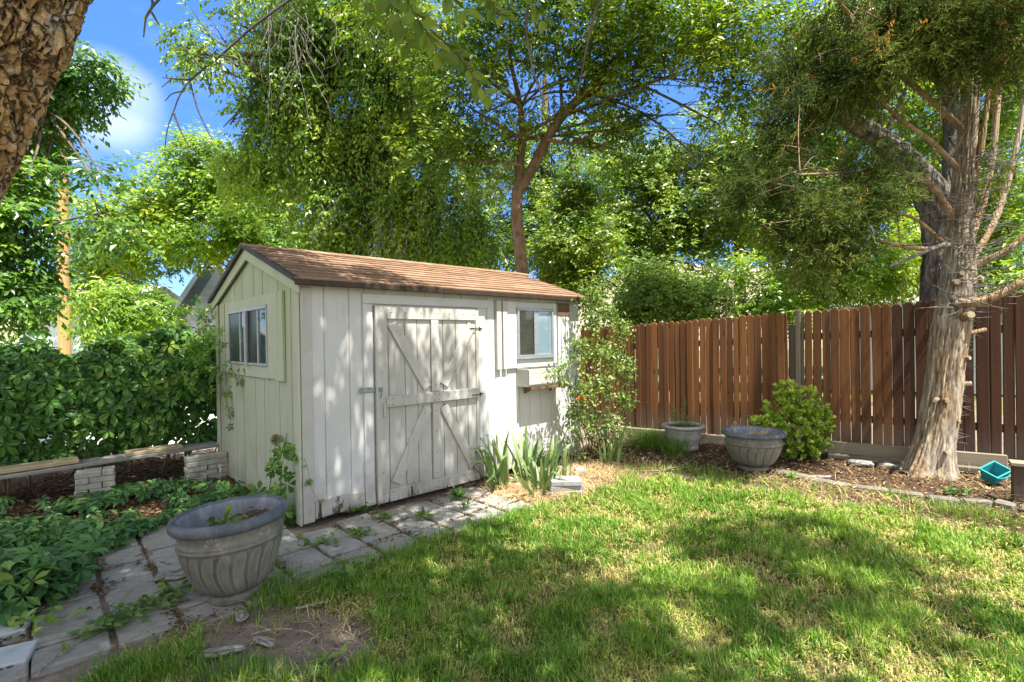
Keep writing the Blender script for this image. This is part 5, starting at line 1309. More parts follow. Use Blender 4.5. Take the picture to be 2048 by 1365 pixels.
weed(wp(600, 1080), 10, .05, 'small weed under the shed corner post', LANCE, .5)
weed(wp(690, 1165, 0), 30, .09, 'broad-leaved weed in the grass at the path edge', LANCE, .5, .3, .8, .02, 'weeds in the lawn', .05, 1.8)
weed(wp(640, 1335, 0), 22, .07, 'pale green weed on the bare dirt at the bottom', LANCE, .4, .5, 1, .02, 'weeds in the lawn', .03, 1.6)
weed(wp(1905, 990, 0), 26, .07, 'dark green leafy weed on the mulch in front of the cedar', OVATE, .5, 0, .3, .03, 'weeds in the bed', .06)
weed(wp(1580, 965, 0), 26, .09, 'upright pale green weed beside the far grey pot', LANCE, .1, .5, 1, .07, 'weeds in the bed', .03, 1.3)
weed(wp(1690, 985, 0), 8, .05, 'tiny weed beside the sunlit edging stones', LANCE, .2, .5, 1, .02, 'weeds in the bed', .02)
weed(wp(1455, 930, 0), 26, .06, 'spreading low weed on the ground left of the far grey pot', LANCE, .7, .1, .6, .03, 'weeds in the bed', .06)
# plants growing in pots
o = weed(np.array(potA.location) + np.array((-.06, -.03, .36)), 16, .11, 'green weed with toothed leaves growing in the front pot', TOOTH, .05, .3, .9, .05, 'weeds growing in pots', .025, .75)
mb = MB(); n = 60; P = np.stack([RG.normal(0, .09, n), RG.normal(0, .05, n), np.zeros(n)], 1)
for i in range(n):
    h = RG.uniform(.04, .12); add_tube(mb, [P[i], P[i] + (RG.normal(0, .03), RG.normal(0, .03), h)], [.0015, .0008], 3, RG.random())
for (x, h) in ((-.1, .2), (.0, .42), (-.03, .22), (.06, .14), (-.14, .3)):
    p = np.array((x, 0, 0)); t = p + (RG.normal(0, .02), 0, h); add_tube(mb, [p, t], [.002, .001], 4, .5); k = 34; Q = p + (t - p) * RG.uniform(.3, 1, k)[:, None]; scatter(mb, LANCE, Q, rdir(k) + UP * .7, rdir(k), .035, RG.uniform(.5, 1, k), 1.2)
n = 160; P = np.stack([RG.normal(.03, .1, n), RG.normal(0, .06, n), RG.uniform(0, .06, n)], 1); scatter(mb, LANCE, P, rdir(n) + UP * .5, UP + rdir(n), .03, RG.uniform(.5, 1, n), 1.3)
o = mb.build('weed', M_WEED); o.location = tuple(np.array(potC.location) + (0, 0, .29)); tag(o, 'wispy yellowing weeds growing in the pale stone pot', 'weed', 'weeds growing in pots')
# ------------------------------------------------------------------ trees
def tree_leaf(name, dark, mid, light, hi, trans=.42):
    return leaf_mat(name, [(0, dark), (.4, mid), (.78, light), (1, hi)], trans, 1.45, .36, .5)
M_A = tree_leaf("ivy_tree_leaf", (.055, .125, .02), (.125, .235, .034), (.23, .36, .05), (.40, .48, .08))
M_B = tree_leaf("slender_tree_leaf", (.06, .125, .018), (.12, .215, .028), (.215, .32, .04), (.36, .42, .065))
M_C = tree_leaf("bright_tree_leaf", (.075, .165, .02), (.15, .28, .032), (.26, .39, .045), (.42, .48, .07))
M_D = tree_leaf("ash_leaf", (.035, .10, .022), (.08, .19, .032), (.16, .30, .05), (.30, .42, .08), .42)
M_E = tree_leaf("pale_tree_leaf", (.065, .14, .028), (.14, .24, .045), (.245, .345, .065), (.40, .46, .11))
M_J = leaf_mat("cedar_needle", [(0, (.028, .05, .014)), (.5, (.07, .105, .028)), (.88, (.15, .19, .05)), (1, (.34, .19, .07))], .38, 1.4, .7, .12)
BK_D = bark_mat("dark_dead_branch", (.03, .026, .03), (.10, .085, .085), None, (1, 1, 1), 16, .4, .006)
M_F = leaf_mat("near_leaf", [(0, (.07, .13, .022)), (.5, (.12, .20, .03)), (1, (.2, .28, .045))], .5, 1.3, .5, .3)
BK_A = bark_mat("grey_brown_bark", (.05, .038, .028), (.19, .15, .11), None, (1, 1, .3), 8, .8, .03)
BK_B = bark_mat("smooth_brown_bark", (.09, .055, .032), (.24, .16, .10), None, (1, 1, .5), 10, .4, .012)
BK_J = bark_mat("stringy_cedar_bark", (.10, .058, .03), (.44, .315, .19), (.27, .175, .095), (1, 1, .1), 22, .9, .02, .9, (.36, .30, .235))
m, nt, out = new_mat("cedar_trunk_bark"); v = coords(nt, (1, 1, .09)); n1 = noise(nt, v, 38, 6, .7, .5); n2 = noise(nt, coords(nt, (1, 1, .4)), 3, 3, .6)
c = ramp(nt, n1, [(.32, (.12, .07, .037)), (.5, (.29, .195, .11)), (.66, (.47, .35, .22))])
c = mixc(nt, fmap(nt, n2, .36, .56, .15, .9), c, ramp(nt, n1, [(.32, (.13, .105, .08)), (.5, (.29, .25, .20)), (.66, (.46, .41, .335))]))
c = mixc(nt, fmap(nt, attr(nt), .55, .08, 0, .85), c, (.05, .032, .02))
bsdf(nt, out, c, .92, n1, .8, .012, .1); BK_JB = m
BK_JT = bark_mat("reddish_cedar_branch", (.12, .075, .045), (.38, .275, .18), (.25, .165, .10), (.4, .4, .4), 14, .5, .01)
BK_G = bark_mat("furrowed_grey_bark", (.022, .019, .016), (.21, .185, .155), (.09, .077, .064), (1, 1, .22), 9, 1.0, .05)
m, nt, out = new_mat("rough_tan_bark"); v = coords(nt, (1, 1, .7)); n1 = noise(nt, v, 16, 6, .7, .3); n2 = noise(nt, v, 5, 4, .6)
c = ramp(nt, n1, [(.3, (.20, .12, .055)), (.5, (.43, .28, .13)), (.68, (.62, .46, .27))])
c = mixc(nt, fmap(nt, noise(nt, v, 9, 5, .7), .54, .64, 0, .85), c, (.58, .53, .47))
c = mixc(nt, fmap(nt, attr(nt), .78, .36, 0, .95), c, (.028, .017, .01))
wv = node(nt, 'ShaderNodeVectorMath', {0: node(nt, 'ShaderNodeTexNoise', {'Scale': 9.0, 'Detail': 4.0, 'Vector': v}).outputs['Color'], 1: (.14, .14, .14), 2: coords(nt, (1, 1, .45))}, operation='MULTIPLY_ADD')
ck = node(nt, 'ShaderNodeTexVoronoi', {'Vector': wv.outputs[0], 'Scale': 17.0}, feature='DISTANCE_TO_EDGE').outputs['Distance']
c = mixc(nt, fmap(nt, ck, .07, .015, 0, .85), c, (.03, .019, .011))
bsdf(nt, out, c, .9, math_(nt, 'ADD', math_(nt, 'ADD', n1, noise(nt, v, 60, 4, .7)), fmap(nt, ck, 0, .12, 0, 1.2)), 1.0, .016, .12); BK_F = m
DEADV = bark_mat("dead_vine", (.07, .062, .055), (.22, .20, .18), None, (1, 1, 1), 20, .3, .005)

def clump_px(L):
    """(px, py, depth, rx px, ry px, rdepth m, weight)"""
    out = []
    for (px, py, Y, rx, ry, rd, w) in L:
        c = at(px, py, Y); k = Y / 1024; out.append((*c, rx * k, rd, ry * k, w))
    return np.array(out)
def sprays(mb, C, n, tm, size, spray, k=8, droop=.25, rl=0., rh=1., gap=(.8, .38), sh=.45, sun=.24, clump_f=1.4, wid=None, edge=.45, face=.75):
    """leafy twigs through the volume of the clumps C"""
    vol = C[:, 6] * (C[:, 3] * C[:, 5]); i = RG.choice(len(C), n, p=vol / vol.sum()); d = rdir(n); r = RG.random(n) ** edge
    P = C[i, :3] + d * r[:, None] * C[i, 3:6]
    g = fbm(P * gap[0], 71, 3); keep = g > gap[1]; P, d, i, r = P[keep], d[keep], i[keep], r[keep]; n = len(P)
    dd = unit(d * np.array((1, 1, .7)) + rdir(n) * .9 - UP * droop + np.array((.1, -.25, 0)))
    Ls = spray * RG.uniform(.6, 1.3, n); tone = fbm(P * clump_f, 81, 2)
    base = rl + (rh - rl) * np.clip(.42 + (tone - .5) * 1.3, 0, 1)
    for j in range(k):
        f = (j + .6) / k; Q = P + dd * (Ls * f)[:, None] - UP * (droop * .5 * f * f * Ls)[:, None]
        e1 = unit(np.cross(dd, UP + rdir(n) * .4)); side = e1 * (1 if j % 2 else -1)
        yd = dd * .55 + side * .8 + rdir(n) * .35 - UP * (droop + .15); zd = UP * (1 - face * .4) + rdir(n) * sh + np.array((.25, -.45, 0)) * face
        scatter(mb, tm, Q, yd, zd, size * RG.uniform(.5, 1.3, n), np.clip(base + RG.normal(0, sun, n), 0, 1), wid)
def twigs(mb, C, src, n, r0=.018, per=5, seed=0):
    """limbs from the nearest source point into each clump, and finer branches inside"""
    src = np.asarray(src, float)
    for c in C:
        dj = np.linalg.norm(src - (c[:3] - (0, 0, .4)), axis=1); a = src[RG.choice(np.argsort(dj)[:6])]; b = c[:3]; mid = (a + b) / 2 + RG.normal(0, .12, 3) * np.linalg.norm(b - a) * .5 + (0, 0, .1)
        add_tube(mb, [a, mid, b], [r0 * 1.3, r0, r0 * .6], 6, .5, sub=12, rough=.2, freq=8)
        if np.linalg.norm(b - a) < .25: continue
        for q in range(per):
            d = rdir(1)[0]; e = b + d * c[3:6] * RG.uniform(.6, 1.0); s = a + (b - a) * RG.uniform(.5, 1); add_tube(mb, [s, (s + e) / 2 + RG.normal(0, .08, 3), e], [r0 * .5, r0 * .35, r0 * .15], 4, .5, sub=7)

# --- slender forked tree behind the shed
Yb = 9.3; tb = at(1046, 690, Yb); tb[2] = 0
treeB = empty('slender_tree', tb); tag(treeB, 'slender tree with forked brown trunk rising straight behind the shed roof', 'tree')
A_ = lambda px, py, Y, o=tb: at(px, py, Y) - o
mb = MB(); add_tube(mb, [(0, 0, -.05), A_(1046, 560, Yb), A_(1038, 480, Yb), A_(1030, 420, Yb), A_(1036, 378, Yb)], [.13, .115, .11, .105, .11], 20, .5, sub=60, rough=.12, freq=5)
mb.build('trunk', BK_B, treeB, smooth=True)
mb = MB(); add_tube(mb, [A_(1036, 382, Yb), A_(1062, 345, Yb), A_(1092, 280, Yb - .1), A_(1125, 230, Yb - .3), A_(1170, 185, Yb - .5), A_(1230, 145, Yb - .7)], [.1, .095, .085, .08, .07, .05], 16, .5, sub=50, rough=.12, freq=5); mb.build('limb', BK_B, treeB, smooth=True)
mb = MB(); add_tube(mb, [A_(1035, 384, Yb), A_(1040, 330, Yb), A_(1046, 280, Yb), A_(1042, 215, Yb - .1), A_(1020, 120, Yb - .2)], [.075, .07, .065, .05, .03], 14, .5, sub=40, rough=.12, freq=5); mb.build('limb', BK_B, treeB, smooth=True)
mb = MB()
for P_ in ([(1125, 230), (1120, 150), (1105, 60)], [(1170, 185), (1180, 100), (1200, 20)], [(1180, 180), (1250, 140), (1320, 130)], [(1092, 280), (1150, 290), (1200, 260)], [(1046, 280), (980, 240), (930, 210)], [(1040, 330), (960, 320), (900, 330)], [(1042, 215), (990, 150), (960, 90)]):
    add_tube(mb, [A_(x, y, Yb - .35) for x, y in P_], [.035, .025, .012], 8, .5, sub=16, rough=.2, freq=6)
CB = clump_px([(1040, 60, 9.0, 150, 80, 1.2, 1), (1180, 70, 8.6, 140, 90, 1.2, 1), (1320, 70, 8.4, 130, 80, 1.2, 1.1), (1300, 170, 8.6, 110, 60, 1.0, .9), (1430, 120, 8.2, 100, 90, 1.2, 1), (900, 110, 8.8, 110, 90, 1.0, 1), (960, 230, 9.0, 110, 80, 1.0, 1), (880, 320, 9.2, 100, 80, .9, .9), (1060, 200, 9.6, 90, 60, .8, .5),
                (1190, 250, 9.0, 70, 40, .7, .7), (980, 330, 9.6, 60, 60, .7, .6), (1230, 300, 9.2, 80, 40, .8, .5), (1480, 40, 8.2, 110, 70, 1.2, 1), (820, 40, 9.0, 130, 70, 1.2, 1), (1000, -60, 8.8, 250, 90, 1.5, .8), (1300, -60, 8.4, 250, 90, 1.5, .8), (1500, 170, 8.4, 70, 50, .8, .6), (1120, 160, 9.0, 80, 50, .8, .6), (1370, 230, 8.8, 70, 60, .8, .7), (1440, 250, 8.8, 60, 60, .8, .8), (1300, 250, 9, 50, 40, .6, .5), (1240, 200, 9, 60, 50, .8, .6), (1410, 330, 9, 50, 40, .7, .6)])
CBl = CB.copy(); CBl[:, :3] -= tb
twigs(mb, CBl, [A_(1125, 230, Yb - .3), A_(1170, 185, Yb - .5), A_(1230, 145, Yb - .7), A_(1042, 215, Yb), A_(1020, 120, Yb - .2), A_(1046, 280, Yb)], 0, .02)
mb.build('branches', BK_B, treeB, smooth=True)
mb = MB(); sprays(mb, CBl, int(6800 * LEAFN), LEAF2, .10, .34, 8, .2, .1, 1, (1.5, .47)); mb.build('crown', M_B, treeB)

# --- big tree smothered in ivy, left of centre
Ya = 11.5; ta = at(690, 690, Ya); ta[2] = 0
treeA = empty('ivy_tree', ta); tag(treeA, 'tall tree smothered in ivy with hanging dead vines above the shed ridge', 'tree')
A_ = lambda px, py, Y=Ya: at(px, py, Y) - ta
mb = MB(); add_tube(mb, [(0, 0, -.05), A_(680, 500), A_(655, 330), A_(640, 180), A_(600, 40), A_(560, -120)], [.3, .27, .24, .2, .17, .12], 18, .5, sub=60, rough=.2, freq=3); mb.build('trunk', BK_A, treeA, smooth=True)
mb = MB(); add_tube(mb, [A_(672, 430), A_(740, 300), A_(780, 160), A_(800, 0)], [.18, .16, .13, .1], 14, .5, sub=40, rough=.2, freq=3); mb.build('limb', BK_A, treeA, smooth=True)
mb = MB(); add_tube(mb, [A_(640, 180), A_(560, 110, Ya - .5), A_(470, 110, Ya - 1), A_(400, 140, Ya - 1.5)], [.12, .09, .06, .035], 12, .5, sub=40, rough=.2, freq=4); mb.build('limb', BK_A, treeA, smooth=True)
CA = clump_px([(560, 60, 11, 90, 80, 1.2, 1), (660, 60, 11.2, 100, 80, 1.2, 1), (760, 60, 11, 100, 80, 1.2, 1), (600, 190, 11.2, 80, 80, 1, 1), (700, 180, 11.4, 90, 90, 1, 1), (800, 180, 11, 90, 90, 1, 1), (560, 290, 11.5, 70, 60, .9, 1), (650, 300, 11.4, 60, 70, .9, 1), (740, 300, 11.6, 80, 80, 1, 1.1), (820, 300, 11.2, 80, 80, 1, 1), (500, 330, 11.8, 60, 45, .8, .9), (620, 400, 11.6, 60, 60, .8, 1), (690, 420, 11.4, 55, 80, .7, 1), (800, 400, 11.4, 80, 70, .9, 1), (890, 420, 11.2, 80, 70, .9, 1), (830, 480, 11.4, 80, 45, .8, 1), (920, 490, 11.2, 80, 45, .8, 1), (660, 490, 11.6, 60, 40, .7, 1),
                (400, 60, 9.8, 45, 45, .7, .9), (430, 120, 9.8, 60, 40, .7, .8), (360, 90, 9.6, 30, 35, .5, .7), (480, 50, 10.2, 50, 70, .9, 1), (460, 250, 11.4, 30, 25, .5, .7), (520, 220, 11.2, 45, 40, .7, .8), (600, -90, 11, 300, 70, 1.5, .7), (880, 250, 11.6, 80, 60, .8, .8), (970, 440, 11.6, 60, 60, .7, .8)])
CAl = CA.copy(); CAl[:, :3] -= ta
mb = MB(); twigs(mb, CAl, [A_(655, 330), A_(640, 180), A_(600, 40), A_(740, 300), A_(780, 160), A_(800, 0), A_(680, 500), A_(470, 110, Ya - 1), A_(560, 110)], 0, .03); mb.build('branches', BK_A, treeA, smooth=True)
mb = MB(); sprays(mb, CAl, int(9000 * LEAFN), LEAF2, .115, .36, 8, .5, 0, 1, (1.3, .44), .5, .24, 1.3)
# curtains of hanging ivy
n = int(1700 * LEAFN); i = RG.integers(0, 18, n); P = CAl[i, :3] + rdir(n) * CAl[i, 3:6] * .9; Ls = RG.uniform(.4, 1.3, n)
for j in range(11):
    f = j / 11; Q = P - UP * (Ls * f)[:, None] + RG.normal(0, .04, (n, 3)); scatter(mb, LEAF2, Q, -UP + rdir(n) * .7, rdir(n) * .6 + np.array((.4, -.8, .4)), .1 * RG.uniform(.7, 1.2, n), np.clip(.25 + .5 * fbm(P * 1.3, 5, 2) + RG.normal(0, .15, n), 0, 1))
mb.build('crown', M_A, treeA)
mb = MB()
def vinefall(px, py, Y, n, spread, L):
    c = at(px, py, Y) - ta
    for k in range(n):
        p = c + (RG.normal(0, spread), RG.normal(0, .15), RG.normal(0, .25)); m_ = 7; pts = [p]; dx = RG.normal(0, .04)
        for q in range(m_): p = p + (dx + RG.normal(0, .085), RG.normal(0, .06), -L * RG.uniform(.05, .2)); pts.append(p)
        add_tube(mb, pts, np.linspace(RG.uniform(.007, .013), .003, len(pts)), 4, RG.random(), sub=12)
vinefall(560, 20, 9.9, 20, .28, 1.3); vinefall(665, 390, 10.7, 9, .25, 1.1); vinefall(640, 40, 10, 9, .35, 1.1); vinefall(740, 30, 10, 9, .3, 1.1); vinefall(780, 440, 10.6, 14, .4, 1.3); vinefall(850, 150, 10.2, 14, .4, 1.2); vinefall(590, 80, 9.9, 10, .2, 1.6)
mb.build('dead_vines', DEADV, treeA, smooth=True)['kind'] = 'stuff'
mb = MB()
def dead(pts, r0, r1, Y=9.3):
    add_tube(mb, [at(x, y, Y) - ta for x, y in pts], np.linspace(r0, r1, len(pts)), 7, .5, sub=30, rough=.15, freq=12)
dead([(640, -40), (565, 10), (500, 58), (448, 106), (408, 138), (380, 160), (360, 185), (347, 225), (334, 255), (330, 295)], .026, .008); dead([(347, 225), (362, 265), (383, 300)], .02, .008)
dead([(380, 160), (345, 158), (325, 155)], .02, .008); dead([(345, 157), (323, 175)], .012, .006); dead([(362, 183), (342, 188), (330, 203)], .014, .007); dead([(379, 162), (395, 220), (415, 262), (425, 280)], .017, .008)
dead([(408, 138), (418, 170), (425, 188)], .012, .006); dead([(405, 140), (385, 115), (370, 95)], .018, .012); dead([(440, 110), (470, 115), (490, 130)], .02, .012); dead([(462, 112), (468, 150), (478, 180), (482, 190)], .014, .007); dead([(420, 130), (423, 150), (422, 165)], .01, .006); dead([(440, 120), (447, 150), (453, 157)], .01, .006)
mb.build('dead_branch', BK_D, treeA, smooth=True)

# --- generic leafy tree
def leafy(name, label, trunk, clumps, n, mat, bark, size=.11, spray=.36, k=8, gap=(1.2, .45), droop=.2, tm=LEAF2, rl=0., rh=1., limbs=(), r0=.025, group=None, per=4, sh=.4):
    base = at(trunk[0][0], 690, trunk[0][2]); base[2] = 0; o = empty(name, base); tag(o, label, 'tree' if 'tree' in name else 'shrub', group)
    T = [np.zeros(3)] + [at(px, py, Y) - base for px, py, Y, r in trunk[1:]]; mb = MB(); add_tube(mb, T, [t[3] for t in trunk], 14, .5, sub=40, rough=.2, freq=4); mb.build('trunk', bark, o, smooth=True)
    C = clump_px(clumps); C[:, :3] -= base; mb = MB(); twigs(mb, C, T[1:], 0, r0, per); mb.build('branches', bark, o, smooth=True)
    mb = MB(); sprays(mb, C, int(n * LEAFN), tm, size, spray, k, droop, rl, rh, gap, sh); mb.build('crown', mat, o); return o
leafy('maple_tree', 'bright green bushy tree left of the shed gable, under the open sky', [(520, 690, 15.5, .2), (505, 560, 15.5, .16), (470, 470, 15.5, .12), (430, 380, 15.5, .06)],
      [(240, 430, 15, 80, 60, 1.6, 1), (330, 400, 15.2, 80, 70, 1.6, 1), (430, 360, 15.4, 70, 70, 1.6, 1), (410, 320, 15.5, 50, 50, 1.2, 1), (500, 400, 15.2, 70, 70, 1.5, 1), (200, 490, 14.8, 45, 50, 1.4, .9), (300, 490, 15, 100, 50, 1.6, 1), (420, 470, 15, 90, 60, 1.5, 1), (520, 460, 15.2, 60, 60, 1.4, 1), (185, 570, 15.5, 40, 40, 1.2, .9), (70, 590, 15.5, 40, 50, 1.2, 1), (240, 550, 15.5, 60, 40, 1.2, .9), (240, 390, 15.5, 40, 25, 1, .7), (560, 500, 15.5, 50, 45, 1.2, .8)], 5600, M_C, BK_A, .15, .45)
leafy('young_tree', 'light green sapling with drooping leaves just beyond the vine hedge', [(250, 690, 10.5, .05), (245, 620, 10.5, .04), (235, 570, 10.5, .025)],
      [(230, 590, 10.3, 60, 35, .6, 1), (222, 625, 10.3, 45, 35, .6, 1), (290, 620, 10.4, 60, 35, .6, 1), (250, 650, 10.2, 90, 30, .6, 1)], 800, M_C, BK_B, .13, .34, 7, (2.2, .44), .4, LANCE, .0, .72)
leafy('ash_tree', 'ash tree with dark pointed leaves in front of the utility pole', [(-60, 690, 6.6, .14), (-30, 500, 6.6, .12), (30, 350, 6.8, .09), (90, 220, 7, .05)],
      [(150, 130, 7.2, 75, 35, .6, .6), (110, 190, 7.2, 60, 35, .6, .6), (20, 260, 6.9, 45, 50, .8, 1), (5, 340, 6.6, 50, 50, .8, 1), (205, 355, 6.2, 50, 14, .4, .6), (5, 430, 6.4, 45, 60, .8, 1), (215, 425, 6.2, 35, 24, .4, .5), (220, 455, 6.0, 45, 24, .4, .5), (0, 530, 6.4, 45, 60, .8, 1), (20, 180, 7, 60, 80, 1, .8), (0, 600, 6.2, 50, 40, .6, .9)], 1800, M_D, BK_A, .105, .3, 8, (1.2, .40), .35, LEAF2, 0, .9, (), .015)
EG = 'trees beyond the wooden fence'
leafy('poplar_tree', 'pale green leafy tree beyond the fence, right of the forked trunk', [(1340, 690, 15, .18), (1335, 500, 15, .15), (1330, 380, 15, .1), (1335, 300, 15, .05)],
      [(1330, 330, 14.6, 70, 50, 1.4, 1), (1270, 320, 14.6, 70, 45, 1.4, .8), (1390, 270, 14.6, 60, 50, 1.4, .7), (1210, 300, 14.6, 60, 50, 1.4, .7), (1450, 330, 14.6, 50, 50, 1.2, .8), (1270, 400, 14.6, 70, 60, 1.4, 1), (1370, 390, 14.6, 70, 60, 1.4, 1), (1310, 450, 14.5, 80, 55, 1.4, 1), (1220, 470, 14.6, 70, 50, 1.3, 1), (1400, 450, 14.6, 60, 50, 1.3, 1), (1240, 540, 14.4, 80, 50, 1.3, 1), (1330, 520, 14.4, 80, 45, 1.2, .9)], 5600, M_E, BK_A, .13, .4, 8, (1.2, .45), .2, LEAF2, .1, 1, group=EG)
leafy('poplar_tree', 'thin-trunked tree with small leaves directly right of the forked trunk, low behind the shed end', [(1100, 690, 12.5, .07), (1095, 540, 12.5, .06), (1110, 420, 12.5, .05), (1150, 330, 12.5, .03)],
      [(1140, 420, 12.5, 60, 60, 1, 1), (1180, 370, 12.6, 60, 50, 1, 1), (1120, 500, 12.4, 60, 50, 1, 1), (1180, 490, 12.4, 60, 60, 1, 1), (1200, 570, 12.2, 70, 50, 1, 1), (1110, 570, 12.3, 50, 30, .8, .8), (1270, 600, 12, 70, 40, 1, 1)], 3000, M_B, BK_B, .10, .34, 8, (1.4, .45), .2, LEAF2, 0, .9, group=EG)
leafy('poplar_tree', 'loose light green tree behind the cedar branches, over the gap in the fence', [(1560, 690, 14, .14), (1555, 520, 14, .12), (1545, 380, 14, .08), (1520, 260, 14, .04)],
      [(1540, 260, 13.6, 70, 50, 1.3, .9), (1480, 330, 13.8, 60, 60, 1.2, 1), (1580, 350, 13.6, 80, 60, 1.3, .9), (1650, 250, 13.4, 80, 70, 1.3, .8), (1640, 420, 13.6, 80, 60, 1.3, .9), (1520, 440, 13.6, 60, 45, 1.1, .7), (1740, 380, 13.4, 70, 70, 1.2, .8), (1600, 520, 13.4, 70, 45, 1.1, .8)], 3400, M_E, BK_A, .13, .4, 8, (1.2, .46), .2, LEAF2, .05, 1, group=EG)
leafy('poplar_tree', 'sunlit tree at the right edge behind the cedar trunks', [(1990, 690, 12.5, .14), (1990, 500, 12.5, .12), (1985, 350, 12.5, .08), (1980, 200, 12.5, .04)],
      [(1960, 100, 12, 110, 80, 1.3, .9), (2030, 220, 12, 90, 80, 1.3, .9), (1900, 230, 12.4, 80, 70, 1.2, .8), (1980, 360, 12.2, 90, 70, 1.2, .8), (1900, 420, 12.4, 70, 60, 1, .8), (2020, 480, 12, 80, 60, 1.1, 1), (1960, 560, 11.8, 90, 45, 1, 1), (1790, 130, 12.4, 90, 90, 1.3, .8), (1700, 60, 12.6, 90, 70, 1.3, .8)], 3600, M_C, BK_A, .13, .4, 8, (1.2, .46), .2, LEAF2, 0, .9, group=EG)
SG = 'shrubs beyond the wooden fence'
leafy('tall_shrub', 'dark green shrub mass above the left stretch of fence', [(1330, 690, 10.5, .05), (1330, 640, 10.5, .04), (1340, 600, 10.5, .03)],
      [(1260, 620, 10.2, 60, 35, .8, 1), (1330, 600, 10.4, 70, 40, .8, 1), (1400, 610, 10.2, 60, 35, .8, 1), (1300, 560, 10.8, 60, 35, .8, .8), (1210, 640, 10, 40, 30, .6, 1), (1440, 570, 10.6, 50, 40, .8, .7)], 1900, M_B, BK_B, .09, .3, 8, (1.6, .40), .2, LEAF2, 0, .85, (), .012, SG)
leafy('tall_shrub', 'light green shrub rising behind the dark fence gap', [(1600, 690, 9.8, .05), (1600, 630, 9.8, .04), (1600, 590, 9.8, .03)],
      [(1520, 600, 9.8, 60, 35, .7, 1), (1590, 580, 10, 60, 40, .7, 1), (1660, 560, 10, 60, 45, .8, 1), (1580, 625, 9.4, 40, 20, .5, 1), (1730, 540, 10, 60, 45, .8, 1), (1480, 545, 10.2, 40, 35, .7, .6)], 1900, M_C, BK_B, .09, .3, 8, (1.6, .40), .2, LEAF2, .05, .9, (), .012, SG)
leafy('tall_shrub', 'bright shrub between the furrowed trunk and the fence top', [(1790, 690, 10.5, .05), (1790, 600, 10.5, .04), (1790, 540, 10.5, .03)],
      [(1790, 530, 10.4, 50, 50, .8, 1), (1830, 480, 10.6, 40, 50, .8, .9), (1750, 590, 10.6, 50, 25, .7, .8)], 900, M_C, BK_B, .09, .3, 8, (1.6, .40), .2, LEAF2, .2, 1, (), .012, SG)
# --- a dense far row so that no hole opens to the horizon
leafy('far_tree', 'distant hazy green tree glimpsed left of the ivy tree foot', [(740, 690, 26, .2), (740, 600, 26, .16), (740, 540, 26, .1)], [(720, 520, 26, 50, 35, 2, 1), (640, 530, 26, 60, 40, 2, 1), (760, 560, 26, 60, 40, 2, 1)], 1100, M_E, BK_A, .22, .7, 8, (.5, .42), .2)

leafy('backdrop_tree', 'tall dense tree far behind the slender forked trunk, filling the view between trunks', [(1090, 690, 19, .25), (1090, 500, 19, .2), (1090, 300, 19, .15), (1090, 150, 19, .08)],
      [(1000, 380, 19, 90, 80, 2, 1), (1110, 330, 19, 80, 80, 2, 1), (1090, 480, 19, 120, 70, 2, 1), (960, 500, 19, 90, 60, 2, 1), (1200, 420, 19, 80, 70, 2, 1), (1180, 540, 19, 90, 60, 2, 1), (800, 420, 19, 80, 70, 2, .8)], 4200, M_B, BK_A, .18, .6, 8, (.9, .46), .2)
leafy('backdrop_tree', 'broad pale tree far behind the wooden fence middle', [(1480, 690, 20, .25), (1480, 500, 20, .2), (1470, 330, 20, .12)],
      [(1420, 400, 20, 80, 60, 2, 1), (1540, 380, 20, 90, 70, 2, 1), (1500, 470, 20, 90, 45, 2, .9), (1600, 480, 20, 90, 60, 2, 1), (1600, 300, 20, 90, 70, 2, .8), (1380, 560, 20, 120, 40, 2, 1), (1680, 380, 20, 80, 80, 2, 1), (1660, 560, 20, 100, 50, 2, 1)], 4200, M_E, BK_A, .19, .6, 8, (.9, .46), .2)
leafy('backdrop_tree', 'broad sunlit tree far behind the cedar at the right', [(1880, 690, 19, .25), (1880, 500, 19, .2), (1870, 300, 19, .12)],
      [(1760, 250, 19, 90, 80, 2, .9), (1960, 200, 19, 90, 90, 2, .9), (1780, 420, 19, 90, 70, 2, 1), (1900, 360, 19, 90, 80, 2, 1), (2020, 400, 19, 80, 80, 2, 1), (1820, 540, 19, 100, 50, 2, 1), (1960, 520, 19, 100, 70, 2, 1), ], 4000, M_C, BK_A, .19, .6, 8, (.9, .46), .2)
# --- big furrowed tree behind the right fence
Yg = 8.4; tg = at(1878, 690, Yg); tg[2] = 0
treeG = empty('cottonwood_tree', tg); tag(treeG, 'thick leaning tree with deeply furrowed grey bark just behind the right fence', 'tree'); A_ = lambda px, py, Y=Yg: at(px, py, Y) - tg
mb = MB(); add_tube(mb, [(0, 0, -.05), A_(1878, 600), A_(1882, 500), A_(1885, 430), A_(1860, 385), A_(1815, 325, Yg - .1), A_(1765, 280, Yg - .2), A_(1700, 240, Yg - .4), A_(1640, 190, Yg - .5), A_(1560, 120, Yg - .6)], [.26, .25, .24, .25, .23, .19, .155, .12, .09, .05], 60, .5, sub=150, rough=.12, freq=4, ridge=.03, rfreq=6); mb.build('trunk', BK_G, treeG, smooth=True)
mb = MB(); add_tube(mb, [A_(1885, 440), A_(1905, 370), A_(1908, 280, Yg + .1), A_(1895, 150, Yg + .2), A_(1900, -20, Yg + .2)], [.15, .14, .125, .11, .08], 40, .5, sub=90, rough=.12, freq=4, ridge=.02, rfreq=6); mb.build('limb', BK_G, treeG, smooth=True)
CG = clump_px([(1600, 100, 8.2, 90, 70, .8, .8), (1850, 60, 8.6, 120, 80, 1, .8), (1760, 180, 8.6, 60, 50, .6, .5), (1960, 30, 8.6, 90, 70, 1, .8)]); CG[:, :3] -= tg
mb = MB(); twigs(mb, CG, [A_(1640, 190, Yg - .5), A_(1895, 150, Yg + .2), A_(1765, 280, Yg)], 0, .03); mb.build('branches', BK_G, treeG, smooth=True)
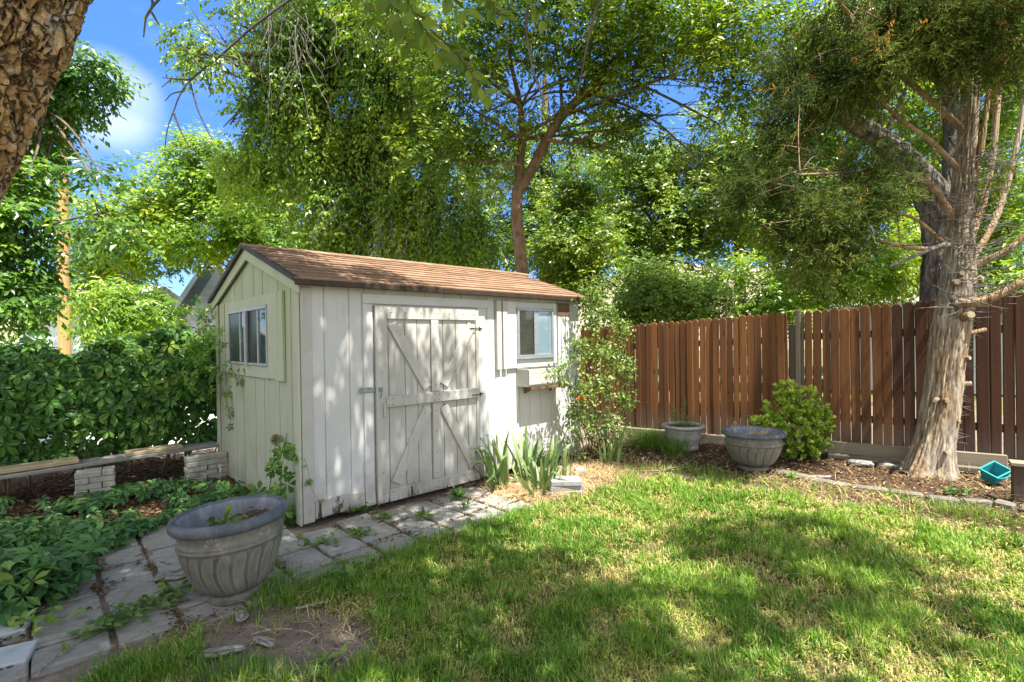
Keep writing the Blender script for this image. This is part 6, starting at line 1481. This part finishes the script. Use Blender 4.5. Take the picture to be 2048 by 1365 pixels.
mb = MB(); sprays(mb, CG, int(1300 * LEAFN), LEAF2, .09, .32, 8, .25, .2, 1, (1.1, .42)); mb.build('crown', M_C, treeG)

# --- cedar on the right
Yj = 5.45; tj_ = gnd(1862, 944); Yj = tj_[1]
cedar = empty('cedar_tree', tj_); tag(cedar, 'leaning cedar with stringy pale bark and cut stubs growing in front of the right fence', 'tree'); A_ = lambda px, py, Y=Yj: at(px, py, Y) - tj_
mb = MB(); tp = [(1858, 955, .245), (1861, 930, .21), (1871, 880, .172), (1884, 810, .158), (1893, 728, .156), (1901, 663, .166), (1914, 600, .16), (1918, 564, .148), (1920, 503, .125), (1921, 441, .107), (1930, 350, .093), (1938, 250, .078), (1945, 130, .065), (1950, 0, .052), (1956, -140, .04), (1960, -260, .02)]
P_ = [A_(x, y) for x, y, r in tp]
V, F, nn, sg, PP = tube_arrays(P_, [r for *_, r in tp], 120, sub=320, rough=.08, freq=4, seed=4, ridge=.0)
# stringy bark: long narrow strips
an0 = np.tile(np.linspace(0, 2 * math.pi, sg, endpoint=False), nn); dr0 = unit(V - np.repeat(PP, sg, 0))
q0 = np.stack([np.cos(an0) * 13, np.sin(an0) * 13, V[:, 2] * 2.6], 1); q0 = q0 + (fbm(q0 * .5 + 7, 3, 3) - .5)[:, None] * 3
st0 = np.abs(fbm(q0, 91, 3) - .5) * 2; st1 = np.abs(fbm(q0 * np.array((2.6, 2.6, 1.8)), 93, 3) - .5) * 2
V += dr0 * ((np.clip(st0 * 3, 0, 1) - .6) * .012 + (np.clip(st1 * 3, 0, 1) - .6) * .007)[:, None]; RJ = np.clip(st0 * 1.6 + st1 * 1.3, 0, 1)
# root flare lobes
zz = V[:, 2]; ax = np.interp(zz, PP[:, 2], PP[:, 0]); ay = np.interp(zz, PP[:, 2], PP[:, 1]); an = np.arctan2(V[:, 1] - ay, V[:, 0] - ax); fl_ = np.clip((.35 - zz) / .35, 0, 1) ** 1.5 * .16 * (np.cos(an * 5 + 1) + .3)
fl2 = (fbm(np.stack([np.cos(an) * 5, np.sin(an) * 5, zz * 1.2], 1), 77, 3) - .5) * .05
V[:, 0] += (V[:, 0] - ax) * fl_ + np.cos(an) * fl2; V[:, 1] += (V[:, 1] - ay) * fl_ + np.sin(an) * fl2
mb.add(V, F, RJ); mb.build('trunk', BK_JB, cedar, smooth=True)
def limb(pts, r0, r1, name='limb', mat=BK_JT, sub=40, Ys=None, label=None):
    mb = MB(); P = [A_(p[0], p[1], Yj + (p[2] if len(p) > 2 else 0)) for p in pts]; add_tube(mb, P, np.linspace(r0, r1, len(P)), 14, .5, sub=sub, rough=.22, freq=7, seed=int(pts[0][0])); o = mb.build(name, mat, cedar, smooth=True)
    if label: o['label'] = label
    return P
LP = []
LP += limb([(1905, 440), (1885, 400), (1862, 370), (1825, 350, -.2), (1780, 340, -.3), (1700, 345, -.5), (1600, 350, -.7)], .042, .009)
LP += limb([(1935, 360), (1900, 320), (1860, 280, -.1), (1800, 240, -.3), (1750, 190, -.4), (1735, 130, -.5), (1730, 60, -.6)], .032, .009)
LP += limb([(1940, 275), (1900, 235), (1850, 190, -.1), (1800, 150, -.2), (1755, 90, -.4), (1700, 30, -.6), (1640, -40, -.8)], .036, .01)
LP += limb([(1945, 140), (1880, 120, -.2), (1800, 60, -.4), (1720, 20, -.7)], .026, .008)
LP += limb([(1950, 90), (2000, 20, -.3), (2060, -60, -.6)], .04, .015)
LP += limb([(1905, 605, -.1), (1950, 608, -.2), (2000, 590, -.3), (2060, 555, -.4), (2140, 500, -.5)], .05, .036, 'limb', BK_J)
LP += limb([(1925, 545), (1975, 520, -.1), (2020, 500, -.2), (2080, 440, -.3)], .04, .025, 'limb', BK_J)
LP += limb([(1925, 520, .15), (1960, 430, .25), (1985, 330, .3), (1995, 200, .3), (2010, 60, .3), (2020, -100, .3)], .04, .022, 'limb', BK_J)
LP += limb([(1930, 540, .2), (1990, 450, .4), (2025, 340, .5), (2050, 200, .5), (2070, 0, .5)], .036, .02, 'limb', BK_J)
LP += limb([(1935, 500, .0), (1945, 400, -.05), (1962, 300, -.1), (1975, 210, -.1), (1985, 100, -.1)], .03, .02, 'limb', BK_J)
LP += limb([(1895, 490, -.1), (1850, 500, -.15), (1800, 492, -.3), (1750, 480, -.4), (1700, 470, -.5)], .03, .012)
LP += limb([(1890, 490, -.1), (1870, 470, -.2), (1830, 435, -.3), (1780, 425, -.35), (1720, 430, -.4)], .022, .008)
limb([(1892, 487, -.15), (1840, 508, -.3), (1778, 534, -.45)], .022, .014, 'dead_stub', DEADV, 12, label='bare grey dead branch pointing down to the left')
for (x, y, dx, dy, r, l) in ((1932, 634, 10, -4, .035, -.3), (1912, 566, 3, -2, .028, -.22), (1922, 549, 3, -2, .022, -.2), (1950, 562, 14, -6, .026, -.12), (1940, 668, 30, -8, .022, -.05), (1925, 718, 14, -2, .022, -.15), (1920, 770, 22, -2, .026, -.12), (1872, 800, -2, 2, .018, -.24), (1893, 802, 2, 1, .020, -.25), (1905, 838, 14, 6, .02, -.15), (1888, 905, 8, 1, .02, -.22)):
    mb = MB(); a = A_(x - dx * .8, y - dy * .5, Yj + l * .4); b = A_(x + dx, y + dy, Yj + l - .02); add_tube(mb, [a, a + (b - a) * .5, b], [r * 1.5, r * 1.1, r], 14, .5, sub=10, rough=.2, freq=12); mb.build('cut_stub', BK_J if r < .03 else BK_J, cedar, smooth=False)
    mb = MB(); dirn = unit(b - a); V_, F_, *_ = tube_arrays([b - dirn * .004, b + dirn * .004], [r * .96, r * .9], 14); add_tube(mb, [b - dirn * .004, b + dirn * .006], [r * .97, r * .9], 14, .5); mb.build('cut_face', plain_mat("cut_wood", (.42, .34, .23), .8, .2, 30) if 'cut_wood' not in bpy.data.materials else bpy.data.materials['cut_wood'], cedar)
mb = MB()
for k in range(95):
    y = RG.uniform(300, 640); x = np.interp(y, [300, 640], [1940, 1902]); a = A_(x + RG.uniform(-8, 30), y, Yj - .12); az = RG.uniform(-1.1, 1.1) + (0 if RG.random() < .65 else math.pi); L = RG.uniform(.1, .5)
    d = np.array((math.cos(az), -abs(math.sin(az)) * .6 - .1, RG.uniform(-.4, .5))); b = a + d * L; add_tube(mb, [a, (a + b) / 2 + RG.normal(0, .025, 3), b], [.006, .004, .0015], 4, RG.random(), sub=6)
    if RG.random() < .6:
        c = (a + b) / 2; add_tube(mb, [c, c + d * L * .3 + RG.normal(0, .06, 3)], [.003, .001], 3, .5)
for k in range(40):
    y = RG.uniform(650, 900); x = np.interp(y, [640, 950], [1945, 1905]); a = A_(x - 6, y, Yj - .05); d = np.array((1, -.3, RG.uniform(-.9, .3))); b = a + d * RG.uniform(.03, .13); add_tube(mb, [a, b], [.004, .0015], 4, .5)
for p in LP[:70]:
    for q in range(3):
        d = rdir(1)[0] * (1, 1, .7); b = p + d * RG.uniform(.15, .5); add_tube(mb, [p, (p + b) / 2 + RG.normal(0, .03, 3), b], [.006, .004, .0015], 4, .5, sub=6)
mb.build('dead_twigs', DEADV, cedar, smooth=True)['kind'] = 'stuff'
CJ = clump_px([(1690, 60, 5.1, 110, 60, .7, 1), (1800, 50, 5.0, 110, 60, .7, 1), (1900, 60, 4.9, 100, 60, .6, .9), (2010, 60, 4.8, 90, 80, .7, .9), (1620, 120, 5.0, 90, 60, .6, .9), (1700, 170, 5.0, 100, 60, .6, 1), (1790, 130, 5.0, 90, 60, .6, .8), (1600, 210, 5.0, 70, 60, .6, .9), (1680, 260, 4.9, 90, 50, .6, .9), (1560, 290, 4.9, 70, 50, .5, .9), (1640, 340, 4.8, 90, 50, .6, 1), (1560, 370, 4.8, 80, 50, .5, .9), (1500, 380, 4.8, 50, 40, .4, .7), (1650, 410, 4.8, 90, 50, .5, 1), (1730, 390, 4.8, 70, 50, .5, .8), (1580, 440, 4.8, 80, 45, .5, .8), (1680, 470, 4.8, 80, 45, .5, .8), (1520, 450, 4.8, 50, 35, .4, .6), (2000, 170, 4.9, 70, 70, .5, .6), (1880, 190, 4.9, 70, 40, .4, .5), (2020, 330, 5.2, 60, 60, .5, .4), (1740, 300, 4.9, 60, 50, .5, .5), (1980, 600, 6.0, 60, 40, .3, .4), (1800, -80, 4.8, 300, 80, 1.2, .5), (1620, 520, 4.7, 60, 40, .4, .5)])
CJ[:, :3] -= tj_
mb = MB(); twigs(mb, CJ, LP, 0, .005, 3); mb.build('branches', BK_JT, cedar, smooth=True)
def cedar_sprays(mb, C, n):
    vol = C[:, 6] * C[:, 3] * C[:, 5]; i = RG.choice(len(C), n, p=vol / vol.sum()); d = rdir(n); P = C[i, :3] + d * (RG.random(n) ** .5)[:, None] * C[i, 3:6]
    g = fbm(P * 2.0, 171, 3); keep = g > .50; P, d = P[keep], d[keep]; n = len(P)
    dd = unit(d * .6 + rdir(n) * .8 - UP * .45); Ls = RG.uniform(.14, .30, n); base = np.clip(.42 + (fbm(P * 2.4, 181, 2) - .5) * 1.5, 0, .9); old = RG.random(n) < .018
    k = 16
    for j in range(k):
        f = (j + .5) / k; Q = P + dd * (Ls * f)[:, None] + RG.normal(0, .006, (n, 3)); yd = dd * .8 + rdir(n) * .75 - UP * .15
        scatter(mb, NEEDLE, Q, yd, rdir(n) + np.array((.2, -.4, .6)), RG.uniform(.05, .085, n) * (1.15 - .5 * f), np.where(old, RG.uniform(.95, 1, n), np.clip(base + RG.normal(0, .16, n), 0, .9)), 1.15)
mb = MB(); cedar_sprays(mb, CJ, int(9500 * LEAFN)); mb.build('foliage', M_J, cedar)

# --- near tree whose trunk leans across the upper left corner; its crown shades the yard from above the frame
tf = np.array((-2.75, 1.62, 0)); near_t = empty('shade_tree', tf); tag(near_t, 'rough-barked tree leaning across the upper left corner close to the camera', 'tree')
fp_ = np.array([(-2.79, 1.62, -.05), (-2.56, 1.62, .8), (-2.21, 1.62, 1.6), (-1.93, 1.62, 2.15), (-1.715, 1.6, 2.65), (-1.47, 1.55, 3.2), (-1.1, 1.4, 4.0)]) - tf
V, F, nn, sg, PP = tube_arrays(fp_, [.36, .30, .27, .265, .28, .32, .25], 220, sub=420, rough=.10, freq=3, seed=12)
an = np.tile(np.linspace(0, 2 * math.pi, sg, endpoint=False), nn); hh = np.repeat(np.linspace(0, 1, nn), sg) * 5.2; dirs = unit(V - np.repeat(PP, sg, 0))
q_ = np.stack([np.cos(an) * 3, np.sin(an) * 3, hh * 3], 1)
warp = np.stack([fbm(q_ * 1.3 + o_, 31, 3) - .5 for o_ in (0, 40, 80)], 1)
cell = np.stack([np.cos(an) * 5.2, np.sin(an) * 5.2, hh * 2.0], 1) * 1.1 + warp * np.array((3.2, 3.2, 2.2))
def worley(Pq, seed):
    i0 = np.floor(Pq).astype(np.int64); f1 = np.full(len(Pq), 9.); f2 = np.full(len(Pq), 9.)
    for a in (-1, 0, 1):
        for b in (-1, 0, 1):
            for c in (-1, 0, 1):
                ii_ = i0 + (a, b, c); fp3 = ii_ + np.stack([_hash(ii_[:, 0], ii_[:, 1], ii_[:, 2], seed + s_) for s_ in (1, 2, 3)], 1)
                dd_ = np.linalg.norm(fp3 - Pq, axis=1); f2 = np.minimum(f2, np.maximum(dd_, f1)); f1 = np.minimum(f1, dd_)
    return f2 - f1
w1_ = worley(cell, 5); w2_ = worley(cell * 2.3 + warp * 2, 9)
plate = np.clip(w1_ / .2, 0, 1) ** .5; pl2 = np.clip(w2_ / .22, 0, 1) ** .5; fine = fbm(cell * 4, 47, 5) - .5; fin2 = np.abs(fbm(np.stack([np.cos(an) * 40, np.sin(an) * 40, hh * 18], 1), 49, 3) - .5)
V += dirs * ((plate - .7) * .034 + (pl2 - .7) * .014 + fine * .028 - fin2 * .03)[:, None]; plate = np.clip(plate * .55 + pl2 * .35 + .25 - fin2 * 1.6, 0, 1)
mb = MB(); mb.add(V, F, plate); mb.build('trunk', BK_F, near_t, smooth=False)
lim_ends = [(-.2, 1.2, 5.6), (1.6, .4, 6.2), (-2.4, 2.4, 6.2), (-3.4, .8, 6.0), (.2, -1.2, 6.0), (3.6, -.6, 6.4)]
for e in lim_ends:
    mb = MB(); a = fp_[-1]; b = np.array(e) - tf; add_tube(mb, [a, a + (b - a) * .45 + (0, 0, .35), b], [.16, .1, .05], 14, .5, sub=30, rough=.2, freq=4); mb.build('limb', BK_F, near_t, smooth=True)
mb = MB()
SH = lambda px, py, h=0, H_=6.0: gnd(px, py, h) + SUNV / SUNV[2] * (H_ - h)
def shade(P0, r, rz, w): return (*(np.asarray(P0) - tf), r, r, rz, w)
cl = []
RS = np.random.default_rng(3)
# dense part, over path, pot, hedge and shed end
for (x, y, r, w) in ((-4.2, 3.2, .8, .5), (-3.2, 2.4, .9, .9), (-2.2, 3.3, 1.0, 1.1), (-2.2, 1.6, .9, 1.1), (-1.2, 2.5, .9, 1.2), (-1.0, 1.3, .9, 1.2), (-.3, 3.1, .75, 1.2), (0.0, 1.9, .8, 1.3), (.1, .8, .8, 1.2), (-.9, 0.2, .9, 1), (-2.2, .4, .9, .9), (-3.6, 1.2, .9, .9), (.75, 2.7, .5, .9), (.8, 1.4, .55, .8), (.95, .35, .6, .7), (.2, -.4, .7, .8), (-3.2, 4.3, .7, .5), (-1.6, 4.1, .7, .8), (1.25, 3.05, .35, .6), (1.3, 2.0, .4, .5)):
    cl.append(((x - tf[0]), (y - tf[1]), RS.uniform(5.4, 6.6), r, r, .55, w))
# scattered part, dappling the lawn
for (px, py, r, w) in ((1450, 1090, .3, .9), (1620, 1080, .3, .9), (1700, 1110, .24, .5), (1150, 1190, .24, .6), (1560, 1205, .27, .8), (1690, 1240, .24, .7), (1200, 1290, .24, .6), (1450, 1300, .26, .5), (1800, 1180, .25, .4), (1900, 1260, .26, .4), (1050, 1150, .3, .7), (1000, 1250, .32, .7), (900, 1150, .35, .9), (880, 1230, .3, .6)):
    h_ = RS.uniform(4.8, 6.6); p = SH(px, py, 0, h_) - tf; cl.append((*p, r, r, .35, w))
CF = np.array(cl); twigs(mb, CF, [np.array(e) - tf for e in lim_ends] + [fp_[-1]], 0, .02, 3); mb.build('branches', BK_A, near_t, smooth=True)
mb = MB(); sprays(mb, CF, int(6000 * LEAFN), LEAF2, .10, .34, 8, .25, 0, 1, (2.2, .47), .5); mb.build('crown', M_B, near_t)
# twigs with leaves hanging into the top of the view
mb = MB(); mbs = MB()
def hang(pts, n, L0, L1, rl=.2, rh=1):
    P = np.array([at(x, y, Y) - tf for x, y, Y in pts]); d = np.concatenate([[0], np.cumsum(np.linalg.norm(np.diff(P, axis=0), axis=1))]); u = np.linspace(d[-1] * .1, d[-1], n) + RG.normal(0, .01, n)
    Q = np.stack([np.interp(u, d, P[:, i]) for i in range(3)], 1); T = unit(P[-1] - P[0]); e = unit(np.cross(T, np.array((0, 1., 0))))
    sgn = np.where(np.arange(n) % 2, 1, -1)[:, None]; yd = T * .6 + e * sgn * .7 - UP * .35 + rdir(n) * .3; scatter(mb, OVATE, Q, yd, np.array((0, -.7, .5)) + rdir(n) * .6, RG.uniform(L0, L1, n), RG.uniform(rl, rh, n)); add_tube(mbs, P, np.linspace(.004, .0015, len(P)), 6, .5, sub=16)
hang([(800, -30, 1.9), (830, 30, 1.9), (860, 75, 1.9), (880, 110, 1.9)], 16, .055, .085); hang([(770, -20, 2.0), (800, 40, 2.0), (815, 90, 2.0)], 11, .06, .09); hang([(860, 60, 2.0), (920, 110, 2.0), (950, 160, 2.0), (975, 190, 2.0)], 15, .05, .075)
hang([(960, -30, 2.0), (985, 10, 2.0), (1010, 35, 2.0)], 12, .045, .07); hang([(1060, -30, 2.1), (1070, 10, 2.1), (1090, 40, 2.1)], 11, .045, .065); hang([(1120, -40, 2.2), (1135, 0, 2.2), (1150, 50, 2.2)], 9, .045, .06); hang([(880, -40, 1.9), (900, -5, 1.9), (930, 20, 1.9)], 10, .05, .08); hang([(700, -30, 2.2), (730, 10, 2.2), (750, 40, 2.2)], 9, .045, .07)
for pts in ([(1205, -20), (1185, 40), (1170, 110), (1155, 190)], [(1062, -20), (1050, 60), (1065, 140), (1090, 210)], [(300, -10), (308, 12), (292, 30), (287, 75)], [(303, 25), (318, 50)], [(330, -15), (300, 20), (291, 40)]):
    add_tube(mbs, [at(x, y, 2.6) - tf for x, y in pts], np.linspace(.008, .003, len(pts)), 6, .5, sub=20, rough=.2, freq=20)
# branch from the near limbs down to the hanging twigs
for x in (800, 1000, 1150): add_tube(mbs, [np.array((-.2, 1.2, 5.6)) - tf, np.array((at(x, -300, 2.0))) - tf, at(x, -30, 2.0) - tf], [.02, .01, .005], 6, .5, sub=20)
mb.build('leaf_sprays', M_F, near_t); mbs.build('hanging_twigs', BK_A, near_t, smooth=True)['kind'] = 'stuff'

# ------------------------------------------------------------------ utility pole
pc = at(128, 690, 13); pole = empty('utility_pole', (pc[0], pc[1], 0)); tag(pole, 'orange-brown wooden utility pole standing among the leaves on the left', 'utility pole')
PW = wood_mat("pole_wood", (.50, .27, .115), (.34, .17, .07), (.5, .44, .38), (1, 1, .08), .8, .8, .3, .7)
mb = MB(); zt = at(132, 250, 13)[2]; add_tube(mb, [(0, 0, -.1), (0.02, 0, 3), (.05, 0, zt)], [.14, .125, .11], 24, .5, sub=20, rough=.03, freq=3); mb.build('shaft', PW, pole, smooth=True)
mb = MB(); add_tube(mb, [(.05, 0, zt), (.05, 0, zt + .35)], [.127, .127], 24, .5); mb.build('cap', GALV, pole)
mb = MB(); mb.bbox(-.35, .45, -.05, .05, zt + .3, zt + .4, .01); mb.build('crossarm', FGR, pole, fix=True)
mb = MB(); lathe(mb, [(.01, 0), (.05, .0), (.055, .05), (.03, .08), (.06, .1), (.06, .16), (.03, .2), (.005, .21)], 16); o = mb.build('insulator', METALD, pole, smooth=True); o.location = (.28, 0, zt + .4)
# ------------------------------------------------------------------ neighbouring houses
SHG = plain_mat("pale_grey_shingle", (.58, .56, .53), .95, .22, 3, .1, 0, .4, (.42, .41, .39), (1, 6, 6)); SHD = plain_mat("shaded_grey_shingle", (.19, .20, .19), .95, .2, 6, .1)
WHT = plain_mat("white_trim_paint", (.78, .78, .78), .6, .06, 5); SID = plain_mat("pale_blue_siding", (.52, .57, .62), .8, .1, 3, .2, 0, .2, None, (1, 1, 8))
ap = at(412, 540, 17.5); bl_ = at(326, 672, 15.0); e_ = unit(np.array((2.5, .29, 0)))
hs_ = empty('neighbor_house', (ap[0], ap[1], 0)); tag(hs_, 'neighbouring house with steep pale grey roof and white rake board behind the hedge', 'house'); o3 = np.array(hs_.location)
A0, B0 = ap - o3, bl_ - o3; dn = B0 - A0; nr = unit(np.cross(e_, dn)); nr = nr if nr[2] > 0 else -nr; bk = np.array((-dn[0], -dn[1], dn[2]))
mb = MB(); th_ = nr * .1
for q0, q1 in ((A0, B0), (A0, A0 + bk)):
    Vq = [q0, q1, q1 + e_ * 7, q0 + e_ * 7]; Vt = [np.asarray(v_) + (0, 0, .1) for v_ in Vq]; mb.add(Vq + Vt, [(0, 1, 2, 3), (4, 5, 6, 7), (0, 4, 5, 1), (1, 5, 6, 2), (2, 6, 7, 3), (3, 7, 4, 0)], .4)
mb.build('roof', SHG, hs_, fix=True)
def strip(a, b, w, dz0, dz1, off):
    V_ = [a + off, b + off, b + off + e_ * w, a + off + e_ * w]; V2 = [v_ + (0, 0, dz1) for v_ in V_]; V1 = [v_ + (0, 0, dz0) for v_ in V_]; m_ = MB(); m_.add(V1 + V2, [(0, 1, 2, 3), (4, 5, 6, 7), (0, 4, 5, 1), (1, 5, 6, 2), (2, 6, 7, 3), (3, 7, 4, 0)], .5); return m_
strip(A0, B0, .16, -.1, .16, -e_ * .165).build('rake_board', WHT, hs_, fix=True)
strip(A0, B0, .34, .102, .13, e_ * .02).build('roof_shade_strip', SHD, hs_, fix=True)  # dark grey strip painted in for a roof facet lying in shade
mb = MB(); zb = B0[2]
wl = [A0 - (0, 0, .12), B0 - (0, 0, .12) - dn * .06, np.array((*(B0 - dn * .06)[:2], 0)), np.array((*(A0 + bk * .94)[:2], 0)), A0 + bk * .94 - (0, 0, .12)]
mb.poly(wl); f1, f2 = B0 - dn * .06, B0 - dn * .06 + e_ * 6.9; mb.add([(f1[0], f1[1], 0), (f2[0], f2[1], 0), f2 - (0, 0, .15), f1 - (0, 0, .15)], [(0, 1, 2, 3)])
mb.build('wall', SID, hs_)
w0, w1 = at(40, 690, 17.0), at(230, 690, 17.3); w0[2] = w1[2] = 0
h2 = empty('neighbor_garage', w0); tag(h2, 'pale blue-white neighbouring building glimpsed behind the utility pole', 'building'); dw = w1 - w0
mb = MB(); k_ = np.array((0, 4., 0)); V_ = [np.zeros(3), dw, dw + k_, k_]; mb.add(V_ + [v_ + (0, 0, 2.9) for v_ in V_], [(0, 1, 5, 4), (1, 2, 6, 5), (2, 3, 7, 6), (3, 0, 4, 7)]); mb.build('wall', SID, h2)
mb = MB(); dq = unit(dw) * .3; rp_ = [-dq - (0, .4, 0), dw + dq - (0, .4, 0), dw + dq + k_ / 2, -dq + k_ / 2]; rp2 = [-dq + k_ + (0, .4, 0), dw + dq + k_ + (0, .4, 0)]; z1_, z2_ = 2.85, 3.7
mb.add([rp_[0] + (0, 0, z1_), rp_[1] + (0, 0, z1_), rp_[2] + (0, 0, z2_), rp_[3] + (0, 0, z2_)], [(0, 1, 2, 3)]); mb.add([rp2[0] + (0, 0, z1_), rp2[1] + (0, 0, z1_), rp_[2] + (0, 0, z2_), rp_[3] + (0, 0, z2_)], [(0, 1, 2, 3)]); mb.build('roof', SHG, h2)
r0_, r1_ = at(1660, 616, 15.5), at(1900, 592, 14.0); r0_[2] = r1_[2] = (r0_[2] + r1_[2]) / 2; h3 = empty('neighbor_shed', (r0_[0], r0_[1], 0)); tag(h3, 'low neighbouring roof just showing over the right fence top', 'building'); o3 = np.array(h3.location)
q0, q1 = r0_ - o3, r1_ - o3; dq = unit(q1 - q0); pn_ = np.array((dq[1], -dq[0], 0)); q0 = q0 - dq * .3; q1 = q1 + dq * 1.5
pn_ = pn_ if pn_[1] < 0 else -pn_
mb = MB()
for sg in (1, -1): mb.add([q0, q1, q1 + pn_ * sg * 2.2 - (0, 0, .75), q0 + pn_ * sg * 2.2 - (0, 0, .75)], [(0, 1, 2, 3)])
mb.build('roof', plain_mat("pale_roof", (.55, .53, .5), .9, .2, 4, .1, 0, .3, (.42, .40, .37)), h3)
mb = MB(); C_ = [q0 + pn_ * 2 + dq * .2, q1 + pn_ * 2 - dq * .2, q1 - pn_ * 2 - dq * .2, q0 - pn_ * 2 + dq * .2]; zt_ = q0[2] - .72; mb.add([(c_[0], c_[1], 0) for c_ in C_] + [(c_[0], c_[1], zt_) for c_ in C_], [(0, 1, 5, 4), (1, 2, 6, 5), (2, 3, 7, 6), (3, 0, 4, 7)]); mb.build('wall', SID, h3)
